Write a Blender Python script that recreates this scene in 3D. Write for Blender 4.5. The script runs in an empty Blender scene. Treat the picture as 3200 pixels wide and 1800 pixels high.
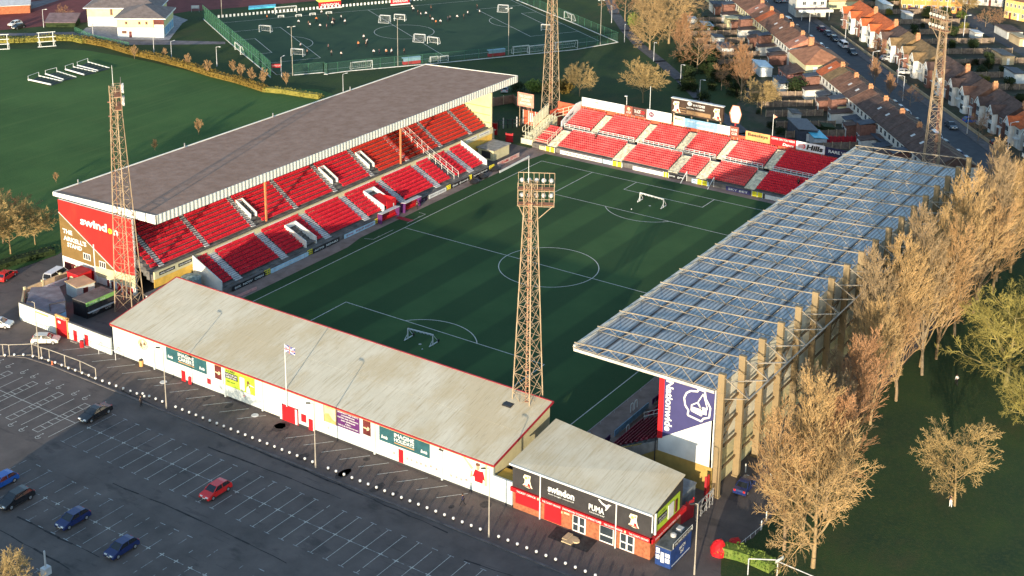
import bpy, math, random
from mathutils import Vector, Matrix
R = math.radians; PI = math.pi
random.seed(7)
S = bpy.context.scene
COL = S.collection

# ---------------------------------------------------------------- camera
CAM = Vector((-202.690, -126.309, 101.725)); YAW, PIT, ROL, FPX = .59152, .27711, .01018, 4406.36
PPX, PPY = 1580.4, 275.6     # the photograph is a lower crop: its optical centre lies above the middle of the picture
fw = Vector((math.cos(YAW)*math.cos(PIT), math.sin(YAW)*math.cos(PIT), -math.sin(PIT)))
rt0 = fw.cross(Vector((0, 0, 1))).normalized(); up0 = rt0.cross(fw)
rt = rt0*math.cos(ROL)+up0*math.sin(ROL); up = up0*math.cos(ROL)-rt0*math.sin(ROL)
cd = bpy.data.cameras.new('camera'); cam = bpy.data.objects.new('camera', cd); COL.objects.link(cam)
cam.matrix_world = Matrix(((rt.x, up.x, -fw.x, CAM.x), (rt.y, up.y, -fw.y, CAM.y), (rt.z, up.z, -fw.z, CAM.z), (0, 0, 0, 1)))
cd.sensor_width = 36; cd.lens = FPX/3200*36; cd.shift_x = (1600-PPX)/3200; cd.shift_y = (PPY-900)/3200; cd.clip_start = 1; cd.clip_end = 6000
S.camera = cam
# ---------------------------------------------------------------- world, sun, exposure
SUN_EL, SUN_AZ = R(7.4), R(-162.7)
w = bpy.data.worlds.new('World'); S.world = w; w.use_nodes = True
nt = w.node_tree; bg = nt.nodes['Background']; sky = nt.nodes.new('ShaderNodeTexSky')
sky.sky_type = 'NISHITA'; sky.sun_disc = False; sky.sun_elevation = SUN_EL; sky.sun_rotation = R(90)-SUN_AZ
sky.altitude = 100; sky.air_density = 1.0; sky.dust_density = 0.6; sky.ozone_density = 1.5
nt.links.new(sky.outputs[0], bg.inputs[0]); bg.inputs[1].default_value = 0.15
sd = bpy.data.lights.new('sun', 'SUN'); sun = bpy.data.objects.new('sun', sd); COL.objects.link(sun)
sd.energy = 2.9; sd.angle = R(0.5); sd.color = (1, .82, .59)
sv = Vector((math.cos(SUN_EL)*math.cos(SUN_AZ), math.cos(SUN_EL)*math.sin(SUN_AZ), math.sin(SUN_EL)))
sun.rotation_euler = sv.to_track_quat('Z', 'Y').to_euler()
S.view_settings.view_transform = 'Standard'; S.view_settings.look = 'None'
S.view_settings.exposure = 1.58; S.view_settings.gamma = 1; S.view_settings.use_curve_mapping = False

# ---------------------------------------------------------------- survey: tiles of the photograph -> points in the place
T = {0: (0, 0, 1), 1: (0, 0, 2.415), 2: (1000, 0, 2.415), 3: (1900, 0, 3.45), 4: (2500, 0, 3.45), 5: (0, 500, 2.415), 6: (900, 500, 2.415),
     7: (1550, 250, 2.415), 8: (2400, 350, 3.019), 9: (0, 1000, 1.811), 10: (900, 1000, 1.811), 11: (1700, 1000, 1.811),
     12: (2400, 800, 2.8975), 13: (2200, 1200, 2.415), 14: (0, 850, 3.622), 15: (1200, 1100, 2.898), 16: (1550, 1400, 3.623),
     17: (600, 1150, 4.14), 18: (2000, 250, 4.14), 19: (1550, 250, 4.83), 20: (2750, 150, 3.533), 21: (0, 0, 4.83),
     22: (500, 0, 3.4347), 23: (2300, 0, 4.2933), 24: (2150, 250, 3.68), 25: (2050, 1150, 2.897), 26: (150, 600, 4.14), 27: (2800, 0, 4.83)}
def _ray(t, x, y):
    o = T[t]; px = o[0]+x/o[2]; py = o[1]+y/o[2]
    return fw+rt*((px-PPX)/FPX)-up*((py-PPY)/FPX)
def g(t, x, y, z=0.):
    d = _ray(t, x, y); return CAM+d*((z-CAM.z)/d.z)

# ---------------------------------------------------------------- objects
def org(o):
    v = Vector((0, 0, 0))
    while o: v += o.location; o = o.parent
    return v
def props(o, label=None, cat=None, group=None, kind=None):
    if label: o['label'] = label
    if cat: o['category'] = cat
    if group: o['group'] = group
    if kind: o['kind'] = kind
    return o
def thing(name, label, cat, loc=(0, 0, 0), rz=0, group=None, kind=None):
    o = bpy.data.objects.new(name, None); COL.objects.link(o); o.empty_display_size = .1
    o.location = loc; o.rotation_euler = (0, 0, rz)
    return props(o, label, cat, group, kind)
def dup(root, loc, rz=0., label=None, group=None, sc=None, cat=None):
    r = root.copy(); COL.objects.link(r); r.location = loc; r.rotation_euler = (0, 0, rz)
    if sc: r.scale = (sc, sc, sc) if not hasattr(sc, '__len__') else sc
    if label: r['label'] = label
    if group: r['group'] = group
    if cat: r['category'] = cat
    for ch in root.children:
        k = ch.copy(); COL.objects.link(k); k.parent = r
        for q in ch.children:
            m = q.copy(); COL.objects.link(m); m.parent = k
    return r
X, Y, Z = Vector((1, 0, 0)), Vector((0, 1, 0)), Vector((0, 0, 1))
SPLIT = {'post', 'fence_panel', 'poster_frame', 'pillar', 'roof_post', 'gate_post', 'purlin', 'buttress', 'prop', 'wall_girt', 'under_panel', 'side_wall', 'canopy_post', 'roof_vent', 'wall_lamp', 'wall_plaque', 'door_step', 'downpipe', 'window_sticker', 'pier', 'gutter', 'stringer', 'rear_wall_post', 'sign_badge', 'hatch', 'side_window', 'side_glazing', 'transport_wheel'}
def climb(p):
    while p and p.parent and p.parent.parent: p = p.parent      # thing > part > sub-part, no deeper
    return p
class MB:
    def __init__(s): s.v = []; s.f = []
    def pieces(s):
        par = list(range(len(s.v)))
        def fd(a):
            while par[a] != a: par[a] = par[par[a]]; a = par[a]
            return a
        for f in s.f:
            for q in f[1:]: par[fd(q)] = fd(f[0])
        gr = {}
        for f in s.f: gr.setdefault(fd(f[0]), []).append(f)
        out = []
        for fs in gr.values():
            m = MB(); ix = {}
            for f in fs:
                for q in f:
                    if q not in ix: ix[q] = len(m.v); m.v.append(s.v[q])
                m.f.append(tuple(ix[q] for q in f))
            out.append(m)
        return out
    def face(s, *p):
        n = len(s.v); s.v += [tuple(q) for q in p]; s.f.append(tuple(range(n, n+len(p)))); return s
    def box(s, x0, x1, y0, y1, z0, z1):
        n = len(s.v); s.v += [(x, y, z) for z in (z0, z1) for x, y in ((x0, y0), (x1, y0), (x1, y1), (x0, y1))]
        s.f += [tuple(n+i for i in q) for q in ((3, 2, 1, 0), (4, 5, 6, 7), (0, 1, 5, 4), (1, 2, 6, 5), (2, 3, 7, 6), (3, 0, 4, 7))]; return s
    def ext(s, poly, vec):
        n = len(s.v); k = len(poly); vec = Vector(vec)
        s.v += [tuple(p) for p in poly]+[tuple(Vector(p)+vec) for p in poly]
        s.f += [tuple(n+k-1-i for i in range(k)), tuple(n+k+i for i in range(k))]
        s.f += [(n+i, n+(i+1) % k, n+k+(i+1) % k, n+k+i) for i in range(k)]; return s
    def prism(s, xy, z0, z1): return s.ext([(a, b, z0) for a, b in xy], (0, 0, z1-z0))
    def beam(s, p, q, a, b=None, side=None):
        p = Vector(p); q = Vector(q); d = (q-p).normalized(); b = b or a
        sd_ = (side or (Z.cross(d) if abs(d.z) < .95 else X)).normalized(); u_ = d.cross(sd_).normalized()
        c = [p+sd_*i*a/2+u_*j*b/2 for i, j in ((-1, -1), (1, -1), (1, 1), (-1, 1))]
        return s.ext(c, q-p)
    def tube(s, p, q, r0, r1=None, n=6, cap=False):
        p = Vector(p); q = Vector(q); r1 = r0 if r1 is None else r1; d = (q-p).normalized()
        a = (Z.cross(d) if abs(d.z) < .95 else X.cross(d)).normalized(); b = d.cross(a); m = len(s.v)
        for c, r in ((p, r0), (q, r1)):
            for i in range(n):
                t = 2*PI*i/n; s.v.append(tuple(c+(a*math.cos(t)+b*math.sin(t))*r))
        for i in range(n): j = (i+1) % n; s.f.append((m+i, m+j, m+n+j, m+n+i))
        if cap: s.f += [tuple(m+n-1-i for i in range(n)), tuple(m+n+i for i in range(n))]
        return s
    def path(s, pts, r, n=6):
        for a, b in zip(pts, pts[1:]): s.tube(a, b, r, r, n, True)
        return s
    def lathe(s, prof, c=(0, 0, 0), n=12):
        m = len(s.v); k = len(prof)
        for r, z in prof:
            for i in range(n): t = 2*PI*i/n; s.v.append((c[0]+r*math.cos(t), c[1]+r*math.sin(t), c[2]+z))
        for j in range(k-1):
            for i in range(n): a = (i+1) % n; s.f.append((m+j*n+i, m+j*n+a, m+(j+1)*n+a, m+(j+1)*n+i))
        s.f += [tuple(m+n-1-i for i in range(n)), tuple(m+(k-1)*n+i for i in range(n))]; return s
    def build(s, name, mt, parent=None, label=None, smooth=False, local=False, kind=None, base=None):
        parent = climb(parent)
        if parent and name in SPLIT and not smooth:
            cs = s.pieces()
            if len(cs) > 1:
                for c in cs: r_ = c.build(name, mt, parent, label, False, local, kind)
                return r_
        o_ = org(parent) if parent and not local else Vector((0, 0, 0))
        if base is not None: o_ = Vector(base)
        me = bpy.data.meshes.new(name); me.from_pydata([(a-o_.x, b-o_.y, c-o_.z) for a, b, c in s.v], [], s.f)
        me.materials.append(mt)
        if smooth: me.polygons.foreach_set('use_smooth', [True]*len(me.polygons))
        me.update(); o = bpy.data.objects.new(name, me); COL.objects.link(o)
        if parent: o.parent = parent
        elif base is not None: o.location = base
        props(o, label=label, kind=kind); return o
def top(name, mb, mt, label, cat, base, group=None, smooth=False):
    return props(mb.build(name, mt, base=base, smooth=smooth), label, cat, group)
def ground(name, pts, z, mt, label=None):
    m = MB(); m.face(*[(p[0], p[1], z) for p in pts]); o = m.build(name, mt)
    if o.data.polygons[0].normal.z < 0: o.data.flip_normals()
    o['kind'] = 'structure'
    if label: o['label'] = label
    return o
def lettering(s, mt, parent, p0, xd, yd, w_, h_, name='lettering', th=.03, bold=.0, shear=0., local=False, label=None, ls=1):
    """one line (or more) of raised lettering fitted to a rectangle w_ x h_ whose lower left corner is p0"""
    parent = climb(parent); cu = bpy.data.curves.new('t', 'FONT'); cu.body = s; cu.resolution_u = 2; cu.offset = bold; cu.shear = shear; cu.space_line = ls
    cu.align_x = 'CENTER' if '\n' in s else 'LEFT'
    ob = bpy.data.objects.new('t', cu); COL.objects.link(ob)
    dg = bpy.context.evaluated_depsgraph_get(); me = bpy.data.meshes.new_from_object(ob.evaluated_get(dg))
    bpy.data.objects.remove(ob); bpy.data.curves.remove(cu)
    xs = [v.co.x for v in me.vertices]; ys = [v.co.y for v in me.vertices]
    x0, x1, y0, y1 = min(xs), max(xs), min(ys), max(ys); xd = Vector(xd).normalized(); yd = Vector(yd).normalized(); nd = xd.cross(yd)
    p0 = Vector(p0)-(org(parent) if not local else Vector((0, 0, 0)))
    for v in me.vertices:
        v.co = p0+xd*((v.co.x-x0)/(x1-x0)*w_)+yd*((v.co.y-y0)/(y1-y0)*h_)+nd*th
    me.name = name; me.materials.clear(); me.materials.append(mt)
    o = bpy.data.objects.new(name, me); COL.objects.link(o); o.parent = parent
    if label: o['label'] = label
    return o

# ---------------------------------------------------------------- materials
MATS = {}
def mat(name, col, rough=.8, var=.12, scale=1.5, bump=0., metal=0., spec=.3, col2=None, detail=4, emit=0, bscale=None, alpha=None, stretch=None, contrast=None, sheen=None):
    if name in MATS: return MATS[name]
    m = bpy.data.materials.new(name); m.use_nodes = True; n = m.node_tree.nodes; l = m.node_tree.links
    b = n['Principled BSDF']; b.inputs['Roughness'].default_value = rough; b.inputs['Metallic'].default_value = metal
    b.inputs['Specular IOR Level'].default_value = spec
    c2 = col2 or tuple(min(1, a*(1+var*1.6)) for a in col); c1 = tuple(a*(1-var) for a in col) if not col2 else col
    tc = n.new('ShaderNodeTexCoord'); mp = n.new('ShaderNodeMapping'); l.new(tc.outputs['Object'], mp.inputs[0])
    if stretch: mp.inputs['Scale'].default_value = stretch
    nz = n.new('ShaderNodeTexNoise'); nz.inputs['Scale'].default_value = scale; nz.inputs['Detail'].default_value = detail; nz.inputs['Roughness'].default_value = .6
    l.new(mp.outputs[0], nz.inputs['Vector'])
    rp = n.new('ShaderNodeValToRGB'); k = contrast or (.35, .65); rp.color_ramp.elements[0].position = k[0]; rp.color_ramp.elements[1].position = k[1]
    rp.color_ramp.elements[0].color = (*c1, 1); rp.color_ramp.elements[1].color = (*c2, 1)
    l.new(nz.outputs['Fac'], rp.inputs[0]); l.new(rp.outputs[0], b.inputs['Base Color'])
    if bump:
        bp = n.new('ShaderNodeBump'); bp.inputs['Strength'].default_value = bump; bp.inputs['Distance'].default_value = .1
        nb = n.new('ShaderNodeTexNoise'); nb.inputs['Scale'].default_value = bscale or scale*5; nb.inputs['Detail'].default_value = 3
        l.new(mp.outputs[0], nb.inputs['Vector']); l.new(nb.outputs['Fac'], bp.inputs['Height']); l.new(bp.outputs[0], b.inputs['Normal'])
    if emit: b.inputs['Emission Color'].default_value = (*col, 1); b.inputs['Emission Strength'].default_value = emit
    if alpha is not None: b.inputs['Alpha'].default_value = alpha
    MATS[name] = m; m['ramp'] = rp.name
    return m
def nodes(m): return m.node_tree.nodes, m.node_tree.links, m.node_tree.nodes['Principled BSDF'], m.node_tree.nodes[m['ramp']]
def mix_into(m, fac_out, col, mode='MIX', amount=1.):
    """blend a second colour over the base colour with a mask"""
    n, l, b, rp = nodes(m); mx = n.new('ShaderNodeMix'); mx.data_type = 'RGBA'; mx.blend_type = mode
    src = b.inputs['Base Color'].links[0].from_socket
    mt_ = n.new('ShaderNodeMath'); mt_.operation = 'MULTIPLY'; mt_.inputs[1].default_value = amount; l.new(fac_out, mt_.inputs[0])
    l.new(mt_.outputs[0], mx.inputs[0]); l.new(src, mx.inputs[6]); mx.inputs[7].default_value = (*col, 1); l.new(mx.outputs[2], b.inputs['Base Color'])
    return mx
def noise_mask(m, scale, lo, hi, stretch=(1, 1, 1), detail=4, coord='Object', rot=(0, 0, 0), off=(0, 0, 0)):
    n, l, b, rp = nodes(m); tc = n.new('ShaderNodeTexCoord'); mp = n.new('ShaderNodeMapping'); mp.inputs['Scale'].default_value = stretch
    mp.inputs['Rotation'].default_value = rot; mp.inputs['Location'].default_value = off
    nz = n.new('ShaderNodeTexNoise'); nz.inputs['Scale'].default_value = scale; nz.inputs['Detail'].default_value = detail; nz.inputs['Roughness'].default_value = .65
    l.new(tc.outputs[coord], mp.inputs[0]); l.new(mp.outputs[0], nz.inputs['Vector'])
    mr = n.new('ShaderNodeMapRange'); mr.inputs[1].default_value = lo; mr.inputs[2].default_value = hi; l.new(nz.outputs['Fac'], mr.inputs[0])
    return mr.outputs[0]
def wave_mask(m, axis, period, lo=.4, hi=.6, offset=0.):
    n, l, b, rp = nodes(m); tc = n.new('ShaderNodeTexCoord'); sp = n.new('ShaderNodeSeparateXYZ'); l.new(tc.outputs['Object'], sp.inputs[0])
    a = n.new('ShaderNodeMath'); a.operation = 'MULTIPLY_ADD'; a.inputs[1].default_value = 2*PI/period; a.inputs[2].default_value = offset; l.new(sp.outputs[axis], a.inputs[0])
    s_ = n.new('ShaderNodeMath'); s_.operation = 'SINE'; l.new(a.outputs[0], s_.inputs[0])
    mr = n.new('ShaderNodeMapRange'); mr.inputs[1].default_value = lo*2-1; mr.inputs[2].default_value = hi*2-1; l.new(s_.outputs[0], mr.inputs[0])
    return mr.outputs[0]
def bump_from(m, out, strength=.5, dist=.05):
    n, l, b, rp = nodes(m); bp = n.new('ShaderNodeBump'); bp.inputs['Strength'].default_value = strength; bp.inputs['Distance'].default_value = dist
    l.new(out, bp.inputs['Height'])
    if b.inputs['Normal'].links: l.new(b.inputs['Normal'].links[0].from_socket, bp.inputs['Normal'])
    l.new(bp.outputs[0], b.inputs['Normal'])

WHITE = mat('white_paint', (.62, .65, .64), .6, .06, .6)
LINE = mat('line_paint', (.50, .50, .46), .8, .2, 3)
WORN = mat('worn_line_paint', (.24, .25, .25), .9, .5, 2.5, contrast=(.3, .6))
RED = mat('red_paint', (.50, .012, .018), .55, .08, .5)
DKRED = mat('dark_red_paint', (.30, .02, .03), .6, .15, 1)
SEAT = mat('seat_red', (.54, .009, .028), .5, .06, 1.6, col2=(.70, .035, .055), detail=6)
SEATF = mat('faded_seat_red', (.62, .05, .055), .6, .16, .35, col2=(.66, .12, .12))
CONC = mat('concrete', (.27, .26, .24), .9, .2, .8, .3)
DCONC = mat('dark_concrete', (.12, .115, .11), .9, .3, .6)
STEP = mat('step_concrete', (.52, .51, .47), .9, .2, 1.2)
SBST = mat('buff_step', (.56, .53, .40), .9, .3, 1.5)
BLACK = mat('black_paint', (.02, .02, .022), .5, .2, 1)
CHAR = mat('charcoal_panel', (.035, .034, .036), .6, .15, .6)
GREY = mat('grey_metal', (.30, .31, .32), .5, .15, 1, metal=.3)
LGREY = mat('pale_grey', (.50, .51, .52), .6, .12, 1)
GLASS = mat('window_glass', (.03, .04, .05), .12, .1, 1, spec=.8)
BRICK = mat('orange_brick', (.30, .105, .05), .85, .2, 2.5, .2)
TAN = mat('tan_cladding', (.225, .17, .095), .7, .08, .4)
CREAM = mat('cream_wall', (.50, .47, .29), .8, .08, .5)
BUFF = mat('buff_wall', (.46, .36, .22), .85, .12, .5)
LIME = mat('lime_panel', (.29, .42, .035), .6, .1, .8)
TEAL = mat('teal_panel', (.022, .085, .10), .6, .15, .7)
PURPLE = mat('purple_panel', (.085, .02, .11), .6, .1, .7)
MAROON = mat('maroon_panel', (.10, .02, .02), .6, .3, .8)
NAVY = mat('navy_panel', (.045, .045, .14), .55, .06, .5)
BLUE = mat('container_blue', (.014, .040, .15), .5, .15, .8)
YELLOW = mat('yellow_paint', (.75, .66, .04), .6, .1, 1)
GOLD = mat('gold_paint', (.62, .40, .08), .6, .1, 1)
ORANGE = mat('orange_panel', (.60, .32, .12), .6, .12, .6)
GREEN = mat('green_panel', (.20, .42, .12), .6, .1, 1)
SKYB = mat('sky_blue_panel', (.22, .42, .62), .6, .15, 1)
CYAN = mat('cyan_tarpaulin', (.08, .46, .60), .5, .15, 1)
RUST = mat('galvanised_rust', (.25, .18, .11), .8, .3, .5, col2=(.36, .285, .20))
GALV = mat('galvanised_steel', (.34, .31, .26), .6, .15, .5)
TREE = mat('bare_bark', (.34, .25, .13), .9, .2, .3)
# ================================================================ THE SETTING
GRASS = mat('field_grass', (.042, .094, .030), .95, .2, .035, .6, detail=6, bscale=6, col2=(.078, .152, .046), contrast=(.3, .7), spec=.1)
mix_into(GRASS, noise_mask(GRASS, .18, .5, .75, (1, .35, 1), 6, rot=(0, 0, R(-25))), (.070, .115, .035), amount=.5)
mix_into(GRASS, noise_mask(GRASS, 3, .45, .7), (.018, .040, .015), amount=.35)
PARKG = mat('park_grass', (.026, .050, .026), .95, .2, .12, .6, detail=7, bscale=5, col2=(.048, .078, .026), contrast=(.3, .7), spec=.1)
mix_into(PARKG, noise_mask(PARKG, 1.7, .47, .62, detail=8), (.066, .078, .030), amount=.6)
mix_into(PARKG, noise_mask(PARKG, .09, .54, .68, (.6, 1.4, 1), 8), (.085, .070, .036), amount=.45); mix_into(PARKG, noise_mask(PARKG, 7, .62, .75, detail=2), (.14, .15, .08), amount=.5)
mix_into(GRASS, noise_mask(GRASS, .5, .5, .72, (.06, 1, 1), 6, rot=(0, 0, R(-14))), (.095, .150, .050), amount=.5)
TURF = mat('pitch_turf', (.038, .086, .032), .95, .12, .06, .3, detail=6, bscale=8, col2=(.056, .114, .042), spec=.1)
mix_into(TURF, wave_mask(TURF, 'Y', 11.1, .40, .60, 0), (.022, .054, .024), amount=.58)
mix_into(TURF, noise_mask(TURF, 2.2, .5, .75, (1, 1, 1), 7), (.06, .085, .04), amount=.35)
ATURF = mat('artificial_turf', (.030, .062, .040), .95, .12, .1, .2, col2=(.042, .080, .046), spec=.1)
ASPH = mat('asphalt', (.076, .067, .064), .85, .3, .22, .35, detail=8, bscale=9, col2=(.142, .120, .112), contrast=(.3, .72))
mix_into(ASPH, noise_mask(ASPH, .35, .58, .68, (1, .45, 1), 6), (.030, .030, .032), amount=.55)
mix_into(ASPH, noise_mask(ASPH, 4, .55, .8, (1, 1, 1), 6), (.16, .145, .135), amount=.28)
mix_into(ASPH, noise_mask(ASPH, .9, .64, .68, (1.4, .12, 1), 3), (.024, .024, .026), amount=.35)
ROADM = mat('road_asphalt', (.050, .055, .064), .85, .2, .5, .2, detail=6, col2=(.072, .078, .086))
PAVE = mat('pavement', (.115, .105, .105), .9, .2, .8, .2)
SOIL = mat('garden_soil', (.040, .036, .026), .95, .3, .22, .8, detail=8, bscale=3, col2=(.085, .075, .050), contrast=(.35, .62))
mix_into(SOIL, noise_mask(SOIL, .12, .48, .6, detail=5), (.028, .050, .020), amount=.85)
TRACKM = mat('track_surround', (.19, .135, .115), .95, .2, .5, .3, col2=(.27, .20, .175))
REDTRACK = mat('red_all_weather', (.15, .035, .035), .95, .15, .3, .1)

ground('ground', [(-3000, -3000), (3000, -3000), (3000, 3000), (-3000, 3000)], 0, PARKG, 'dark green park grass')
fl = [g(5, -700, 1100), g(5, 0, 868), g(5, 435, 712), (-44, 78.5), (60, 78.5), (62, 100), g(22, 1700, 960), g(22, 1200, 950), g(22, 780, 880), g(22, 300, 760), g(22, 0, 690), g(21, 1900, 860), g(21, 1300, 760), g(21, 850, 740), g(21, 0, 740), g(21, -1500, 800)]
ground('playing_field', fl, .01, GRASS, 'mown green sports field behind the long stand')
car = [(-420, -420), (-100, -85), (-72, -70), (-66.5, -66.5), (-62.3, -64.6), (-57.5, -66.6), (70, -66), (70, -58), (56, -58), (56, 80), (-44, 78.4), g(5, 435, 716), g(5, 0, 872), g(5, -700, 1105), (-420, 300)]
ground('car_park', car, .012, ASPH, 'worn asphalt of the car park and stadium surround')
ground('playing_surround', [(-56, -41), (57, -41), (57, 40.2), (-56, 40.2)], .022, TRACKM, 'brown cinder strip round the pitch')
ground('pitch', [(-54.6, -36.2), (54.4, -36.2), (54.4, 35.4), (46, 36.6), (12, 37), (-9, 37), (-14, 35.9), (-54.6, 35.6)], .032, TURF, 'striped dark green football pitch')
# ---- pitch markings
L_, W_ = 49.6, 33.3
def ln(m, a, b, w=.12, z=.05):
    a = Vector((a[0], a[1], 0)); b = Vector((b[0], b[1], 0)); d = (b-a).normalized(); q = Vector((-d.y, d.x, 0))*w/2; e = d*w/2
    m.face(*[(p.x, p.y, z) for p in (a-q-e, b-q+e, b+q+e, a+q-e)]); return m
def arc(m, c, r, a0, a1, w=.12, z=.05, n=48, k=1):
    for i in range(n):
        t0 = a0+(a1-a0)*i/n; t1 = a0+(a1-a0)*(i+1)/n
        m.face(*[(c[0]+q*math.cos(t), c[1]+q*math.sin(t), z) for q, t in ((r-w/2, t0), (r+w/2, t0), (r+w/2, t1), (r-w/2, t1))])
m = MB(); lw = .15
for s in (-1, 1):
    ln(m, (s*L_, -W_), (s*L_, W_), lw); ln(m, (-L_, s*W_), (L_, s*W_), lw, .052)
    for d, h in ((16.5, 20.16), (5.5, 9.16)):
        ln(m, (s*(L_-d), -h), (s*(L_-d), h), lw)
        for k in (-1, 1): ln(m, (s*L_, k*h), (s*(L_-d), k*h), lw, .053)
    t = math.acos(5.5/9.15); c0 = s*(L_-11)
    arc(m, (c0, 0), 9.15, (PI if s > 0 else 0)-t, (PI if s > 0 else 0)+t, lw, .054)
    arc(m, (c0, 0), .15, 0, 2*PI, .2, .05, 10)
ln(m, (0, -W_), (0, W_), lw, .053); arc(m, (0, 0), 9.15, 0, 2*PI, lw, .054, 72)
for k in (-1, 1): ln(m, (k*6.3-.3, 34.6), (k*6.3+.3 if k > 0 else k*6.3, 34.6), .1)
ln(m, (-8.2, 34.4), (-2.2, 34.4), .1); ln(m, (2.2, 34.4), (8.2, 34.4), .1); ln(m, (-8.2, 34.4), (-8.9, 36), .1); ln(m, (8.2, 34.4), (8.2, 36), .1)
o = m.build('pitch_markings', LINE); o['kind'] = 'structure'; o['label'] = 'white lines of the football pitch'
# ---- car park markings
m = MB(); mw = MB()
rnd = random.Random(3)
def dashed(mm, a, b, w, z, gap=.25):
    a = Vector((*a[:2], 0)); b = Vector((*b[:2], 0)); d = b-a; n = max(1, int(d.length/.6)); st = None
    for i in range(n):
        if rnd.random() > gap: ln(mm, a+d*(i/n), a+d*((i+1)/n), w, z)
for rx, y0, y1, fade in ((-86.7, 22.3, -62, .03), (-101.9, 22.3, -50, .33), (-117, 22.3, -44, .5)):
    y = y0; k = 0
    while y > y1:
        f = fade+(.45 if (rx < -100 and y < -10) else 0)
        dashed(m if f < .2 and y < 12 else mw, (rx-4.55, y), (rx+4.55, y), .075, .035, f)
        for e in (-4.6, 4.6): dashed(mw, (rx+e, y-.4), (rx+e, y+.4), .1, .037, f+.1)
        ln(m, (rx-.28, y), (rx+.28, y), .13, .04); ln(m, (rx, y-.3), (rx, y+.3), .13, .04)
        y -= 2.41
    dashed(mw, (rx, y0), (rx, y1), .07, .036, .12+fade)
ys = [24.9, 27.2, 28.4, 30.8, 33.1, 34.3, 36.7, 39.0, 40.2, 42.6, 44.9, 46.1, 48.5, 50.8, 52, 54.4]
for i, y in enumerate(ys): ln(m, (-91.6, y), (-82.3, y), .09, .035)
for i in range(1, len(ys)-1, 3):
    for q in range(8): ln(m, (-91.6+q*1.328, ys[i]), (-91.6+q*1.328, ys[i+1]), .09, .036)
    for e in (-1, 1):
        for yy in (ys[i]-1.15, ys[i+1]+1.15):
            cx = -86.9+e*5.6
            arc(m, (cx, yy), .38, .3, 5.2, .09, .037, 14); ln(m, (cx+.1, yy+.2), (cx+.75, yy+.25), .09, .037); ln(m, (cx+.1, yy-.1), (cx+.1, yy+.35), .09, .037); arc(m, (cx+1.0, yy+.2), .08, 0, 2*PI, .1, .037, 8)
ln(m, (-86.9, 24.9), (-86.9, 56), .09, .036)
for y in [44.9-3.45*i for i in range(12)]+[-28.9+3.3*i for i in range(9)]: ln(m, (-72.8, y), (-69.7, y-2.7), .1, .035)
o = m.build('parking_markings', LINE); o['kind'] = 'structure'; o['label'] = 'white parking bay lines'
o = mw.build('worn_parking_markings', WORN); o['kind'] = 'structure'; o['label'] = 'faded parking bay lines'
FORE = mat('forecourt_asphalt', (.092, .074, .067), .9, .2, .3, .35, detail=8, bscale=9, col2=(.155, .122, .110), contrast=(.3, .7))  # car park asphalt with the warm sunlit tone put into its colour
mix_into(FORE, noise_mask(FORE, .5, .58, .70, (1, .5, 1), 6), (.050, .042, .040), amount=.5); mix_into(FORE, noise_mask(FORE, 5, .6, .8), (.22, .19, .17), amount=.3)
ground('forecourt', [(-77.1, -60), (-69.0, -60), (-69.0, 37), (-69.6, 37), (-69.6, 60), (-84, 64), (-84, 56), (-79.6, 50.8), (-77.9, 47.4), (-77.4, 42), (-77.1, 34)], .017, FORE, 'asphalt with sunlit brown put in its colour, between the bollards and the low stand')
# raised kerb by the bollards, dark resurfaced patches and stains
m = MB(); m.box(-77.35, -77.05, -62, 34, .012, .12)
pk = [(-77.2, 34), (-77.3, 42), (-77.8, 47.5), (-79.3, 50.6), (-83, 55), (-88, 59)]
for a, b in zip(pk, pk[1:]): m.beam((*a, .065), (*b, .065), .3, .11)
o = m.build('kerb', PAVE); o['kind'] = 'structure'
DARKP = mat('fresh_asphalt', (.028, .028, .030), .9, .3, 1.2)
ground('asphalt_patch', [g(16, 690, 885), g(16, 1150, 1050), g(16, 1030, 1185), g(16, 580, 1010)], .02, DARKP, 'dark resurfaced patch outside the shop doors')
m = MB()
for t, x, y, rx, ry in ((17, 1140, 750, .9, .7), (17, 1430, 1150, 1.2, .5), (17, 1960, 1370, 1.6, .6), (10, 320, 865, 1.3, .5), (10, 505, 950, 1.6, .5), (10, 600, 985, .8, .4), (10, 1120, 1045, .9, .6), (10, 925, 1058, .5, .3), (9, 1590, 605, 1.6, .9), (10, 445, 788, .6, .4), (17, 190, 395, .9, .35), (17, 480, 490, .9, .35)):
    c = g(t, x, y); n = 18
    m.face(*[(c.x+rx*.8*math.cos(2*PI*i/n)*(1+.25*rnd.random()), c.y+ry*1.1*math.sin(2*PI*i/n)*(1+.25*rnd.random()), .022) for i in range(n)])
o = m.build('oil_stains', mat('oil_stain', (.052, .045, .044), .9, .3, 2)); o['kind'] = 'structure'
m = MB()
for pts_ in (((9, 640, 925), (9, 1000, 1075), (9, 1620, 1372)), ((9, 100, 1115), (9, 330, 1235), (9, 560, 1340)), ((9, 0, 1190), (9, 400, 1410)), ((10, 1000, 1360), (10, 1600, 1560)), ((9, 690, 400), (9, 1240, 650), (10, 160, 880), (10, 900, 1200)), ((9, 1180, 720), (10, 300, 1010))):
    pp = [g(*q) for q in pts_]
    for a, b in zip(pp, pp[1:]):
        n = max(2, int((b-a).length/2)); pr_ = a
        for k in range(1, n+1): q = a.lerp(b, k/n)+Vector((rnd.uniform(-.12, .12), rnd.uniform(-.12, .12), 0)); ln(m, pr_, q, rnd.uniform(.08, .3), .019); pr_ = q
o = m.build('tar_seams', mat('tar_seam', (.024, .024, .026), .8, .3, 1)); o['kind'] = 'structure'
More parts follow.
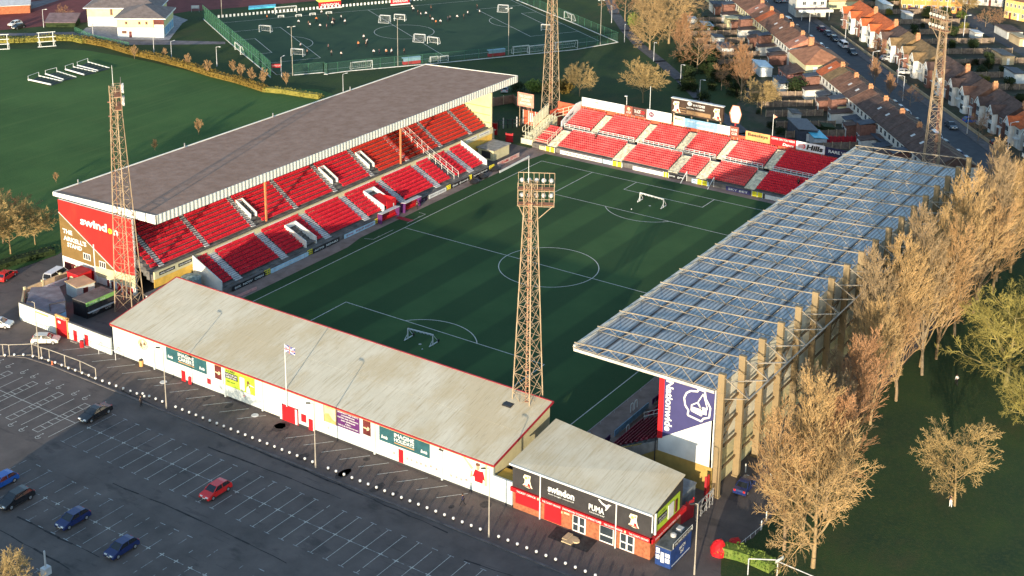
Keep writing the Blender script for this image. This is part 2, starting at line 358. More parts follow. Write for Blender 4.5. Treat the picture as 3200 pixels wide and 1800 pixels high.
# ---- park, far artificial pitch, club grounds
PATHM = mat('park_path', (.085, .08, .085), .9, .2, .8)
pc = [g(3, -60, -200), g(3, 75, 150), g(3, 195, 330), g(3, 330, 480), g(3, 560, 660), g(3, 790, 860), g(3, 990, 1060), (95, 5), (86, -12), (80, -40)]
m = MB()
for a, b in zip(pc, pc[1:]):
    a = Vector((a[0], a[1], 0)); b = Vector((b[0], b[1], 0)); d = (b-a).normalized(); q = Vector((-d.y, d.x, 0))*1.7
    m.face(*[(p.x, p.y, .02) for p in (a-q-d*.6, b-q+d*.6, b+q+d*.6, a+q-d*.6)])
o = m.build('park_path', PATHM); o['kind'] = 'structure'
# artificial pitch frame: axis along az -30.5 deg
A0 = g(22, 1420, 812); A0.z = 0
ax = Vector((math.cos(R(-31)), math.sin(R(-31)), 0)); ay = Vector((-ax.y, ax.x, 0))
def ap(u, v, z=0.): p = A0+ax*u+ay*v; return Vector((p.x, p.y, z))
def ap_uv(t, x, y):
    p = g(t, x, y)-A0; return p.dot(ax), p.dot(ay)
aA = ap_uv(22, 470, 215); aB = ap_uv(2, 2120, 330); aC = ap_uv(2, 980, 470); aD = ap_uv(2, 390, 75); aT = ap_uv(22, 2260, 105); aL = ap_uv(22, 660, 225)
print('AP', aA, aB, aC, aD, aT, aL)
ground('artificial_pitch', [ap(-3, -1), ap(aB[0]+2, -1), ap(aB[0]+2, 76), ap(-3, 76)], .02, ATURF, 'dark green artificial football pitch')
ground('running_surface', [g(22, 60, 160), g(22, 450, 100), ap(-8, 88), ap(150, 88), ap(150, 140), ap(-80, 140), ap(-80, 84)], .018, REDTRACK, 'dull red all-weather ground beyond the artificial pitch')
rd = mat('club_tarmac', (.15, .13, .14), .9, .2, .5)
ground('club_road', [g(22, 0, 480), g(22, 700, 474), g(22, 700, 448), g(22, 0, 432), g(21, 1600, 600), g(21, 1100, 480), g(21, 560, 500), g(21, -200, 500), g(21, -200, 200), g(21, 500, 130), g(21, 900, 0), g(21, 700, 0), g(21, -300, 120), g(21, -900, 500), g(21, -200, 540), g(21, 1150, 540), g(21, 1600, 680)], .02, rd)
ground('club_path', [g(22, 0, 430), g(22, 100, 430), g(22, 240, 250), g(22, 300, 215), g(22, 110, 150), g(21, 1300, 420), g(21, 1180, 520), g(21, 1780, 600)], .03, mat('pale_paving', (.26, .25, .27), .9, .2, .8))
# ---- street
U0 = Vector((103.0, -44.0, 0)); su = Vector((math.cos(R(39.7)), math.sin(R(39.7)), 0)); sn = Vector((su.y, -su.x, 0))
def st(u, v, z=0.): p = U0+su*u+sn*v; return Vector((p.x, p.y, z))
def st_uv(t, x, y, z=0.):
    p = g(t, x, y, z)-U0; return p.dot(su), p.dot(sn)
ground('garden_ground', [st(-40, -3), st(-22, -34), (88, 10), g(3, 1480, 1000), g(3, 1050, 560), g(3, 1000, 100), st(215, -60), st(400, -60), st(400, 120), st(-60, 120), (60, -80), (66, -60)], .014, SOIL, 'dark winter gardens between the houses')
ground('road', [st(-60, 0), st(330, 0), st(330, 9.8), st(-60, 9.8)], .03, ROADM, 'dark asphalt residential road')
side = [st(112, -30), st(112, 1), st(121.5, 1), st(121.5, -30)]
for v0, v1 in ((-3, 0), (9.8, 12.4)):
    m = MB(); m.ext([st(-60, v0, 0), st(330, v0, 0), st(330, v1, 0), st(-60, v1, 0)], (0, 0, .13)); o = m.build('pavement', PAVE); o['kind'] = 'structure'
FR = st_uv(27, 1400, 300); print('far road', FR, st_uv(27, 700, 200), st_uv(27, 1900, 400))
ground('far_road', [st(-60, 58), st(330, 58), st(330, 66), st(-60, 66)], .028, ROADM, 'grey estate road beyond the gardens')
# ================================================================ STANDS
def seats(m, axis, a0, a1, rows, face):
    """tip-up seats; axis 'x'/'y' is the direction of a row, rows = [(depth, floor z)], face = sign of the side they look to"""
    n = max(1, int((a1-a0)/.52)); st_ = (a1-a0)/n
    for d, z in rows:
        for i in range(n):
            c = a0+(i+.5)*st_; lo, hi = c-.215, c+.215
            b0, b1 = sorted((d, d-face*.07)); p0, p1 = sorted((d+face*.02, d+face*.40))
            if axis == 'x': m.box(lo, hi, b0, b1, z+.36, z+.86); m.box(lo, hi, p0, p1, z+.36, z+.46)
            else: m.box(b0, b1, lo, hi, z+.36, z+.86); m.box(p0, p1, lo, hi, z+.36, z+.46)
    (da, za), (db, zb_) = rows[0], rows[-1]; c = a0+st_*.5
    p, q = ((c, da+face*.1, za+.41), (c, db+face*.1, zb_+.41)) if axis == 'x' else ((da+face*.1, c, za+.41), (db+face*.1, c, zb_+.41))
    m.beam(p, q, .05)
def steps(m, axis, a0, a1, d0, z0, n, run, rise, sgn, zb=0., th=None):
    for i in range(n):
        lo, hi = sorted((d0+sgn*run*i, d0+sgn*run*(i+1))); z = z0+rise*i; b = zb if th is None else z-th
        if axis == 'x': m.box(a0, a1, lo, hi, b, z)
        else: m.box(lo, hi, a0, a1, b, z)
def board(parent, p0, xd, w, h, mt, name='advert_board', text=None, tm=None, frac=(.1, .25, .8, .5), th=.08, label=None, bold=.01, shear=0, frame=None):
    """upright board: p0 lower left as seen from its front, xd to the viewer's right"""
    xd = Vector(xd).normalized(); nd = xd.cross(Z); p0 = Vector(p0)
    m = MB(); m.ext([p0-nd*th, p0+xd*w-nd*th, p0+xd*w+Z*h-nd*th, p0+Z*h-nd*th], nd*th)
    b = m.build(name, mt, parent, label=label)
    if text: lettering(text, tm, b, p0+xd*w*frac[0]+Z*h*frac[1]+nd*.0, xd, Z, w*frac[2], h*frac[3], th=.02, bold=bold, shear=shear)
    return b
def patch(parent, p0, xd, w, h, mt, name, th=.02, label=None, poly=None):
    xd = Vector(xd).normalized(); nd = xd.cross(Z); p0 = Vector(p0)
    pts = [p0, p0+xd*w, p0+xd*w+Z*h, p0+Z*h] if poly is None else [p0+xd*a*w+Z*b*h for a, b in poly]
    m = MB(); m.ext(pts, nd*th); return m.build(name, mt, parent, label=label)
def stamp(m, p0, xd, w, h, poly, th=.03, off=0.):
    xd = Vector(xd).normalized(); nd = xd.cross(Z); p0 = Vector(p0)+nd*off
    m.ext([p0+xd*a*w+Z*b*h for a, b in poly], nd*th)
CREST = [(.18, .98), (.80, 1), (.74, .62), (.84, .30), (1, .06), (.55, .0), (.0, .12), (.2, .3), (.24, .6), (.05, .72)]
def crest(parent, p0, xd, w, h):
    c = patch(parent, p0, xd, w, h, mat('crest_ivory', (.78, .74, .56), .6, .05), 'crest', .03, poly=CREST)
    m = MB()
    for px, pz, r in ((.36, .74, .14), (.62, .84, .09)): stamp(m, p0, xd, w, h, [(px+r*math.cos(a), pz+r*.8*math.sin(a)) for a in [2*PI*i/10 for i in range(10)]], .02, .03)
    m.build('crest_mark', mat('crest_amber', (.62, .36, .10), .6, .1), c)
    m = MB(); stamp(m, p0, xd, w, h, [(.5, .16), (.82, .12), (.74, .34), (.56, .38)], .02, .03); stamp(m, p0, xd, w, h, [(.12, .1), (.9, .04), (.9, .10), (.14, .16)], .02, .03); m.build('crest_base', RED, c)
FLAT = mat('roof_felt', (.29, .178, .128), .95, .12, .5, .5, detail=9, bscale=1.2, col2=(.37, .242, .185), spec=.1)
mix_into(FLAT, noise_mask(FLAT, 1.6, .55, .8, (1, 1.6, 1), 8), (.26, .22, .22), amount=.45)
CORR = mat('white_fascia', (.74, .75, .69), .6, .06, .5)
mix_into(CORR, wave_mask(CORR, 'X', .9, .3, .5), (.44, .47, .42), amount=.6); bump_from(CORR, wave_mask(CORR, 'X', .9, .2, .8), .8, .12)
FRIB = mat('white_end_fascia', (.70, .72, .69), .6, .05, .5)

# ---------------------------------------------------------------- the long stand (left)
AS = thing('grandstand', 'long stand with brown flat roof and red seats, end wall painted red and gold', 'stadium stand', (0, 60, 0))
m = MB(); RP = [(45.9, 15.75), (72.2, 14.2)]
m.ext([(-51.3, 72.2, 13.7), (-51.3, 45.9, 14.3), (-51.3, 45.9, 15.75), (-51.3, 72.2, 14.3)], (109.6, 0, 0)); rf = m.build('roof', FLAT, AS)
m = MB(); m.box(-51.45, 58.45, 45.75, 45.9, 14.25, 15.85); m.build('front_fascia', CORR, AS)
m = MB(); m.ext([(-51.45, 72.3, 13.75), (-51.45, 45.75, 14.25), (-51.45, 45.75, 15.85), (-51.45, 72.3, 14.45)], (.14, 0, 0)); m.ext([(58.32, 72.3, 13.75), (58.32, 45.75, 14.25), (58.32, 45.75, 15.85), (58.32, 72.3, 14.45)], (.14, 0, 0)); m.box(-51.3, 58.3, 72.2, 72.35, 13.9, 14.5); m.build('end_fascia', FRIB, AS)
m = MB()
for x in (-46, -20, 5, 30): m.tube((x, 72, 14.4), (x, 72, 15.3), .12, .12, 6, True)
m.build('roof_vent', GREY, AS)
# end wall toward the car park, x = -52
m = MB(); m.ext([(-52, 70.3, 0), (-52, 70.3, 13.7), (-52, 51.2, 14.1), (-52, 51.2, 0)], (.35, 0, 0)); ew = m.build('end_wall', WHITE, AS)
m = MB(); m.ext([(-52.02, 70.3, 11.2), (-52.02, 70.3, 13.7), (-52.02, 51.25, 14.1), (-52.02, 51.25, 3.6), (-52.02, 56.0, 3.3)], (.015, 0, 0))
REDW = mat('red_sheeting', (.50, .02, .018), .6, .05, .3); mix_into(REDW, noise_mask(REDW, .7, .55, .75, (1, .3, .1)), (.58, .06, .03), amount=.5)
rw = m.build('red_cladding', REDW, AS)
m = MB(); m.ext([(-52.03, 70.3, 3.0), (-52.03, 70.3, 11.2), (-52.03, 56.0, 3.3), (-52.03, 61.5, 2.9)], (.02, 0, 0)); gw = m.build('gold_cladding', mat('gold_cladding', (.165, .105, .035), .7, .1, .6), AS)
m = MB(); m.ext([(-52.05, 61.5, 1.3), (-52.05, 61.5, 3.1), (-52.05, 51.15, 3.75), (-52.05, 51.15, 1.5)], (.04, 0, 0)); m.build('lower_cladding', CREAM, AS)
m = MB(); m.beam((-52.06, 70.3, 11.3), (-52.06, 55.8, 3.3), .12, .1); m.box(-52.12, -52.0, 61.4, 61.6, 1.2, 7.2); m.build('trim', WHITE, AS)
lettering('swind', WHITE, rw, (-52.03, 64.6, 10.25), -Y, (0, -.02, 1), 6.9, 1.55, bold=.035)
lettering('o', YELLOW, rw, (-52.03, 57.45, 10.2), -Y, Z, 1.1, 1.0, bold=.04)
lettering('n', WHITE, rw, (-52.03, 56.1, 10.2), -Y, Z, 1.25, 1.05, bold=.035)
lettering('THE', WHITE, gw, (-52.04, 69.6, 7.55), -Y, Z, 2.6, .85, bold=.04)
lettering("ARKELL'S", WHITE, gw, (-52.04, 69.5, 6.2), -Y, Z, 6.1, .9, bold=.04)
lettering('STAND', WHITE, gw, (-52.04, 68.6, 5.1), -Y, Z, 3.9, .85, bold=.04)
for y, z, wd in ((64.4, 3.75, 1.9), (60.3, 3.2, 1.7)):
    f = patch(AS, (-52.06, y, z), -Y, wd, 1.25, WHITE, 'window', .04)
    mm = MB()
    for q in range(3): stamp(mm, (-52.1, y-wd*(.08+.31*q), z+.15), -Y, wd*.22, .95, [(0, 0), (1, 0), (1, 1), (0, 1)], .02)
    mm.build('pane', GLASS, f)
for y, wd, c in ((69.8, 3.0, MAROON), (65.6, 1.2, MAROON), (62.9, .9, RED), (58.6, 1.6, MAROON), (56.0, 2.0, RED), (53.4, 1.6, RED)): patch(AS, (-52.03, y, 0), -Y, wd, 2.0 if y > 62 else 1.25, c, 'shutter_door', .03)
m = MB()
for y in (61.2, 57.6, 54.6, 51.6): m.box(-52.25, -51.9, y-.15, y+.15, 0, 1.5)
m.build('pillar', WHITE, AS)
m = MB(); m.box(-51.6, 57, 69.9, 70.3, 0, 13.6); m.build('rear_wall', BUFF, AS)
m = MB(); m.box(49.9, 50.2, 47.2, 70, 4.2, 13.4); m.build('far_end_wall', CREAM, AS)
m = MB()
for z in (6.2, 8, 9.8): m.box(49.8, 49.9, 47.5, 64, z, z+.1)
m.box(49.75, 49.9, 54, 57.5, 10.6, 12.6); m.build('end_girt', GOLD, AS)
# terraces
m = MB(); steps(m, 'x', -42.7, 37.6, 40.2, 1.2, 8, .82, .41, 1); m.box(-42.7, 37.6, 39.9, 40.2, 0, 1.15); m.box(-42.7, 37.6, 39.2, 39.9, 0, .95)
m.build('lower_terrace', DCONC, AS)
m = MB(); steps(m, 'x', -51.6, 49.9, 48.0, 5.2, 15, .80, .53, 1, th=1.6); m.box(-51.6, 49.9, 47.1, 48.0, 3.4, 4.75); m.build('upper_terrace', DCONC, AS)
m = MB(); m.box(-51.6, 49.9, 46.75, 47.1, 4.0, 5.35); mw_ = m.build('mid_wall', CREAM, AS)
m = MB(); m.box(-51.6, -42.6, 46.95, 47.05, 2.4, 4.0); m.box(38, 49.9, 46.95, 47.05, 1.2, 4.0); m.build('under_panel', GOLD, AS)
for x, wd in ((-50.6, 3.6), (-46.2, 3.2), (-37.2, 4), (-31.5, 4), (-23.6, 6), (-12.5, 7), (-.6, 6.5), (10.5, 7), (21.6, 4), (39.5, 4), (44.5, 4)):
    b = board(AS, (x, 46.74, 4.45), X, wd, .62, WHITE if x > -40 else BLACK, 'wall_board', "ARKELL'S BREWERY", BLACK if x > -40 else WHITE, (.06, .28, .88, .42), .04)
up_a = [-48.7, -37.9, -26.1, -14.5, -3.0, 8.5, 20.2, 32.0, 43.2]; lo_a = [-38.5, -26.7, -14.7, -3.1, 8.5, 20.2, 32.1]
vom = {-26.1: 1, -3.0: 1, 8.5: 1}
m = MB(); mm = MB()
for x in up_a: mm = MB(); steps(mm, 'x', x-.5, x+.5, 48.1, 5.42, 29, .4, .265, 1, th=.12); mm.build('upper_aisle_steps', LGREY, AS)
for x in lo_a: m = MB(); steps(m, 'x', x-.85, x+.85, 40.0, 1.25, 17, .40, .2, 1, th=.14); m.build('aisle_steps', LGREY, AS)
lr = [(40.2+.82*i+.72, 1.2+.41*i) for i in range(8)]; ur = [(48.0+.80*i+.70, 5.2+.53*i) for i in range(15)]
ed = [-42.6]+lo_a+[37.4]
for i, (a, b) in enumerate(zip(ed, ed[1:])):
    a2 = a+(.95 if i else .25); b2 = b-(.95 if i < len(ed)-2 else .25)
    m = MB()
    cuts = [(a2, b2, lr)]
    if i == 2: cuts = [(a2, -21.0, lr), (-21.0, -17.9, lr[6:]), (-17.9, b2, lr)]
    if i == 4: cuts = [(a2, 1.9, lr), (1.9, 5.4, lr[6:]), (5.4, b2, lr)]
    if i == 6: cuts = [(a2, 25.2, lr), (27.2, b2, lr)]
    for c0, c1, rws in cuts: m = MB(); seats(m, 'x', c0, c1, rws, -1); m.build('seat_block', SEAT, AS)
ed = [-51.5]+up_a+[49.8]
for i, (a, b) in enumerate(zip(ed, ed[1:])):
    a2 = a+.6; b2 = b-.6; m = MB()
    sm_ = SEAT if i < 6 else mat('orange_red_seat', (.54, .04, .026), .5, .1)
    if a in vom: m = MB(); seats(m, 'x', a2, a2+2.0, ur[6:], -1); m.build('seat_block', sm_, AS); a2 += 2.0
    if i == 6: m = MB(); seats(m, 'x', a2, 25.2, ur, -1); m.build('seat_block', sm_, AS); a2 = 27.2
    m = MB(); seats(m, 'x', a2, b2, ur, -1); m.build('seat_block', sm_, AS)
for x in vom:
    m = MB()
    for q in (.75, 2.3): m.ext([(x+q, 49.6, 5.6), (x+q, 53.2, 8.0), (x+q, 53.2, 9.1), (x+q, 49.6, 7.1)], (.16, 0, 0))
    m.box(x+.75, x+2.46, 53.2, 53.36, 7.6, 9.1); m.build('stairwell_wall', WHITE, AS)
for x0, x1, nm in ((-20.9, -18.1, 0), (2.1, 5.2, 1)):
    m = MB()
    for q in (x0, x1): m.ext([(q, 40.1, 1.0), (q, 45.2, 3.4), (q, 45.2, 4.5), (q, 40.1, 2.5)], (.2, 0, 0))
    m.box(x0, x1+.2, 45.2, 45.4, 3.2, 4.5); m.build('tunnel_wall', WHITE, AS)
    m = MB(); m.box(x0+.2, x1, 40.1, 45.2, 1.6, 1.7); m.build('tunnel_floor', DCONC, AS)
m = MB(); m.ext([(2.3, 39.6, 2.4), (5.1, 39.6, 2.4), (5.1, 43.6, 3.5), (2.3, 43.6, 3.5)], (0, 0, .1)); m.box(2.3, 5.2, 39.5, 39.6, .9, 3.4); m.box(5.1, 5.2, 39.6, 42.6, 1.2, 3.4); t_ = m.build('tunnel_canopy', RED, AS)
lettering('1', WHITE, t_, (4.2, 39.48, 1.7), X, Z, .3, .8, bold=.03)
m = MB()
for x in (25.3, 26.9):
    for a, b in (((x, 39.8, 1.6), (x, 47, 5.2)), ((x, 47, 5.2), (x, 56, 10.6))):
        for dz in (.55, 1.05): m.tube(Vector(a)+Z*dz, Vector(b)+Z*dz, .035, .035, 5)
    for k in range(11):
        y = 39.8+1.62*k; z = 1.6+(y-39.8)*.5 if y < 47 else 5.2+(y-47)*.6; m.tube((x, y, z-.2), (x, y, z+1.05), .05, .05, 5)
m.build('stair_rail', WHITE, AS)
for x in (-22.6, 18.0):
    m = MB(); m.box(x-.16, x+.16, 48.15, 48.45, 4.8, 14.4); m.build('roof_post', mat('rusty_post', (.52, .20, .09), .7, .2, .6), AS)
m = MB(); m.ext([(-42.85, 39.9, 0), (-42.85, 39.9, 2.3), (-42.85, 46.8, 5.5), (-42.85, 46.8, 0)], (.2, 0, 0)); m.ext([(37.5, 39.9, 0), (37.5, 39.9, 2.3), (37.5, 46.8, 5.5), (37.5, 46.8, 0)], (.2, 0, 0)); m.build('side_wall', WHITE, AS)
# ---------------------------------------------------------------- advert boards, gates and dugouts along the pitch
def pitch_board(x, y, xd, wd, mt, txt, tm, label, h=.85, hand=.6, bold=.01, cat='advert board', group=None):
    o = thing('advert_board', label, cat, (x, y, .03), group=group); board(o, (x, y, .08), xd, wd, h, mt, 'panel', txt, tm, (.06, .28, .88, .48), .07, bold=bold)
    m = MB(); xv = Vector(xd)
    for k in range(3): p = Vector((x, y, .03))+xv*(wd*(.1+.4*k)); nb = xv.cross(Z)*-.35; m.beam(p, p+Z*.8, .05); m.beam(p+nb, p+Z*.6, .05)
    m.build('prop', GREY, o); return o
SKYW = mat('pale_blue_panel', (.40, .58, .70), .6, .1, 1)
for i, (x, wd, mt_, tx, tm, lb) in enumerate([
    (-41.2, 8.2, BLACK, '80%  NOW  OPEN', WHITE, 'black board with white lettering at the near end of the long stand'),
    (-31.6, 10, SKYW, 'community bank  ARKELLS', WHITE, 'pale blue and white board, second along the long stand'),
    (-20.4, 7.6, BLACK, 'AUTO  REPAIRS', WHITE, 'black board with white handwriting style lettering below the open stairway'),
    (-11.4, 9.3, SKYW, 'travel   EQUIP EQUIP', DKRED, 'pale blue and white board with red lettering before the red tunnel'),
    (12.2, 3, BLACK, 'bedroom', PURPLE, 'short black and pink board just beyond the tunnel'),
    (15.4, 6, WHITE, 'SWINDON ADVERTISER', GREY, 'white board with thin grey lettering in the middle of the long stand'),
    (23.2, 6.5, BLACK, 'fan zone', WHITE, 'black board with a white swoosh near the ramp rails'),
    (30.8, 6, BLACK, 'tyres tyres', WHITE, 'black board at the far end of the long stand')]):
    pitch_board(x, 38.95, X, wd, mt_, tx, tm, lb, bold=.02)
def crowd_gate(x, y, xd, wd, label, mt_=YELLOW):
    o = thing('pitch_gate', label, 'gate', (x, y, 0)); m = MB(); xd = Vector(xd); n = max(2, int(wd/.45))
    for z in (.25, .65, 1.05): m.beam(Vector((x, y, z)), Vector((x, y, z))+xd*wd, .09, .1)
    for k in range(n+1): p = Vector((x, y, 0))+xd*(wd*k/n); m.beam(p+Z*.1, p+Z*1.1, .09, .08)
    m.build('frame', mt_, o); return o
for x, wd, lb in ((-33.0, 1.3, 'yellow gate in the pitch wall beside the pale blue board'), (-21.6, 1.2, 'yellow gate in the pitch wall below the open stairway'), (-11.4+9.5, 1.6, 'yellow gate beside the players tunnel'), (21.6, 1.4, 'yellow gate by the white board'), (37.6, 1.6, 'yellow gate at the far end of the long stand'), (29.9, .8, 'narrow yellow gate near the ramp rails')):
    crowd_gate(x, 39.1, X, wd, lb)
def dugout(x, y, wd, label, sgn=1):
    o = thing('team_shelter', label, 'dugout', (x, y, 0)); m = MB()
    m.box(x, x+wd, y, y+sgn*.1, 0, 2.0) if sgn > 0 else m.box(x, x+wd, y-.1, y, 0, 2)
    o_ = m.build('back', DKRED, o); m = MB(); m.ext([(x, y, 2.0), (x+wd, y, 2.0), (x+wd, y-sgn*1.2, 2.15), (x, y-sgn*1.2, 2.15)], (0, 0, .08)); m.build('canopy', WHITE, o)
    m = MB(); seats(m, 'x', x+.2, x+wd-.2, [(y-sgn*.3, .1)], -sgn); m.build('seats', RED, o)
    m = MB()
    for q in (x, x+wd-.06): m.ext([(q, y, 0), (q, y-sgn*1.0, 0), (q, y-sgn*1.1, 2.1), (q, y, 2.0)], (.06, 0, 0))
    m.build('side_panel', PURPLE, o)
dugout(-1.2, 39.0, 5.5, 'team shelter with a white canopy and red seats left of the red tunnel'); dugout(6.2, 39.0, 5.2, 'team shelter with red seats right of the red tunnel')
m = MB(); m.face((3.0, 38, .04), (4.3, 38, .04), (4.3, 34.2, .04), (3.0, 34.2, .04)); top('tunnel_carpet', m, DKRED, 'red carpet strip from the tunnel to the touchline', 'carpet', (3.6, 36, 0))

# ---------------------------------------------------------------- near end stand with the pale sheet roof
ROOFB = mat('cement_sheet_roof', (.50, .475, .38), .9, .05, .15, 0, detail=6, col2=(.57, .545, .45), spec=.1)
mix_into(ROOFB, noise_mask(ROOFB, 1.0, .50, .68, (.10, 3.2, 1), 7), (.30, .235, .13), amount=.5)
mix_into(ROOFB, noise_mask(ROOFB, .11, .46, .60, (.6, 1, 1), 6), (.42, .35, .22), amount=.62)
mix_into(ROOFB, noise_mask(ROOFB, 2.0, .58, .68, (.05, 4.5, 1), 7), (.15, .12, .08), amount=.5)
bump_from(ROOFB, wave_mask(ROOFB, 'Y', .35, .1, .9), .25, .03)
TE = thing('end_stand', 'low white walled stand with a long pale sheet roof beside the car park', 'stadium stand', (-62, 1, 0))
def rz_(x): return 5.28+(x+69.2)*.2
m = MB(); m.ext([(-69.35, 37.4, 5.25), (-62.3, 37.4, rz_(-62.3)-.03), (-62.3, 37.4, rz_(-62.3)+.09), (-69.35, 37.4, 5.37)], (0, -72.9, 0)); m.build('roof', ROOFB, TE)
m = MB(); m.ext([(-62.45, 37.4, rz_(-62.4)+.02), (-55.2, 37.4, 8.03), (-55.2, 37.4, 8.12), (-62.45, 37.4, rz_(-62.45)+.097)], (0, -72.9, 0)); m.build('roof', ROOFB, TE)
m = MB(); m.box(-69.5, -69.3, -35.5, 37.4, 5.12, 5.34); m.box(-55.2, -55.0, -35.5, 37.4, 7.85, 8.2); m.build('gutter', DKRED, TE)
m = MB(); m.box(-69.36, -69.28, -35.5, 37.4, 4.95, 5.12); m.build('gutter_board', ORANGE, TE)
for y in (37.4, -35.6):
    m = MB(); m.ext([(-69.4, y, 5.1), (-55.1, y, 7.95), (-55.1, y, 8.25), (-69.4, y, 5.42)], (0, .12, 0)); m.build('verge_board', DKRED, TE)
WWALL = mat('white_render', (.52, .57, .56), .85, .05, .5, .1); mix_into(WWALL, noise_mask(WWALL, 1.6, .58, .74, (1, 2.2, .12), 6), (.30, .28, .24), amount=.45); mix_into(WWALL, noise_mask(WWALL, .5, .52, .75, (1, 1, .25), 7), (.36, .39, .38), amount=.6)
m = MB(); m.box(-69.1, -68.8, -35.2, 37.2, .35, 5.2); m.box(-69.1, -68.8, -38.2, -35.2, .35, 3.65); m.build('front_wall', WWALL, TE)
m = MB(); m.box(-69.13, -68.85, -38.2, 37.2, 0, .35); m.build('plinth', CHAR, TE)
m = MB()
for y in (12.8, 5.3, -4.6, -15.6, -27.1, 27.9): m.box(-69.32, -69.1, y-.12, y+.12, .2, 5.1)
m.build('buttress', WWALL, TE)
m = MB(); m.ext([(-68.8, -35.1, 3.0), (-68.8, -35.1, 5.2), (-55.3, -35.1, 7.8), (-55.3, -35.1, 3.0)], (0, .2, 0)); m.build('gable_panel', CREAM, TE)
m = MB(); m.box(-69.0, -66.2, -38.0, -35.3, .4, 3.4); m.build('lean_to', GOLD, TE)
m = MB(); m.ext([(-68.8, 37.0, 0), (-68.8, 37.0, 5.2), (-62, 37.0, 6.5), (-62, 37.0, 0)], (0, .2, 0)); m.build('gable_wall', WWALL, TE)
m = MB(); steps(m, 'y', -35, 37, -56.0, .6, 12, .9, .36, -1); m.build('terrace', DCONC, TE)
m = MB(); 
for y in range(-34, 37, 10): m.box(-55.6, -55.3, y-.15, y+.15, 0, 7.8)
m.build('roof_post', WHITE, TE)
m = MB(); m.box(-58.9, -57.7, -31.0, -29.6, 7.3, 7.62); m.build('roof_opening', BLACK, TE)
F = -69.12
def onwall(y, z, wd, h, mt_, nm, label=None, th=.03, txt=None, tm=None, frac=(.1, .25, .8, .5), bold=.01): return board(TE, (F-th, y, z), -Y, wd, h, mt_, nm, txt, tm, frac, th, label, bold)
for y, l2 in ((25.2, 'CAREERS'), (-16.4, 'HOLIDAYS')):
    b = onwall(y, 2.65, 8.6, 2.35, TEAL, 'hoarding', 'dark teal hoarding reading IMAGINE '+l2)
    lettering('IMAGINE', WHITE, b, (F-.03, y-2.6, 3.95), -Y, Z, 3.4, .62, bold=.02); lettering(l2, WHITE, b, (F-.03, y-2.6, 3.28), -Y, Z, 3.4, .58, bold=.02)
    m = MB(); m.box(F-.06, F-.03, y-6.0, y-2.6, 3.02, 3.12); m.build('underline', ORANGE, b)
    for k in (.35, 7.1): lettering('Bwida', WHITE, b, (F-.03, y-k, 3.1), -Y, Z, 1.1, .5, bold=.03, shear=.3)
for y in (14.9, -13.5):
    b = onwall(y, 2.6, 1.35, 2.5, MAROON, 'poster', 'narrow maroon poster with a pale shape'); m = MB(); stamp(m, (F-.05, y-.1, 3.3), -Y, 1.1, .7, [(0, .4), (.6, .3), (.5, 0), (.9, .2), (1, .7), (.7, 1), (.65, .6), (0, .65)], .02); m.build('emblem', CREAM, b)
b = onwall(13.2, 2.1, 6.4, 3.0, LIME, 'hoarding', 'lime green hoarding with a figure and a phone'); m = MB()
stamp(m, (F-.04, 12.7, 3.35), -Y, 2.5, .95, [(0, 0), (1, 0), (1, 1), (0, 1)], .02); k_ = m.build('caption_panel', BLACK, b)
lettering('GIVE YOUR CAR\nA BRIGHT IDEA', WHITE, k_, (F-.07, 12.6, 3.5), -Y, Z, 2.3, .7, bold=.01)
lettering('i-CARS', BLACK, b, (F-.05, 12.5, 4.45), -Y, Z, 1.8, .35, bold=.01, shear=.3); lettering('OPEN NOW', BLACK, b, (F-.05, 12.5, 2.75), -Y, Z, 1.7, .25)
m = MB(); stamp(m, (F-.04, 9.8, 2.25), -Y, 1.0, 2.1, [(.1, 0), (.9, 0), (1, .1), (1, .95), (.85, 1), (.1, 1), (0, .9), (0, .1)], .02); m.build('phone_picture', LGREY, b)
m = MB(); stamp(m, (F-.04, 8.5, 2.2), -Y, .8, 1.1, [(0, 0), (1, 0), (.8, .7), (.6, 1), (.3, 1), (.1, .7)], .02); stamp(m, (F-.04, 8.0, 3.4), -Y, 1.1, .3, [(0, .2), (1, 0), (1, .3), (0, .9)], .02); m.build('figure_picture', mat('figure_shirt', (.66, .62, .60)), b)
m = MB(); stamp(m, (F-.055, 8.35, 3.0), -Y, .55, 1.1, [(.0, 0), (.25, .1), (.3, .6), (.7, .6), (.75, .1), (1, 0), (.95, .8), (.6, 1), (.3, 1), (.05, .8)], .02); m.build('hair_picture', mat('brown_hair', (.12, .05, .03)), b)
b = onwall(-6.5, 2.35, 2.1, 2.95, CREAM, 'poster', 'cream poster reading TKCC beside the purple hoarding'); lettering('TKCC', GREEN, b, (F-.03, -6.7, 4.6), -Y, Z, 1.6, .45, bold=.02)
m = MB(); stamp(m, (F-.04, -6.5, 2.35), -Y, 2.1, 1.4, [(0, 0), (1, 0), (1, .3), (.7, .5), (.4, 1), (.1, .9), (0, .6)], .02); m.build('picture', ORANGE, b)
m = MB(); m.box(F-.05, F-.02, -6.5, -6.4, 2.3, 5.3); m.box(F-.05, F-.02, -8.75, -8.6, 2.3, 5.3); m.build('poster_frame', MAROON, b)
b = onwall(-8.8, 2.35, 4.1, 2.95, PURPLE, 'hoarding', 'purple hoarding with lines of white lettering')
for k, s_ in enumerate(('MATCHDAY', 'HOSPITALITY AND EVENTS', 'CONFERENCES', 'PARTIES AND WEDDINGS', 'AND SEMINARS', 'CALL', 'THE CLUB ON MATCH DAY')):
    wd = min(3.7, .2*len(s_)+.2); lettering(s_, WHITE, b, (F-.03, -8.8-(4.1-wd)/2, 4.95-.39*k), -Y, Z, wd, .2, bold=.02)
for y, z, wd, h in ((22.1, 0, .85, 1.75), (-3.5, 0, .8, 1.75), (-19.7, .4, .8, 1.95)): onwall(y, z, wd, h, RED, 'door')
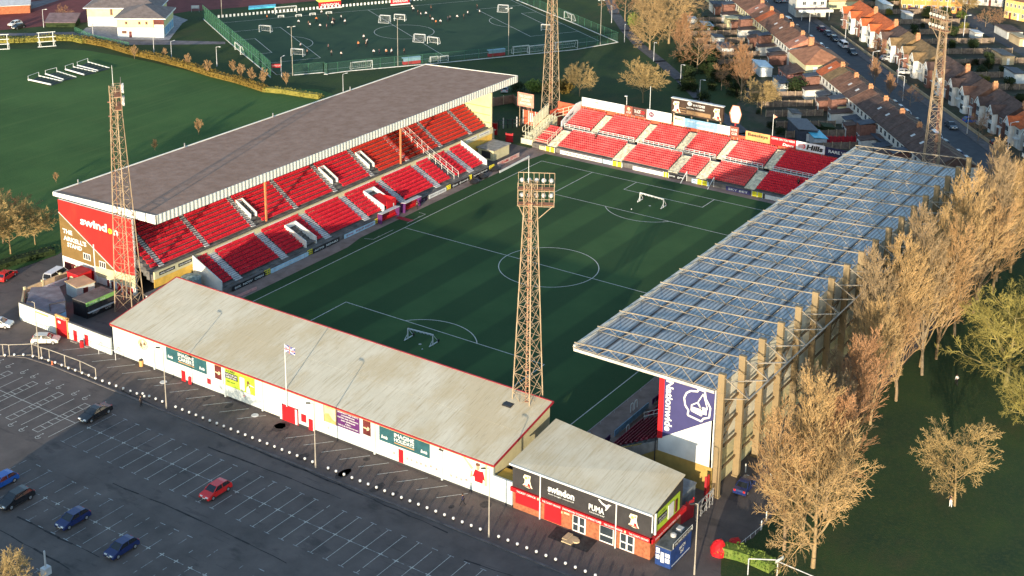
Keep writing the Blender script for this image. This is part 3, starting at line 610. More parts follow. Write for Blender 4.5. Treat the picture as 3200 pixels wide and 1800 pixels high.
onwall(-2.1, .9, .95, 1.2, RED, 'shutter'); onwall(16.6, 1.2, .75, .85, DKRED, 'hatch')
b = onwall(2.0, 0, 3.6, 2.75, WHITE, 'entrance'); m = MB(); m.box(F-.05, F-.03, -.95, 1.35, 0, 2.4); m.build('gate', RED, b); m = MB(); m.box(F-.12, F-.04, 1.25, 1.5, 0, 2.6); m.box(F-.12, F-.04, -1.6, -1.42, 0, 2.6); m.box(F-.12, F-.04, -1.6, 1.5, 2.45, 2.6); m.build('gate_frame', DKRED, b)
onwall(5.1, .3, 3.0, 2.2, mat('cream_stain', (.68, .64, .55), .8), 'cladding_sheet')
b = onwall(34.4, .9, 6.0, 3.3, mat('grey_mural', (.62, .65, .62), .8, .06), 'mural', 'pale grey mural panel with a round club badge')
m = MB(); stamp(m, (F-.05, 31.4, 2.6), -Y, 2.2, 2.2, [(.5+.5*math.cos(a), .5+.42*math.sin(a)) for a in [2*PI*i/20 for i in range(20)]], .02); k_ = m.build('badge', mat('badge_tan', (.50, .42, .28), .7, .4, 3), b)
m = MB(); stamp(m, (F-.07, 31.0, 3.0), -Y, 1.2, 1.2, [(0, .3), (.3, .1), (.5, .5), (.3, .8), (.1, .7)], .02); stamp(m, (F-.07, 30.3, 3.5), -Y, .8, .8, [(0, .3), (.7, .1), (.9, .5), (.5, .9)], .02); m.build('badge_mark', mat('badge_brown', (.12, .09, .06)), k_)
# player mural
b = onwall(-28, 1.75, 6.3, 3.5, mat('pale_mural', (.70, .72, .66), .8, .05, .4), 'mural', 'pale mural with a footballer in a red shirt')
m = MB(); stamp(m, (F-.05, -32.0, 1.9), -Y, 2.0, 1.75, [(0, .3), (.2, 1), (.55, .95), (.85, 1), (1, .3), (.85, .35), (.8, 0), (.2, 0), (.15, .4)], .02); m.build('shirt_picture', RED, b)
m = MB(); stamp(m, (F-.05, -32.55, 3.65), -Y, .6, .9, [(.2, 0), (.8, 0), (1, .5), (.8, 1), (.3, 1), (0, .5)], .02); stamp(m, (F-.05, -31.6, 2.2), -Y, .4, 1.2, [(0, 0), (1, .2), (1, 1), (.4, .8)], .02); m.build('face_picture', mat('mural_skin', (.52, .28, .18)), b)
m = MB(); stamp(m, (F-.07, -32.5, 4.2), -Y, .75, .5, [(0, .2), (.3, 0), (.9, .3), (1, .8), (.5, 1), (.1, .8)], .02); m.build('hair_picture', mat('brown_hair', (.12, .05, .03)), b)
m = MB(); stamp(m, (F-.045, -33.9, 1.75), -Y, .4, 3.3, [(0, 0), (1, 0), (1, 1), (.3, .9)], .01); stamp(m, (F-.045, -30.2, 3.4), -Y, 2.0, 1.6, [(0, 1), (.2, 1), (1, .2), (.8, 0)], .01); m.build('glow_picture', mat('mural_yellow', (.70, .66, .25)), b)
lettering('TOGETHER\nWE ARE\nONE CLUB', LGREY, b, (F-.03, -28.4, 2.9), -Y, Z, 2.4, 1.7)
lettering('#STFC  SWINDON', LGREY, b, (F-.03, -32.2, 1.85), -Y, Z, 1.6, .3)
m = MB(); rr = random.Random(5)
for y in (-18.9, -21.2, -21.9, -22.8, -23.5, -24.3, -25.2, -26.1, -28.5, -29.4, -30.2, -31.0, 9.0, -7.2):
    r = .22; stamp(m, (F-.04, y+r, 1.35-rr.random()*.25), -Y, 2*r, 2*r, [(.5+.5*math.cos(a)*(1 if i % 2 else .6), .5+.5*math.sin(a)*(1 if i % 2 else .6)) for i, a in enumerate([2*PI*i/12 for i in range(12)])], .02)
m.build('wall_plaque', mat('pink_plaque', (.55, .28, .26), .8, .3, 4), TE)
m = MB(); [stamp(m, (F-.02, y, 4.6), -Y, .7, .25, [(0, 0), (1, 0), (.8, 1), (.2, 1)], .25) for y in (-26.6, 20.2)]; m.build('wall_lamp', CHAR, TE)
# ---------------------------------------------------------------- club shop and ticket office
SH = thing('club_shop', 'two storey club shop with a brick ground floor, red sign band and charcoal upper storey', 'shop', (-64.5, -48.3, 0))
shp = [(-69, -38.3), (-69, -58.25), (-61, -58.25), (-58.6, -38.3)]
m = MB(); m.prism(shp, .0, 3.0); m.build('ground_floor', BRICK, SH)
m = MB(); m.prism([(-69.1, -38.25), (-69.1, -58.35), (-61, -58.35), (-58.6, -38.25)], 3.0, 6.45); up_ = m.build('upper_storey', CHAR, SH)
m = MB(); m.ext([(-69.45, -38.0, 6.45), (-69.45, -58.6, 6.45), (-61.0, -58.6, 7.75), (-58.4, -38.0, 7.75)], (0, 0, .14)); m.build('roof', ROOFB, SH)
m = MB(); m.ext([(-69.1, -58.34, 6.45), (-61, -58.34, 6.45), (-61, -58.34, 7.7)], (0, .1, 0)); m.build('gable', CHAR, SH)
m = MB(); m.box(-69.6, -69.45, -58.6, -38.0, 6.4, 6.62); m.build('gutter', WHITE, SH)
m = MB()
for y in (-42.6, -53.6): m.tube((-69.35, y, 6.4), (-69.35, y, .1), .09, .09, 6)
m.tube((-69.2, -58.5, 6.3), (-69.2, -58.5, 4), .09, .09, 6); m.build('downpipe', WHITE, SH)
m = MB(); m.box(-69.42, -69.1, -58.6, -38.1, 2.62, 3.2); m.box(-69.42, -60.5, -58.75, -58.35, 2.62, 3.2); bd = m.build('sign_band', RED, SH)
for s_, y, wd in (('TICKET OFFICE', -39.1, 2.9), ('THE COUNTY GROUND', -43.0, 2.7), ('SWINDON TOWN SUPERSTORE', -46.0, 5.6), ('THE COUNTY GROUND', -52.0, 2.6), ('THE COUNTY GROUND', -55.5, 2.7)): lettering(s_, WHITE, bd, (-69.44, y, 2.8), -Y, Z, wd, .26, bold=.02)
lettering('SWINDON TOWN FOOTBALL CLUB', WHITE, bd, (-68.8, -58.77, 2.8), X, Z, 6.5, .28, bold=.02)
m = MB()
for y in (-42.2, -51.3, -54.8): stamp(m, (-69.43, y, 2.72), -Y, .3, .4, [(.5+.5*math.cos(a), .5+.5*math.sin(a)) for a in [2*PI*i/8 for i in range(8)]], .02)
m.build('sign_badge', CREAM, bd)
b = lettering('swindon', WHITE, up_, (-69.12, -43.6, 4.35), -Y, Z, 3.9, 1.0, bold=.04); lettering('borough council', WHITE, up_, (-69.12, -43.7, 3.95), -Y, Z, 3.7, .22, bold=.01)
lettering('PUMA', WHITE, up_, (-69.12, -49.6, 3.95), -Y, Z, 2.2, .85, bold=.03); lettering('teamwear', WHITE, up_, (-69.12, -49.7, 3.6), -Y, Z, 2.2, .2)
m = MB(); stamp(m, (-69.12, -50.9, 4.6), -Y, 1.9, 1.3, [(0, .95), (.08, 1), (.35, .72), (.62, .62), (.8, .8), (1, .78), (.86, .66), (.8, .45), (.62, .05), (.52, 0), (.6, .2), (.56, .42), (.3, .55), (.1, .8)], .03); m.build('leaping_cat_emblem', WHITE, up_)
for y in (-39.8, -55.2): crest(up_, (-69.13, y, 3.75), -Y, 1.5, 1.8)
b = board(SH, (-68.2, -58.4, 3.35), X, 6.4, 2.55, LIME, 'side_hoarding', None, label='lime green hoarding on the side of the shop'); m = MB(); m.box(-67.7, -65.4, -58.5, -58.42, 4.3, 5.2); k_ = m.build('caption_panel', BLACK, b); lettering('LEASE YOUR CAR\nON THE ROAD', WHITE, k_, (-67.6, -58.5, 4.4), X, Z, 2.1, .7); lettering('i-CARS', BLACK, b, (-67.4, -58.42, 5.4), X, Z, 1.7, .3)
m = MB(); m.box(-65.0, -63.6, -58.5, -58.42, 3.6, 5.5); m.build('phone_picture', LGREY, b); m = MB(); m.box(-63.1, -62.6, -58.5, -58.42, 3.6, 5.3); m.build('figure_picture', MAROON, b)
m = MB(); m.box(-68.5, -68.25, -58.6, -58.4, 3.3, 6.2); m.build('hoarding_post', WHITE, SH)
for y, wd in ((-38.7, 3.7), (-43.1, 2.5)): patch(SH, (-69.02, y, .95 if y > -40 else .15), -Y, wd, 1.7 if y > -40 else 2.45, RED, 'shutter', .06)
for y, wd, kind in ((-47.3, 1.9, 0), (-51.2, 2.0, 1), (-54.1, 2.0, 0)):
    f = patch(SH, (-69.03, y, .12), -Y, wd, 2.35, WHITE, 'door' if not kind else 'window', .06); m = MB()
    if kind: stamp(m, (-69.1, y-.1, 1.25), -Y, wd-.2, 1.1, [(0, 0), (1, 0), (1, 1), (0, 1)]); stamp(m, (-69.1, y-.1, .3), -Y, wd-.2, .75, [(0, 0), (1, 0), (1, 1), (0, 1)])
    else:
        for q in (.12, wd/2+.1):
            for z, h in ((.3, .8), (1.3, 1.0)): stamp(m, (-69.1, y-q, z), -Y, wd/2-.28, h, [(0, 0), (1, 0), (1, 1), (0, 1)])
    m.build('pane', GLASS, f)
m = MB(); stamp(m, (-69.04, -45.3, 1.9), -Y, .5, .3, [(0, 0), (1, 0), (1, 1), (0, 1)]); stamp(m, (-69.04, -46.0, 2.0), -Y, .8, .25, [(0, 0), (1, 0), (1, 1), (0, 1)]); m.build('window_sticker', CREAM, SH)
m = MB(); m.box(-59.6, -54.6, -57.2, -50.9, 2.9, 3.1); m.box(-59.5, -54.7, -57.1, -51, 0, 2.9); top('flat_roofed_hut', m, mat('slate_blue_felt', (.14, .17, .20), .8, .15, 1), 'flat roofed hut with a slate blue roof between the shop and the big stand', 'hut', (-57, -54, 0))
# ---------------------------------------------------------------- right hand stand with roof trusses
DRM = mat('profiled_roof_sheet', (.23, .29, .325), .45, .1, .5, 0, detail=5, col2=(.37, .41, .44), spec=.5)
mix_into(DRM, noise_mask(DRM, .35, .42, .62, (1, .8, 1), 6), (.38, .40, .42), amount=.65)
mix_into(DRM, wave_mask(DRM, 'Y', .62, .42, .75), (.05, .06, .08), amount=.75)
mix_into(DRM, noise_mask(DRM, .9, .55, .72, (.12, 1.6, 1), 6), (.20, .16, .12), amount=.4)
mix_into(DRM, noise_mask(DRM, 1.4, .50, .68, (.3, 1.4, 1), 6), (.50, .48, .47), amount=.22)
bump_from(DRM, wave_mask(DRM, 'Y', .62, .1, .9), .6, .06)
DR = thing('cantilever_stand', 'tall stand with a grey blue sheeted roof hung below steel trusses and tan columns', 'stadium stand', (0, -48, 0))
x0, x1 = -51.8, 54.3
m = MB(); m.box(x0, x1, -57.7, -36.6, 15.0, 15.1); m.build('roof', DRM, DR)
m = MB()
for y in (-40.2, -43.8, -47.4, -51.0, -54.4): m.box(x0, x1, y-.09, y+.09, 15.1, 15.2)
m.build('purlin', CHAR, DR)
m = MB(); m.box(x0+.05, x1+.1, -36.75, -36.45, 14.95, 15.6); m.box(x0-.12, x0+.02, -57.7, -36.6, 14.75, 15.15); m.box(x1-.02, x1+.12, -57.7, -36.6, 14.75, 15.15); m.build('roof_edge', mat('roof_edge_white', (.46, .46, .42), .6, .15, .6), DR)
tr = MB()
def truss(x):
    m = MB(); a = .17
    m.beam((x, -59.0, 17.5), (x, -36.6, 15.95), .15, .15); m.beam((x, -58.0, 15.25), (x, -36.3, 15.25), .10)
    n = 6
    for i in range(n):
        ya = -58.2+i*21.6/n; yb = ya+21.6/n; zt = lambda y: 17.5-(y+59)*.069
        m.beam((x, ya, 15.2), (x, (ya+yb)/2, zt((ya+yb)/2)), .07); m.beam((x, (ya+yb)/2, zt((ya+yb)/2)), (x, yb, 15.2), .07)
    m.beam((x, -59.0, 17.3), (x, -62.4, 15.3), .12); m.beam((x, -58.9, 14.3), (x, -62.4, 15.3), .12)
    return m
NX = 18
for k in range(NX):
    x = x0+6.2*k+.1 if k < NX-1 else x1-.2
    truss(x).build('roof_truss', mat('truss_paint', (.23, .20, .155), .7, .2, .6), DR)
    m = MB(); m.box(x-.29, x+.29, -59.1, -58.2, 0, 17.8); m.box(x-.38, x+.38, -59.2, -58.1, 0, .25)
    for z in (4.2, 8.2, 12, 15): m.box(x-.33, x+.33, -59.14, -58.16, z, z+.18)
    m.build('column', TAN, DR)
m = MB()
for k in range(NX-1):
    xa = x0+6.2*k+.1; xb = xa+6.2; m.beam((xa, -62.4, 15.3), (xb, -62.4, 15.3), .14)
    m.beam((xa, -62.4, 15.3), (xb, -59.1, 13.2), .12); m.beam((xa, -58.6, 16.6), (xb, -62.4, 15.3), .1)
m.build('outrigger_tie', GALV, DR)
m = MB()
for k in range(NX-1):
    xa = x0+6.2*k+.5; xb = xa+5.5
    for z in (3.2, 6.4, 9.4, 12.4): m.beam((xa, -58.4, z), (xb, -58.4, z), .22, .3)
    if k % 3 == 0: m.beam((xa, -58.2, 6.4), (xb, -58.2, 9.4), .12); m.beam((xa, -58.2, 9.4), (xb, -58.2, 12.4), .12)
m.build('wall_girt', mat('brown_girt', (.16, .11, .06), .7, .2, 1), DR)
m = MB(); m.box(-51.3, 54, -57.55, -57.3, 4.8, 15.0); m.build('upper_side_wall', mat('cream_sheeting', (.66, .64, .52), .7, .08, .5), DR)
m = MB(); m.box(-51.3, 54, -57.6, -57.3, 0, 4.8); m.build('lower_side_wall', CREAM, DR)
m = MB(); m.box(54.0, 54.3, -57.5, -49.7, 0, 15.0); m.build('far_end_wall', WHITE, DR)
# near end wall, x = -51.3
m = MB(); m.ext([(-51.3, -49.7, 3.7), (-51.3, -57.7, 3.7), (-51.3, -57.7, 15.0), (-51.3, -49.7, 15.0)], (.3, 0, 0)); we = m.build('end_wall', WHITE, DR)
m = MB(); m.ext([(-51.32, -41.9, 0), (-51.32, -57.7, 0), (-51.32, -57.7, 3.7), (-51.32, -47.0, 3.7), (-51.32, -41.9, 1.0)], (.3, 0, 0)); m.build('end_wall_base', mat('gold_base', (.34, .24, .07), .8, .12, .7), DR)
m = MB(); m.ext([(-51.36, -42.0, .9), (-51.36, -49.6, 5.0), (-51.36, -49.6, 3.7), (-51.36, -44.5, .3)], (.3, 0, 0)); m.build('stair_wall', mat('grey_side_wall', (.28, .26, .23), .9, .15, 1), DR)
m = MB(); m.ext([(-51.4, -50.3, 5.9), (-51.4, -57.6, 10.7), (-51.4, -57.6, 14.85), (-51.4, -50.3, 14.95)], (.06, 0, 0)); bn = m.build('banner', NAVY, DR, label='dark blue banner with a white building emblem and white lettering')
m = MB(); m.ext([(-51.42, -49.6, 5.5), (-51.42, -50.35, 5.75), (-51.42, -50.35, 15.0), (-51.42, -49.6, 15.1)], (.08, 0, 0)); m.build('banner_stripe', RED, bn)
lettering('Nationwide', WHITE, bn, (-51.41, -50.6, 14.4), -Z, -Y, 7.4, 1.1, bold=.03)
def ring(m, pts, w_, x=-51.43):
    n = len(pts)
    for i in range(n):
        a, b = pts[i], pts[(i+1) % n]; m.beam((x, a[0], a[1]), (x, b[0], b[1]), .05, w_, side=X)
m = MB()
hp = [(-53.6, 13.4), (-53.3, 12.6), (-53.5, 11.6), (-54.0, 11.0), (-53.9, 10.3), (-55.9, 10.0), (-56.2, 10.5), (-57.0, 10.9), (-57.1, 12.3), (-56.4, 13.4), (-56.2, 14.4), (-55.3, 14.5), (-55.2, 14.1), (-54.2, 13.9)]
ring(m, hp, .24); ring(m, [(-54.4, 11.9), (-54.4, 11.1), (-55.9, 10.8), (-55.9, 11.6), (-55.2, 12.5)], .16); ring(m, [(-55.9, 11.6), (-56.7, 12.0), (-56.0, 14.0), (-55.6, 13.2), (-55.3, 12.6)], .14)
m.box(-51.45, -51.4, -55.8, -54.5, 11.0, 11.7); m.box(-51.45, -51.4, -56.6, -55.95, 11.1, 12.1); m.build('house_emblem', WHITE, bn)
m = MB(); m.tube((-51.5, -49.4, 5.4), (-51.5, -49.4, 0), .08, .08, 6); m.build('downpipe', CHAR, DR)
# terrace and seats under the roof
m = MB(); steps(m, 'x', -51.0, 54, -41.6, .9, 20, .78, .43, -1); m.build('terrace', DCONC, DR)
rws = [(-41.6-.78*i-.72, .9+.43*i) for i in range(16)]
for a, b in ((-50.7, -41.5), (-40, -30)): m = MB(); seats(m, 'x', a, b, rws, 1); m.build('seat_block', mat('maroon_seat', (.20, .012, .03), .6, .2, 1), DR)  # red seats, the shade under the roof put into their colour
m = MB(); [m.box(a, b, -42.4-.78*i, -42.2-.78*i, 1.3+.43*i, 1.75+.43*i) for a, b in ((-28.5, -18), (-16, -5), (-3, 8), (10, 21), (23, 34), (36, 47)) for i in range(14)]; m.build('seat_row', SEAT, DR)
m = MB()
for x in (-40.8, -29.3):
    for z in (.5, 1.1): m.tube((x, -42, 1+z), (x, -53, 7.0+z), .04, .04, 5)
    for k in range(8): m.tube((x, -42-1.55*k, 1+.85*k), (x, -42-1.55*k, 2.1+.85*k), .04, .04, 5)
m.build('hand_rail', WHITE, DR)
for x, wd, mt_, tx, lb in ((-51.0, 3.8, PURPLE, 'fun', 'purple end board at the near corner of the truss roofed stand'), (-46, 10, SKYB, 'travel', 'long pale blue board below the truss roofed stand'), (-34.8, 3.6, PURPLE, 'pop', 'small magenta board below the truss roofed stand'), (-30.6, 9, SKYB, 'windows', 'pale blue board under the roof edge'), (-20, 30, WHITE, '', 'long white board run hidden beneath the truss roof')):
    o = thing('advert_board', lb, 'advert board', (x+wd, -40.1, 0)); board(o, (x+wd, -40.1, .1), -X, wd, .9, mt_, 'panel', tx or None, WHITE, (.2, .25, .6, .5), .07)
    m = MB(); [m.beam((x+wd*k, -40.2, 0), (x+wd*k, -40.5, .9), .06) for k in (.1, .5, .9)]; m.build('prop', GREY, o)
for i, (x, y) in enumerate(((-38.6, -38.6), (-37.4, -38.6), (-49.6, -37.9), (-44.5, -41.2), (-33.4, -41.2))):
    m = MB(); m.path([(x, y, 0), (x, y, 1.1), (x+.15, y, 1.35), (x+.65, y, 1.35), (x+.8, y, 1.1), (x+.8, y, 0)], .06)
    top('barrier_hoop', m, WHITE, ('white hoop barrier nearest the far posts by the touchline', 'white hoop barrier beside its twin by the touchline', 'white hoop barrier by the corner behind the shop roof', 'white hoop barrier in front of the first seat block', 'white hoop barrier in front of the second seat block')[i], 'barrier', (x, y, 0), 'hoop barriers')
m = MB(); m.path([(-52.5, -36.7, .5), (-12, -36.7, .5)], .035, 5); [m.tube((x, -36.7, 0), (x, -36.7, .5), .035, .035, 5) for x in range(-52, -12, 4)]
top('touchline_rail', m, LGREY, 'thin pale rail along the right hand touchline', 'rail', (-32, -36.7, 0))
# ---------------------------------------------------------------- open seated bank at the far end
SB = thing('open_stand', 'uncovered far end stand, two tiers of faded red seats below sponsor boards', 'stadium stand', (65, 0, 0))
m = MB(); steps(m, 'y', -40, 40.5, 57.0, 1.1, 8, .86, .235, 1); m.box(56.7, 57.0, -40, 40.5, 0, 1.1); m.box(63.9, 65.2, -40, 40.0, 0, 2.85); m.build('lower_terrace', DCONC, SB)
m = MB(); steps(m, 'y', -42, 37.6, 65.2, 3.3, 9, .80, .255, 1); m.box(72.4, 73.6, -42, 37.6, 0, 5.3); m.build('upper_terrace', DCONC, SB)
lo_s = [35.3, 18.2, 4.4, -2.4, -13.6]; up_s = [29.1, 17.4, 7.2, -2.8, -14.0]
for y in lo_s: m = MB(); steps(m, 'y', y-1.15, y+1.15, 57.0, 1.3, 16, .43, .118, 1); m.build('aisle_steps', SBST, SB)
for y in up_s: m = MB(); steps(m, 'y', y-.95, y+.95, 65.2, 3.5, 17, .42, .134, 1); m.build('aisle_steps', SBST, SB)
lr = [(57.0+.86*i+.7, 1.1+.235*i) for i in range(8)]; ur = [(65.2+.80*i+.68, 3.3+.255*i) for i in range(9)]
ed = [40.3]+lo_s+[-38]
for i, (a, b) in enumerate(zip(ed, ed[1:])):
    m = MB(); seats(m, 'y', b+(1.3 if i < 5 else 0), a-(1.3 if i else .1), lr, -1); m.build('seat_block', SEATF if i < 5 else SEAT, SB)
ed = [37.3]+up_s+[-40]
for i, (a, b) in enumerate(zip(ed, ed[1:])):
    m = MB(); seats(m, 'y', b+(1.1 if i < 5 else 0), a-(1.1 if i else .2), ur, -1); m.build('seat_block', SEATF if i < 5 else SEAT, SB)
def railrun(x, ya, yb, z, h=.95):
    m = MB(); n = max(1, round(abs(yb-ya)/1.35))
    for k in range(n+1): y = ya+(yb-ya)*k/n; m.box(x-.05, x+.05, y-.05, y+.05, z, z+h)
    for q in (.08, .5, .92): m.box(x-.04, x+.04, min(ya, yb), max(ya, yb), z+h*q-.04, z+h*q+.05)
    return m
for ya, yb in ((37, 30.3), (28, 18.6), (16.2, 8.4), (6.0, -1.6), (-4.0, -12.8), (-15.2, -38)): railrun(65.15, ya, yb, 3.3).build('crush_barrier', WHITE, SB)
for ya, yb in ((34.0, 19.6), (16.9, 5.6), (3.2, -1.1), (-3.8, -12.3), (-15, -38)): railrun(63.85, ya, yb, 2.85).build('crush_barrier', WHITE, SB)
m = MB(); m.box(73.6, 73.9, -42, 37.8, 0, 6.6); m.build('rear_wall', mat('red_brown_wall', (.50, .10, .05), .75, .15, 1), SB)
m = MB(); [m.box(73.45, 73.6, y-.08, y+.08, 5.3, 6.6) for y in range(-41, 38, 3)]; m.build('rear_wall_post', mat('salmon_post', (.60, .25, .16), .7), SB)
# end walls of the bank on the left
m = MB(); m.ext([(57, 40.5, 0), (64, 40.5, 0), (64, 40.5, 4.0), (57, 40.5, 1.7)], (0, .2, 0)); m.build('end_wall', CREAM, SB)
m = MB(); m.ext([(65, 37.7, 0), (73.8, 37.7, 0), (73.8, 37.7, 7.4), (71.6, 37.7, 7.4), (65, 37.7, 4.6)], (0, .2, 0)); ewn = m.build('end_wall', WHITE, SB)
lettering('Dan Small', BLACK, ewn, (66.6, 37.68, 4.3), (1, 0, .3), Z, 3.6, .7, shear=.3, bold=.02)
m = MB()
pz = [(57.0, 40.4, 1.3), (60, 40.4, 2.2), (63.6, 40.4, 3.6)]
for dz in (.5, 1.0): m.path([Vector(p)+Z*dz for p in pz], .05, 5); m.path([(57.1, 36.6, 1.3+dz), (63.5, 36.6, 3.2+dz)], .05, 5); m.path([(57.1, 40.3, 1.2+dz), (57.1, 36.6, 1.2+dz)], .05, 5); m.path([(60.5, 40.3, 2.2+dz), (60.5, 36.6, 2.2+dz)], .05, 5)
for x in (57.1, 59, 61, 63): m.tube((x, 36.6, 1.2), (x, 36.6, 2.3+(x-57)*.3), .05, .05, 5)
m.build('stair_rail', mat('cream_rail', (.62, .60, .46), .6), SB)
# ramp and screens at the left end
RP_ = thing('ramp_screens', 'pale cream fenced ramp and stair climbing to the left end of the open stand', 'ramp', (66, 43, 0))
m = MB(); m.ext([(58, 41.2, 0), (58, 43.4, 0), (68, 43.4, 0), (68, 41.2, 0)], (0, 0, .01)); m.ext([(58, 41.4, 0), (58, 41.4, 1.2), (69, 41.4, 4.2), (69, 41.4, 0)], (0, 2.4, 0)); m.build('ramp', mat('ramp_cream', (.60, .56, .36), .8, .2, 1), RP_)
m = MB()
def screen(m, a, b, za, zb, h, n=7):
    a = Vector(a); b = Vector(b)
    for q in (0, .5, 1): m.beam(Vector((a.x, a.y, za+h*q)), Vector((b.x, b.y, zb+h*q)), .07)
    for k in range(n+1): t = k/n; p = a.lerp(b, t); z = za+(zb-za)*t; m.beam((p.x, p.y, z-.3), (p.x, p.y, z+h), .08)
screen(m, (58, 41.3), (69, 41.3), 1.2, 4.2, 1.9, 9); screen(m, (58, 44.0), (69, 44.0), 1.2, 4.4, 2.6, 9); screen(m, (58, 41.3), (58, 44), .8, .9, 2.0, 3); screen(m, (69, 41.3), (73, 37.8), 4.2, 5.3, 1.6, 4)
m.build('fence', mat('cream_rail', (.62, .60, .46), .6), RP_)
m = MB(); m.ext([(62.5, 44.0, 2.4), (69, 44.0, 4.2), (69, 44.0, 6.6), (62.5, 44.0, 5.0)], (0, .08, 0)); m.ext([(57.8, 41, 0), (57.8, 44.2, 0), (57.8, 44.2, 1.3), (57.8, 41, 1.3)], (-.1, 0, 0)); m.build('screen_panel', mat('translucent_cream', (.60, .58, .42), .6, .1, 1), RP_)
RF = thing('red_turnstile_fence', 'red timber fencing and turnstile block at the foot of the far left floodlight', 'fence', (72, 48, 0))
m = MB(); m.box(70.5, 70.7, 44.4, 52, 0, 3.6); m.box(70.7, 76, 44.4, 44.6, 0, 4.6); m.box(74, 74.2, 38, 44.4, 3, 6.2); m.build('panel', mat('red_brown_wall', (.50, .10, .05)), RF)
m = MB(); [m.box(70.35, 70.5, y, y+.12, 0, 3.7) for y in (44.6, 46.5, 48.4, 50.3, 51.9)]; m.box(70.3, 70.5, 49, 50, 1, 3.2); m.build('post', WHITE, RF)
o = thing('sponsor_sign', 'salmon and white sponsor sign at the foot of the far left floodlight', 'sign', (68.8, 48.5, 0))
board(o, (68.8, 52.6, 5.0), -Y, 4.6, 3.4, mat('salmon_panel', (.58, .26, .20), .7, .15, 1), 'panel', 'THE COUNTY\nGROUND\nAWAY FANS', WHITE, (.1, .15, .8, .7), .1, bold=.02)
m = MB(); m.beam((68.9, 52, 0), (68.9, 52, 5), .15); m.beam((68.9, 48.6, 0), (68.9, 48.6, 5), .15); m.build('post', RUST, o)
# boards along the back
def backboard(y0, y1, z0, z1, mt_, txt, tm, label, frac=(.1, .3, .8, .45), bold=.02, name='sponsor_board', x=73.4, shear=0):
    o = thing(name, label, 'sponsor board', (x, (y0+y1)/2, 5.3), group='sponsor boards along the back of the open stand')
    b = board(o, (x, y0, z0), -Y, y0-y1, z1-z0, mt_, 'panel', txt, tm, frac, .1, bold=bold, shear=shear)
    m = MB(); [m.box(x+.1, x+.25, y0-(y0-y1)*q-.06, y0-(y0-y1)*q+.06, 5.3, z1) for q in (.1, .9)]; m.build('post', GREY, o); return o, b
o, b = backboard(37.4, 25.9, 6.5, 8.6, WHITE, 'SAB', GOLD, 'long white sponsor board at the left end of the back wall', (.30, .55, .1, .25))
lettering('scaffolding and roofing', GREEN, b, (73.4, 30.5, 7.8), -Y, Z, 3.8, .35); lettering('01793  620 620', BLACK, b, (73.4, 32.4, 6.9), -Y, Z, 5, .4)
o, b = backboard(25.7, 23.7, 6.5, 8.6, mat('brown_panel', (.22, .07, .05)), 'CCF', WHITE, 'small brown sponsor board next to the long white one', (.2, .15, .6, .22)); m = MB(); stamp(m, (73.39, 25.1, 7.5), -Y, .8, .8, [(.5+.5*math.cos(a), .5+.5*math.sin(a)) for a in [2*PI*i/12 for i in range(12)]]); m.build('badge', CREAM, b)
o, b = backboard(23.6, 20.1, 6.5, 8.6, mat('dark_brown_panel', (.10, .04, .035)), '76 ACRE', WHITE, 'dark brown sponsor board with white and red lettering', (.1, .35, .5, .4)); lettering('CO', RED, b, (73.39, 21.8, 7.2), -Y, Z, 1.3, .8, bold=.04); lettering('groundworks', WHITE, b, (73.39, 22.9, 6.7), -Y, Z, 2.2, .25)
o, b = backboard(20.0, 13.6, 6.3, 8.7, WHITE, None, WHITE, 'white sponsor board with a dark round badge'); m = MB(); stamp(m, (73.39, 19.4, 7.0), -Y, 1.3, 1.2, [(.5+.5*math.cos(a), .5+.5*math.sin(a)) for a in [2*PI*i/16 for i in range(16)]]); k_ = m.build('badge', mat('badge_plum', (.14, .03, .08)), b); lettering('M', WHITE, k_, (73.36, 19.05, 7.35), -Y, Z, .6, .5)
o, b = backboard(13.0, 10.3, 6.2, 8.4, mat('board_cream', (.66, .64, .50)), 'BRIGHTS', DKRED, 'cream sponsor board under the scoreboard', (.1, .6, .8, .25))
o, b = backboard(10.3, 2.1, 6.3, 8.3, SKYB, 'SPORT, LEISURE AND', WHITE, 'pale blue sponsor board under the scoreboard', (.1, .6, .7, .2)); lettering('Swindon Council', WHITE, b, (73.39, 7.2, 6.5), -Y, Z, 4.2, .45)
backboard(2.1, -1.0, 6.3, 8.3, mat('pale_board', (.60, .68, .64)), None, WHITE, 'blank pale sponsor board right of the pale blue one')
backboard(-1.0, -3.1, 6.1, 8.5, mat('brown_panel', (.22, .07, .05)), 'HOME\nCLUB', WHITE, 'brown hoarding with white boxes below the clock', (.15, .2, .7, .6))
o, b = backboard(-4.8, -10.6, 6.1, 8.1, ORANGE, 'Beesleys', BLACK, 'orange sponsor board reading Beesleys', (.1, .38, .82, .45), .03); lettering('caterers', GREY, b, (73.39, -7.5, 6.35), -Y, Z, 1.8, .22)
o, b = backboard(-10.7, -16.6, 6.1, 8.0, RED, 'COME ON YOU REDS', WHITE, 'red sponsor board reading COME ON YOU REDS', (.04, .66, .92, .24), .03); lettering('Dance', WHITE, b, (73.39, -13.6, 6.3), -Y, Z, 2.6, .65, bold=.03, shear=.2)
o, b = backboard(-16.7, -23.2, 6.1, 8.0, mat('hills_white', (.70, .70, .72)), 'Hills', BLACK, 'white sponsor board reading Hills with a red swirl', (.36, .2, .58, .62), .05, shear=.15); m = MB(); [m.beam((73.36, -17.2, 7.0+q*.25), (73.36, -18.7, 7.15+q*.35), .04, .12, side=X) for q in (-1, 0, 1)]; stamp(m, (73.38, -17.2, 6.4), -Y, 1.7, 1.3, [(.6, 0), (.9, .2), (1, .5), (.9, .8), (.6, 1), (.8, .5)]); m.build('swirl', mat('swirl_red', (.60, .12, .14)), b)
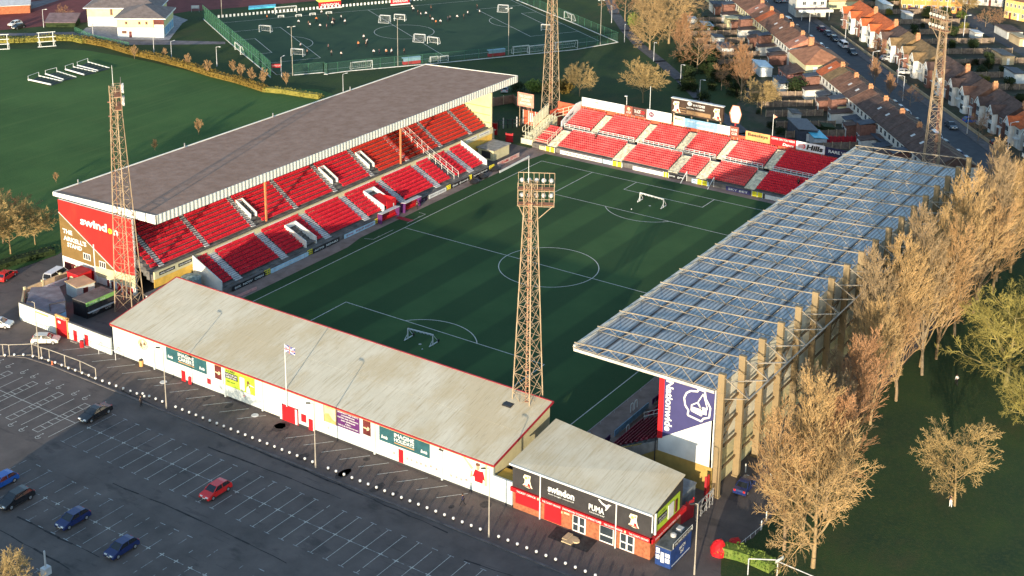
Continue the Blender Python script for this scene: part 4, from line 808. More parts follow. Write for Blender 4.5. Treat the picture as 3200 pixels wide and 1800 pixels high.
backboard(-23.3, -31, 6.0, 7.9, mat('midnight_panel', (.02, .022, .06)), 'RARE VISTAS', WHITE, 'black sponsor board partly hidden by the truss roof', (.1, .4, .8, .35), .02)
# scoreboard and clock
SC = thing('scoreboard', 'large dark scoreboard with two cream club crests above the open stand', 'scoreboard', (74.2, 7.7, 0))
p = board(SC, (74.1, 14.1, 8.7), -Y, 12.9, 3.5, mat('scoreboard_brown', (.045, .028, .02), .6, .2, 1), 'panel', None, label='dark brown scoreboard face', th=.7)
m = MB(); m.box(73.95, 74.9, 1.1, 14.2, 12.2, 12.38); m.build('top_lip', LGREY, SC)
lettering('WATCHES', WHITE, p, (74.1, 8.7, 11.15), -Y, Z, 3.0, .55, bold=.03); lettering('OFFICIAL TIMEKEEPER', WHITE, p, (74.1, 10.3, 10.45), -Y, Z, 4.6, .35, bold=.02); m = MB(); stamp(m, (74.1, 10.1, 11.1), -Y, 1.2, 1.0, [(.5+.5*math.cos(a), .5+.5*math.sin(a)) for a in [2*PI*i/14 for i in range(14)]]); m.build('globe', WHITE, p)
m = MB(); [stamp(m, (74.1, 12.0, 10.2-q*.55), -Y, 1.6, .16, [(0, 0), (1, 0), (1, 1), (0, 1)], .02) for q in range(3)]; m.box(74.05, 74.09, 4.2, 10.2, 9.1, 10.0); m.build('score_panel', mat('dull_gold_screen', (.26, .17, .09), .5), p)
for y in (13.8, 3.7): crest(p, (74.08, y, 8.95), -Y, 2.1, 2.7)
m = MB(); [m.box(74.3, 74.6, y-.15, y+.15, 0, 8.8) for y in (13.5, 9, 5, 1.8)]; m.build('post', RUST, SC)
CK = thing('clock', 'tall white octagonal clock face on a post beside the scoreboard', 'clock', (74.5, -1.7, 0))
m = MB(); m.ext([(74.4, -1.7+a, 11+b) for a, b in ((.7, 1.9), (1.25, .2), (.75, -1.8), (-.75, -1.8), (-1.25, .2), (-.7, 1.9))], (.2, 0, 0)); f = m.build('face', mat('clock_white', (.66, .72, .68), .6), CK)
m = MB(); m.beam((74.34, -1.7, 11), (74.34, -2.1, 11.1), .05); m.beam((74.34, -1.7, 11), (74.34, -1.7, 11.7), .05); m.build('hands', BLACK, f)
m = MB(); pr = [(74.38, -1.7+a, 11+b) for a, b in ((.75, 2.0), (1.4, .2), (.85, -1.9), (-.85, -1.9), (-1.4, .2), (-.75, 2.0))]; [m.beam(pr[i], pr[(i+1) % 6], .16) for i in range(6)]; m.build('rim', mat('rust_rim', (.45, .20, .12)), CK)
m = MB(); m.beam((74.6, -1.7, 0), (74.6, -1.7, 9.2), .3); m.build('post', DKRED, CK)
for y, z0, z1, lb, fl_ in ((19.6, 5.3, 14, 'bare white flagpole behind the white board with the round badge', 0), (-10.8, 5.3, 12.8, 'white flagpole with a small salmon flag above the orange board', 1), (25.7, 5.3, 10.6, 'thin pole with a small camera above the brown board', 2)):
    o = thing('flagpole' if fl_ < 2 else 'camera_pole', lb, 'flagpole' if fl_ < 2 else 'camera pole', (74.1, y, 0)); m = MB(); m.tube((74.1, y, 0), (74.1, y, z1), .09, .06, 6, True); m.build('pole', WHITE, o)
    if fl_ == 1: m = MB(); m.ext([(74.1, y, 12.7), (74.1, y-.9, 12.3), (74.1, y-.1, 11.8)], (.04, 0, 0)); m.build('flag', mat('salmon_flag', (.66, .28, .20)), o)
    if fl_ == 2: m = MB(); m.box(73.9, 74.3, y-.1, y+.5, 10.5, 10.7); m.build('camera_arm', LGREY, o)
# pitch side boards at the far end
for y0, wd, mt_, tx, tm, lb in ((38.2, 4.2, CREAM, None, WHITE, 'cream board at the left corner of the far end'), (32.6, 11, WHITE, 'THURLOW NUNN Standen', BLACK, 'white board with grey lettering below the first seat block'), (21.4, 5, SKYW, None, WHITE, 'plain pale blue board left of the second aisle'), (13.8, 7.6, WHITE, None, WHITE, 'plain white board behind the corner of the penalty box'), (10.2-4.2+.0, 5.2, BLACK, 'puma  gym', WHITE, 'black board with white lettering below the third aisle'), (-.6, 4.0, SKYW, 'Prestige', BLACK, 'pale board behind the far goal'), (-8.6, 5.6, NAVY, 'SKY BET', WHITE, 'dark blue board right of the far goal'), (-17.5, 6, WHITE, None, WHITE, 'plain white board below the last full seat block'), (-24, 6, GREEN, 'Thames', WHITE, 'green and white board nearest the truss roof')):
    o = thing('advert_board', lb, 'advert board', (56.2, y0, 0)); board(o, (56.2, y0, .08), -Y, wd, .9, mt_, 'panel', tx, tm, (.1, .25, .8, .5), .08, bold=.02); m = MB(); [m.beam((56.3, y0-wd*q, 0), (56.5, y0-wd*q, .9), .06) for q in (.1, .5, .9)]; m.build('prop', GREY, o)
for y, lb in ((36.4, 'yellow double gate at the foot of the first aisle'), (18.9, 'yellow double gate at the foot of the second aisle'), (5.3+.9, 'single yellow gate at the foot of the third aisle'), (-1.9, 'yellow double gate at the foot of the fourth aisle'), (-14.6, 'yellow double gate at the foot of the fifth aisle')):
    o = thing('pitch_gate', lb, 'gate', (56.25, y, 0)); wd = 1.3 if 'single' in lb else 2.4
    b = board(o, (56.15, y, .1), -Y, wd, 1.0, mat('bright_yellow', (.72, .66, .03), .6), 'gate_leaf'); m = MB(); [m.box(56.05, 56.2, y-wd*q-.05, y-wd*q+.05, 0, 1.25) for q in (0, .5, 1)]; m.build('gate_post', WHITE, o)
for y in (.8, -5.6):
    m = MB(); m.tube((56.6, y, 2.2), (54.3, y+.3, .1), .09, .07, 6, True); m.beam((56.6, y, 0), (56.6, y, 2.2), .1)
    top('net_prop', m, WHITE, 'sloping white net pole behind the far goal, '+('left of the blue board' if y > 0 else 'over the blue board'), 'pole', (56.6, y, 0), 'net poles')
# ---------------------------------------------------------------- goals
def goal(name, label, loc, rz, wd=7.32, h=2.44, dp=2.0, style=0, group=None, mt_=WHITE, r=.07):
    o = thing(name, label, 'goal', loc, rz, group); m = MB(); a = wd/2
    m.path([(0, -a, 0), (0, -a, h), (0, a, h), (0, a, 0)], r, 6); m.build('frame', mt_, o, local=True)
    m = MB()
    for s in (-a, a): m.path([(0, s, h), (-dp*.45, s, h*.98), (-dp, s, .06), (0, s, .06)], r*.6, 5)
    m.path([(-dp, -a, .06), (-dp, a, .06)], r*.6, 5); m.build('net_support', mt_, o, local=True)
    if style == 1:
        m = MB()
        for s in (-a, a):
            m.lathe([(0, -.12), (.38, -.12), (.38, .12), (0, .12)], (-dp, s, .4), 10); m.path([(-dp, s, .3), (.6, s, .3)], .08)
        m.build('transport_wheel', mt_, o, local=True)
    if style >= 0:
        m = MB(); n = 11
        for k in range(n+1): y = -a+wd*k/n; m.tube((-dp*.45, y, h*.98), (-dp, y, .1), .012, .012, 3)
        for q in (.25, .5, .75): m.tube((-dp*.45-dp*.55*q, -a, h*.98*(1-q)), (-dp*.45-dp*.55*q, a, h*.98*(1-q)), .012, .012, 3)
        m.tube((-dp*.3, -a, h), (-dp*.3, a, h), .06, .06, 5)
        m.build('net', LGREY, o, local=True)
    return o
def training_goal(label, c0, c1):
    """portable goal: a crossbar on two short legs with wheeled feet, its net rolled up under the bar"""
    c0 = Vector(c0); c1 = Vector(c1); o = thing('portable_goal', label, 'goal', (c0+c1)/2*1.0); hh = 1.9
    m = MB(); m.path([c0, c0+Z*hh, c1+Z*hh, c1], .09, 7); m.build('frame', WHITE, o)
    for c in (c0, c1):
        m = MB(); a = c+Vector((-.9, .05, .12)); b = c+Vector((1.5, .05, .12)); m.path([a, b], .09); m.path([b, c+Z*hh], .05); m.path([a, c+Z*1.0], .05)
        m.build('foot', WHITE, o); m = MB(); m.lathe([(0, -.1), (.26, -.1), (.26, .1), (0, .1)], (0, 0, 0), 10); m.v = [(b.x+v[0], b.y+v[2], .28+v[1]) for v in m.v]; m.build('wheel', CHAR, o)
    m = MB(); n = 14; d = c1-c0
    for k in range(n): p = c0+d*(k/n)+Z*(hh-.08-.16*(k % 2)); q = c0+d*((k+1)/n)+Z*(hh-.08-.16*((k+1) % 2)); m.tube(p+X*.16, q+X*.16, .13, .13, 5)
    m.build('rolled_net', mat('net_blue', (.34, .42, .52), .8, .2, 2) if c0.x < 0 else LGREY, o); return o
training_goal('portable training goal with a rolled blue net in the near penalty area', g(6, 905, 1352), g(6, 1093, 1400))
training_goal('portable training goal in the far penalty area', g(7, 1085, 915), g(7, 1262, 965))
for x, y, lb in ((-40.0, -1.5, 'small white ball near the goal in the near penalty area'), (34.5, 2, 'small white ball near the goal in the far penalty area')):
    m = MB(); m.lathe([(.02, 0), (.09, .03), (.13, .12), (.09, .21), (.02, .24)], (x, y, .04), 8); top('football', m, WHITE, lb, 'ball', (x, y, .04))
# ================================================================ FLOODLIGHT TOWERS
def tower_proto():
    o = thing('floodlight_tower', 'tower', 'floodlight'); H_ = 40.2
    q = R(-35); cs, sn_ = math.cos(q), math.sin(q)
    def P(i, z):
        s = (1.72-1.1*min(z, 36)/36); a = [(1, 1), (-1, 1), (-1, -1), (1, -1)][i % 4]; return Vector((s*(a[0]*cs-a[1]*sn_), s*(a[0]*sn_+a[1]*cs), z))
    for i in range(4):
        m = MB(); m.beam(P(i, 0), P(i, 36), .15); m.beam(P(i, 36), P(i, 39.4), .12); m.build('leg', RUST, o, local=True)
    m = MB(); z = 0.; k = 0
    while z < 39:
        st_ = 3.1-1.5*z/40; z2 = min(39.2, z+st_)
        for i in range(4):
            m.beam(P(i, z2), P(i+1, z2), .06); m.beam(P(i, z), P(i+1, z2), .055); m.beam(P(i+1, z), P(i, z2), .055)
        if k % 2: m.beam(P(0, z2), P(2, z2), .05)
        z = z2; k += 1
    m.build('lattice', RUST, o, local=True)
    hx = 1.0; ya, yb = -3.1, 1.7; yr = lambda t: ya+(yb-ya)*t
    m = MB()
    for x in (hx, -.4):
        for z in (36.0, 38.15, 40.2):
            if x > 0 or z < 40: m.beam((x, ya, z), (x, yb, z), .09)
        for j in range(8 if x > 0 else 4): y = yr(j/(7 if x > 0 else 3)); m.beam((x, y, 36), (x, y, 40.2 if x > 0 else 39.2), .06)
    for y in (ya, yb):
        m.beam((hx, y, 36), (-.4, y, 36), .08); m.beam((hx, y, 38.15), (-.4, y, 38.15), .08); m.beam((.3, y, 36), (.3, .6 if y > 0 else -.6, 33.6), .1); m.beam((-.4, y, 39.2), (hx, y, 39.2), .06)
    for z in (37, 39.1): m.beam((-.4, ya, z), (-.4, yb, z), .05)
    m.build('head_frame', RUST, o, local=True)
    m = MB()
    for z in (36.05, 38.2): m.box(-.1, hx, ya, yb, z, z+.05)
    m.build('walkway', mat('orange_grating', (.34, .15, .08), .8, .2, 2), o, local=True)
    for z in (36.9, 39.0):
        for j in range(5):
            y = yr((j+.5)/5); m = MB(); m.lathe([(.05, 0), (.2, .05), (.33, .32), (.34, .40)], (0, 0, 0), 10)
            m.v = [(hx+.0+v[2], y+v[0], z+v[1]) for v in m.v]; l_ = m.build('lamp', LGREY, o, local=True)
            m = MB(); m.lathe([(.32, 0), (.32, .03)], (0, 0, 0), 10); m.v = [(hx+.41+v[2], y+v[0], z+v[1]) for v in m.v]; m.build('lens', mat('lamp_glass', (.60, .58, .50), .2, .05), l_, local=True)
    m = MB()
    for dy in (-.22, .22): m.beam((-.9, dy, 2), (-.75, dy, 38), .06)
    for k in range(60): z = 2.2+k*.6; m.beam((-.9, -.22, z), (-.9, .22, z), .04)
    for k in range(15): z = 3+k*2.4; m.box(-1.25, -.85, -.35, .35, z, z+.07)
    m.build('ladder', mat('red_rust', (.30, .15, .09), .8, .3, 1), o, local=True)
    m = MB(); m.tube((-.2, .3, 39), (-.2, .3, 42.6), .05, .03, 5, True); m.build('mast', WHITE, o, local=True)
    return o
tw = tower_proto(); tw.location = (-55.7, -31.7, 0); tw.rotation_euler.z = R(30); G_ = 'floodlight towers at the corners of the ground'
props(tw, 'rusty lattice floodlight tower rising through the pale sheet roof in the middle foreground', 'floodlight', G_)
dup(tw, (-56.4, 48.0, 0), R(-41), 'rusty lattice floodlight tower in front of the red end wall', G_)
dup(tw, (74, 46.5, 0), R(-148), 'rusty lattice floodlight tower behind the far left corner, its head out of the picture', G_)
dup(tw, (76.5, -45.0, 0), R(148), 'rusty lattice floodlight tower standing against the street behind the far right corner', G_, (1, 1, 1.0))
o = thing('rocker_sign', 'dark red sign with pale lettering behind the far end of the truss roof', 'sign', (62, -50.4, 0)); o.name = 'street_sign'
board(o, (62, -48.0, 6.6), -Y, 4.0, 4.0, mat('plum_panel', (.28, .03, .07), .6, .15, 1), 'panel', 'ROCKERS', WHITE, (.1, .68, .8, .22), .1, bold=.03)
m = MB(); m.beam((62.1, -48.3, 0), (62.1, -48.3, 6.6), .2); m.beam((62.1, -51.7, 0), (62.1, -51.7, 6.6), .2); m.build('post', GREY, o)
# ================================================================ STREET FURNITURE
def lamp_proto(h, kind):
    o = thing('street_lamp', 'lamp', 'street lamp'); m = MB(); m.tube((0, 0, 0), (0, 0, 1.4), .12, .1, 8, True); m.tube((0, 0, 1.4), (0, 0, h), .085, .055, 6, True)
    if kind == 'post': m.path([(0, 0, h-.05), (.25, 0, h+.08), (.6, 0, h+.1)], .05)
    if kind == 'twin': m.path([(-.7, 0, h+.15), (0, 0, h), (.7, 0, h+.15)], .05)
    if kind == 'street': m.path([(0, 0, h-.2), (.3, 0, h), (1.1, 0, h+.15)], .05)
    m.build('pole', GALV if kind != 'street' else LGREY, o, local=True)
    for sx in ((1,) if kind != 'twin' else (-1, 1)):
        m = MB(); x = {'post': .75, 'twin': .8*sx, 'street': 1.3}[kind]; m.ext([(x-.3, -.13, h+.05), (x+.3, -.1, h+.08), (x+.3, .1, h+.08), (x-.3, .13, h+.05)], (0, 0, .14))
        m.build('lantern', CHAR if kind == 'post' else WHITE, o, local=True)
    return o
LP = lamp_proto(9.6, 'post'); G_ = 'lamp posts along the row of bollards'
for i, (x, y, lb) in enumerate(((-76.9, 45.5, 'tall lamp post beside the pale hatchback and the white compound wall'), (-76.5, 17.5, 'tall lamp post in front of the first teal hoarding'), (-76.3, -11.1, 'tall lamp post in front of the purple hoarding'), (-76.2, -39.5, 'tall lamp post in front of the player mural'), (-68.5, -64.0, 'tall lamp post beside the blue container'))):
    if i == 0: LP.location = (x, y, 0); LP.rotation_euler.z = R(120); props(LP, lb, 'street lamp', G_)
    else: dup(LP, (x, y, 0), R(110+i*8), lb, G_)
# bollards
BP = thing('bollard', 'b', 'bollard'); m = MB(); m.lathe([(.12, 0), (.12, .26), (.1, .31)], n=10); m.build('base', CHAR, BP, local=True)
m = MB(); m.lathe([(.12, .26), (.17, .31), (.19, .42), (.16, .54), (.07, .60)], n=12); m.build('cap', mat('bollard_white', (.66, .66, .64), .5, .03), BP, local=True, smooth=True)
bl = [g(14, *p) for p in ((-40, 955), (58, 968), (165, 962), (268, 962), (375, 978), (475, 998), (552, 1025), (628, 1050), (702, 1080), (778, 1112), (855, 1138), (932, 1168), (1008, 1196), (1085, 1228), (1163, 1258), (1242, 1286), (1318, 1315), (1398, 1345), (1478, 1375), (1553, 1402), (1636, 1433))]
y = 23.2
while y > -62:
    if min(abs(y-17.5), abs(y+11.1), abs(y+39.5)) > .55: bl.append(Vector((-75.85, y, 0)))
    y -= 1.39
for i, p in enumerate(bl):
    lb = 'white topped bollard in the curved run beneath the metal railing' if i < 14 else 'white topped bollard in the straight row along the car park'
    gr = 'bollards beneath the railing' if i < 14 else 'bollards along the car park'
    if i == 0: BP.location = (p.x, p.y, .0); props(BP, lb, 'bollard', gr)
    else: dup(BP, (p.x, p.y, .0), 0, lb, gr)
# railing and barriers
RL = [g(14, *p) for p in ((0, 960), (70, 965), (330, 955), (435, 995), (525, 1020), (700, 1085), (875, 1150), (1050, 1235))]
RL = [Vector((p.x+.5, p.y-.2, 0)) for p in RL]; RL.insert(0, g(14, -300, 975))
o = thing('railing', 'galvanised railing curving above the bollards at the left of the car park', 'railing', RL[3])
m = MB()
for a, b in zip(RL, RL[1:]): m.beam(a+Z*2.0, b+Z*2.0, .09); m.beam(a+Z*.12, b+Z*.12, .05)
m.build('rail', GALV, o); m = MB(); [m.tube(p, p+Z*2.0, .07, .07, 6) for p in RL]; m.build('post', GALV, o)
for n_, (pa, pb) in enumerate((((1120, 930), (1310, 1000)), )):
    a, b = g(14, *pa), g(14, *pb); o = thing('cycle_shelter', 'low metal framed shelter against the white wall', 'shelter', a); m = MB()
    bx = [a, b, b+Vector((1.8, .9, 0)), a+Vector((1.8, .9, 0))]
    for p in bx: m.tube(p, p+Z*1.6, .05, .05, 6)
    for p, q in zip(bx, bx[1:]+bx[:1]): m.beam(p+Z*1.6, q+Z*1.6, .07)
    m.build('frame', LGREY, o); m = MB(); m.ext([bx[2]+Z*.5, bx[3]+Z*.5, bx[3]+Z*1.55, bx[2]+Z*1.55], (.05, 0, 0)); m.build('panel', mat('pale_cream_panel', (.62, .60, .42)), o)
def cone(p, lb, grp='traffic cones'):
    m = MB(); m.box(p.x-.22, p.x+.22, p.y-.22, p.y+.22, .02, .07); m.lathe([(.17, .05), (.03, .75)], (p.x, p.y, 0), 8); top('traffic_cone', m, mat('cone_orange', (.75, .16, .06), .6), lb, 'traffic cone', (p.x, p.y, 0), grp)
cone(g(14, 592, 1055), 'orange cone among the bollards under the railing')
def bin_(p, lb, c=RED):
    o = thing('litter_bin', lb, 'bin', p); m = MB(); m.lathe([(.3, 0), (.32, 1.0)], p, 10); m.build('body', c, o); m = MB(); m.lathe([(.34, 1.0), (.3, 1.15), (.05, 1.25)], p, 10); m.build('lid', CHAR if c is not RED else DKRED, o)
bin_(g(14, 928, 850), 'red bin between the two red turnstile doors'); bin_(g(14, 1600, 1065), 'small orange bin under the round wall badge', ORANGE); bin_(g(9, 1078, 360), 'red bin right of the red door under the first teal hoarding'); bin_(g(10, 330, 690), 'red bin on the ground below the purple hoarding')
# flag on the roof edge
o = thing('flagpole', 'white pole with a union flag above the low stand wall', 'flagpole', (-69.3, .3, 0)); m = MB(); m.tube((-69.45, .3, 2.6), (-69.45, .3, 12.4), .08, .05, 6, True); m.build('pole', WHITE, o)
m = MB(); 
def wav(u): return .12*math.sin(u*3.5)
for i in range(6):
    ua, ub = i/6*1.9, (i+1)/6*1.9; m.face((-69.45+wav(ua), .3-ua, 11.2), (-69.45+wav(ub), .3-ub, 11.15), (-69.45+wav(ub), .3-ub, 12.25), (-69.45+wav(ua), .3-ua, 12.3))
fl_ = m.build('flag', mat('flag_blue', (.05, .06, .25), .8), o); m = MB()
for (a, b, c, d) in ((0, .5, 1, .5), (.5, 0, .5, 1), (0, 0, 1, 1), (0, 1, 1, 0)):
    for i in range(6):
        t0, t1 = i/6, (i+1)/6; f = lambda t: Vector((-69.48+wav((a+(c-a)*t)*1.9), .3-(a+(c-a)*t)*1.9, 11.2+(b+(d-b)*t)*1.05)); m.beam(f(t0), f(t1), .03, .24 if (a, b, c, d)[:2] in ((0, .5), (.5, 0)) else .14, side=X)
m.build('flag_white_cross', WHITE, fl_); m = MB()
for (a, b, c, d) in ((0, .5, 1, .5), (.5, 0, .5, 1)):
    for i in range(6):
        t0, t1 = i/6, (i+1)/6; f = lambda t: Vector((-69.50+wav((a+(c-a)*t)*1.9), .3-(a+(c-a)*t)*1.9, 11.2+(b+(d-b)*t)*1.05)); m.beam(f(t0), f(t1), .05, .12, side=X)
m.build('flag_red_cross', RED, fl_)
# ================================================================ CARS
def paint(n, c): return mat('car_paint_'+n, c, .25, .03, .5, spec=.7)
TYRE = mat('tyre', (.015, .015, .016), .9, .1, 1); RIM = mat('alloy', (.45, .46, .48), .3, .1, 1, metal=.6); CGL = mat('car_glass', (.012, .016, .022), .08, .1, 1, spec=.9)
HEADL = mat('headlight', (.75, .76, .74), .2, .05); TAILL = mat('tail_light', (.45, .02, .02), .3, .05)
def car_proto(pt, L=4.3, Wd=1.78, H=1.5, style='hatch'):
    o = thing('parked_car', 'car', 'car'); a = L/2; h = Wd/2
    if style == 'hatch': prof = [(-a, .32), (-a-.0, .62), (-a+.12, .95), (-a+.5, 1.02)]; roof = [(-a+.22, 1.0), (-a+.62, H-.06), (-a+1.2, H), (a-1.75, H-.04), (a-1.02, .98)]; hood = [(a-.95, .96), (a-.15, .76), (a, .55), (a, .3)]
    elif style == 'saloon': prof = [(-a, .3), (-a, .7), (-a+.1, .92), (-a+.75, .98)]; roof = [(-a+.75, .97), (-a+1.45, H-.05), (-a+1.9, H), (a-2.0, H-.04), (a-1.2, .95)]; hood = [(a-1.15, .93), (a-.15, .72), (a, .5), (a, .3)]
    else: prof = [(-a, .3), (-a, 1.1)]; roof = [(-a+.02, 1.1), (-a+.12, H-.05), (-a+.4, H), (a-1.3, H-.03), (a-.62, 1.15)]; hood = [(a-.6, 1.12), (a-.1, .92), (a, .7), (a, .3)]
    body = prof+hood; n = len(body); ins = .06
    m = MB()
    for (x, z) in body: m.v += [(x, -h+(ins if z > .9 else 0), z), (x, h-(ins if z > .9 else 0), z)]
    for i in range(n): j = (i+1) % n; m.f.append((2*i, 2*i+1, 2*j+1, 2*j))
    m.f.append(tuple(2*i for i in range(n))); m.f.append(tuple(2*i+1 for i in reversed(range(n)))); m.build('body', pt, o, local=True)
    top_ = h-.22; gl = MB(); rfm = MB()
    P = [Vector((x, (h-.08) if z < 1.2 and k in (0, 4) else top_, z)) for k, (x, z) in enumerate(roof)]
    Q = [Vector((p.x, -p.y, p.z)) for p in P]
    gl.face(P[0], Q[0], Q[1], P[1]); gl.face(P[3], Q[3], Q[4], P[4])
    lowf = [Vector((roof[0][0], h-.08, roof[0][1])), Vector((roof[4][0], h-.08, roof[4][1]))]
    for s in (1, -1):
        f = lambda p: Vector((p.x, abs(p.y)*s, p.z)); gl.face(*[f(p) for p in (lowf[0], lowf[1], P[3], P[2], P[1])])
    gl.build('window', CGL, o, local=True)
    rfm.ext([P[1], Q[1], Q[2], P[2]], (0, 0, .035)); rfm.ext([P[2], Q[2], Q[3], P[3]], (0, 0, .035))
    for s in (1, -1):
        f = lambda p: Vector((p.x, abs(p.y)*s, p.z))
        for u, v in ((P[3], lowf[1]), (P[1], lowf[0]), (P[2].lerp(P[3], .35), lowf[0].lerp(lowf[1], .48))): rfm.beam(f(u), f(v), .09, .05)
    rfm.build('roof', pt, o, local=True)
    for x in (-a+.78, a-.82):
        for s in (-1, 1):
            m = MB(); m.lathe([(.0, -.1), (.3, -.1), (.32, -.05), (.32, .07), (.3, .1), (.0, .1)], n=14); m.v = [(x+v[0], s*(h-.08)+v[2], .32+v[1]) for v in m.v]; t = m.build('wheel', TYRE, o, local=True)
            m = MB(); m.lathe([(.19, 0), (.17, .02)], n=10); m.v = [(x+v[0], s*(h+.022+v[2]), .32+v[1]) for v in m.v]; m.build('rim', RIM, t, local=True)
    for s in (-1, 1):
        m = MB(); m.box(a-.16, a+.015, s*(h-.42)-.2, s*(h-.42)+.2, .56, .70); m.build('headlight', HEADL, o, local=True)
        m = MB(); m.box(-a-.015, -a+.1, s*(h-.25)-.14, s*(h-.25)+.14, .68, .92); m.build('tail_light', TAILL, o, local=True)
        m = MB(); m.box(a-1.5, a-1.32, s*(h+.08)-.08, s*(h+.08)+.08, .93, 1.05); m.build('mirror', pt, o, local=True)
    m = MB(); m.box(a, a+.02, -.26, .26, .38, .5); m.build('number_plate', WHITE, o, local=True)
    m = MB(); m.box(a-.02, a+.012, -.55, .55, .3, .5); m.box(-a+.2, a-.2, -h-.005, h+.005, .26, .33); m.build('grille', CHAR, o, local=True)
    return o
CP = {}
def car(x, y, deg, color, label, style='hatch', sc=1., z=0.03, group=None, L=4.3, H=1.5):
    k = (color[0], style)
    if k not in CP: o = car_proto(paint(*color), L, 1.8, H, style); CP[k] = o; o.location = (x, y, z); o.rotation_euler.z = R(deg); o.scale = (sc,)*3; return props(o, label, 'car', group)
    return dup(CP[k], (x, y, z), R(deg), label, group, sc)
BLK = ('black', (.012, .013, .016)); RD = ('red', (.62, .02, .02)); BL = ('navy', (.012, .025, .11)); WH = ('white', (.62, .63, .63)); SV = ('silver', (.36, .38, .40)); PB = ('bright_blue', (.02, .10, .38)); MR = ('maroon', (.12, .012, .03)); GY = ('slate', (.06, .075, .09)); PG = ('gold_white', (.60, .58, .50))
P = g(9, 540, 548); car(P.x, P.y, 182, BLK, 'black saloon leaving the disabled bays', 'saloon', 1.08, L=4.6, H=1.42)
P = g(9, 1222, 985); car(P.x, P.y, 180, RD, 'bright red hatchback parked alone in the middle of the car park')
P = g(9, 92, 1035); car(P.x, P.y, 180, BLK, 'black estate car at the left edge of the car park', 'hatch', 1.08)
P = g(9, 415, 1148); car(P.x, P.y, 180, BL, 'navy blue hatchback with a silver trim line, second from the left edge', 'hatch', 1.0)
P = g(9, 690, 1312); car(P.x, P.y, 180, BL, 'dark blue hatchback nearest the bottom of the picture', 'hatch', .98)
P = g(9, 10, 935); car(P.x, P.y, 180, PB, 'bright blue car cut off by the left edge')
P = g(14, 520, 800); car(P.x, P.y, -52, PG, 'cream white hatchback parked by the red gate')
P = g(14, -5, 620); car(P.x, P.y, -60, WH, 'white car cut off by the left edge beyond the railing')
P = g(5, 50, 895); car(P.x, P.y, 20, RD, 'red car on the side road by the bare hedge')
P = g(5, 430, 905); car(P.x, P.y, 15, WH, 'white van parked beside the gold end wall', 'van', 1.1, L=4.8, H=1.9)
P = g(13, 310, 790); car(P.x, P.y, 4, BL, 'navy blue saloon seen from behind beside the big tree', 'saloon', 1., L=4.5, H=1.42)
P = g(2, 1395, 690); car(P.x, P.y, 30, SV, 'silver blue car in the yard behind the long stand')
GS = 'cars parked along the street'
for i, (t, x, y, c, st_, lb) in enumerate([(4, 195, 330, MR, 'hatch', 'maroon car, farthest of the right hand kerb row on the street'), (4, 300, 385, GY, 'hatch', 'slate hatchback behind the maroon car'), (4, 372, 435, BLK, 'hatch', 'black hatchback in front of the white van on the street'), (4, 465, 505, WH, 'van', 'white van parked in the kerb row on the street'), (4, 575, 580, BLK, 'saloon', 'black saloon nearest the camera in the right hand kerb row'),
    (20, 850, 880, GY, 'saloon', 'slate saloon driving on the street right of the floodlight tower'), (4, 10+0, 15, SV, 'hatch', 'silver car at the top of the street'), (3, 1820, 22, BLK, 'hatch', 'black car near the top edge of the street'), (3, 1650, 45, WH, 'hatch', 'white car behind the first terrace at the top'), (3, 1905, 245, WH, 'van', 'white van half hidden behind the first terrace chimneys'), (3, 2055, 320, BLK, 'hatch', 'black car behind the hipped brick terrace end'), (4, 135, 440, SV, 'hatch', 'silver car behind the tall terrace chimney'), (4, 225, 515, WH, 'hatch', 'white car in the left kerb row by the hipped house'), (4, 300, 570, SV, 'saloon', 'silver saloon in the left kerb row'), (4, 372, 640, BLK, 'hatch', 'black car at the mouth of the side road'),
    (4, 1045, 1140, GY, 'hatch', 'slate car in the left kerb row by the red chimney'), (4, 1130, 1200, SV, 'hatch', 'silver car in the left kerb row behind the roof windows'), (4, 1232, 1250, WH, 'hatch', 'white car in the left kerb row left of the floodlight tower'), (4, 1275, 1330, BLK, 'saloon', 'black saloon beside the second terrace end'), (20, 690, 1010, WH, 'van', 'white van at the foot of the floodlight tower'), (20, 770, 1090, GY, 'hatch', 'slate hatchback in front of the navy car on the street'), (20, 880, 1190, BL, 'hatch', 'navy hatchback near the end of the truss roof'), (20, 945, 1275, SV, 'hatch', 'silver car closest to the end of the truss roof')]):
    P = g(t, x, y); u, v = (P-U0).dot(su), (P-U0).dot(sn)
    v = 1.2 if v < 3.6 else (8.6 if v > 7 else v); P = st(u, v); car(P.x, P.y, 39.7+(180 if i % 3 else 0), c, lb, st_, 1., .04, GS)
for t, x, y, c, d, lb in ((4, 945, 650, SV, -50, 'silver estate car on the drive of the houses across the street'), (4, 1130, 800, WH, -60, 'pale car on the drive beside the white bay windows'), (20, 1005, 825, PB, -45, 'bright blue car on a drive across the street'), (20, 1320, 1075, BLK, -50, 'black car on the last drive across the street'), (3, 1890, 840, BL, 165, 'navy car on the yard behind the hipped house'), (4, 1310, 135, WH, 100, 'white car outside the far orange terrace'), (4, 1410, 140, SV, 100, 'silver car beside the white one outside the far orange terrace'), (4, 1200, 120, MR, 80, 'maroon car at the far orange terrace'), (21, 230, 385, WH, 185, 'white car parked near the club pavilion'), (21, 280, 430, BLK, 185, 'black car parked near the club pavilion')):
    P = g(t, x, y); car(P.x, P.y, d, c, lb, 'hatch')
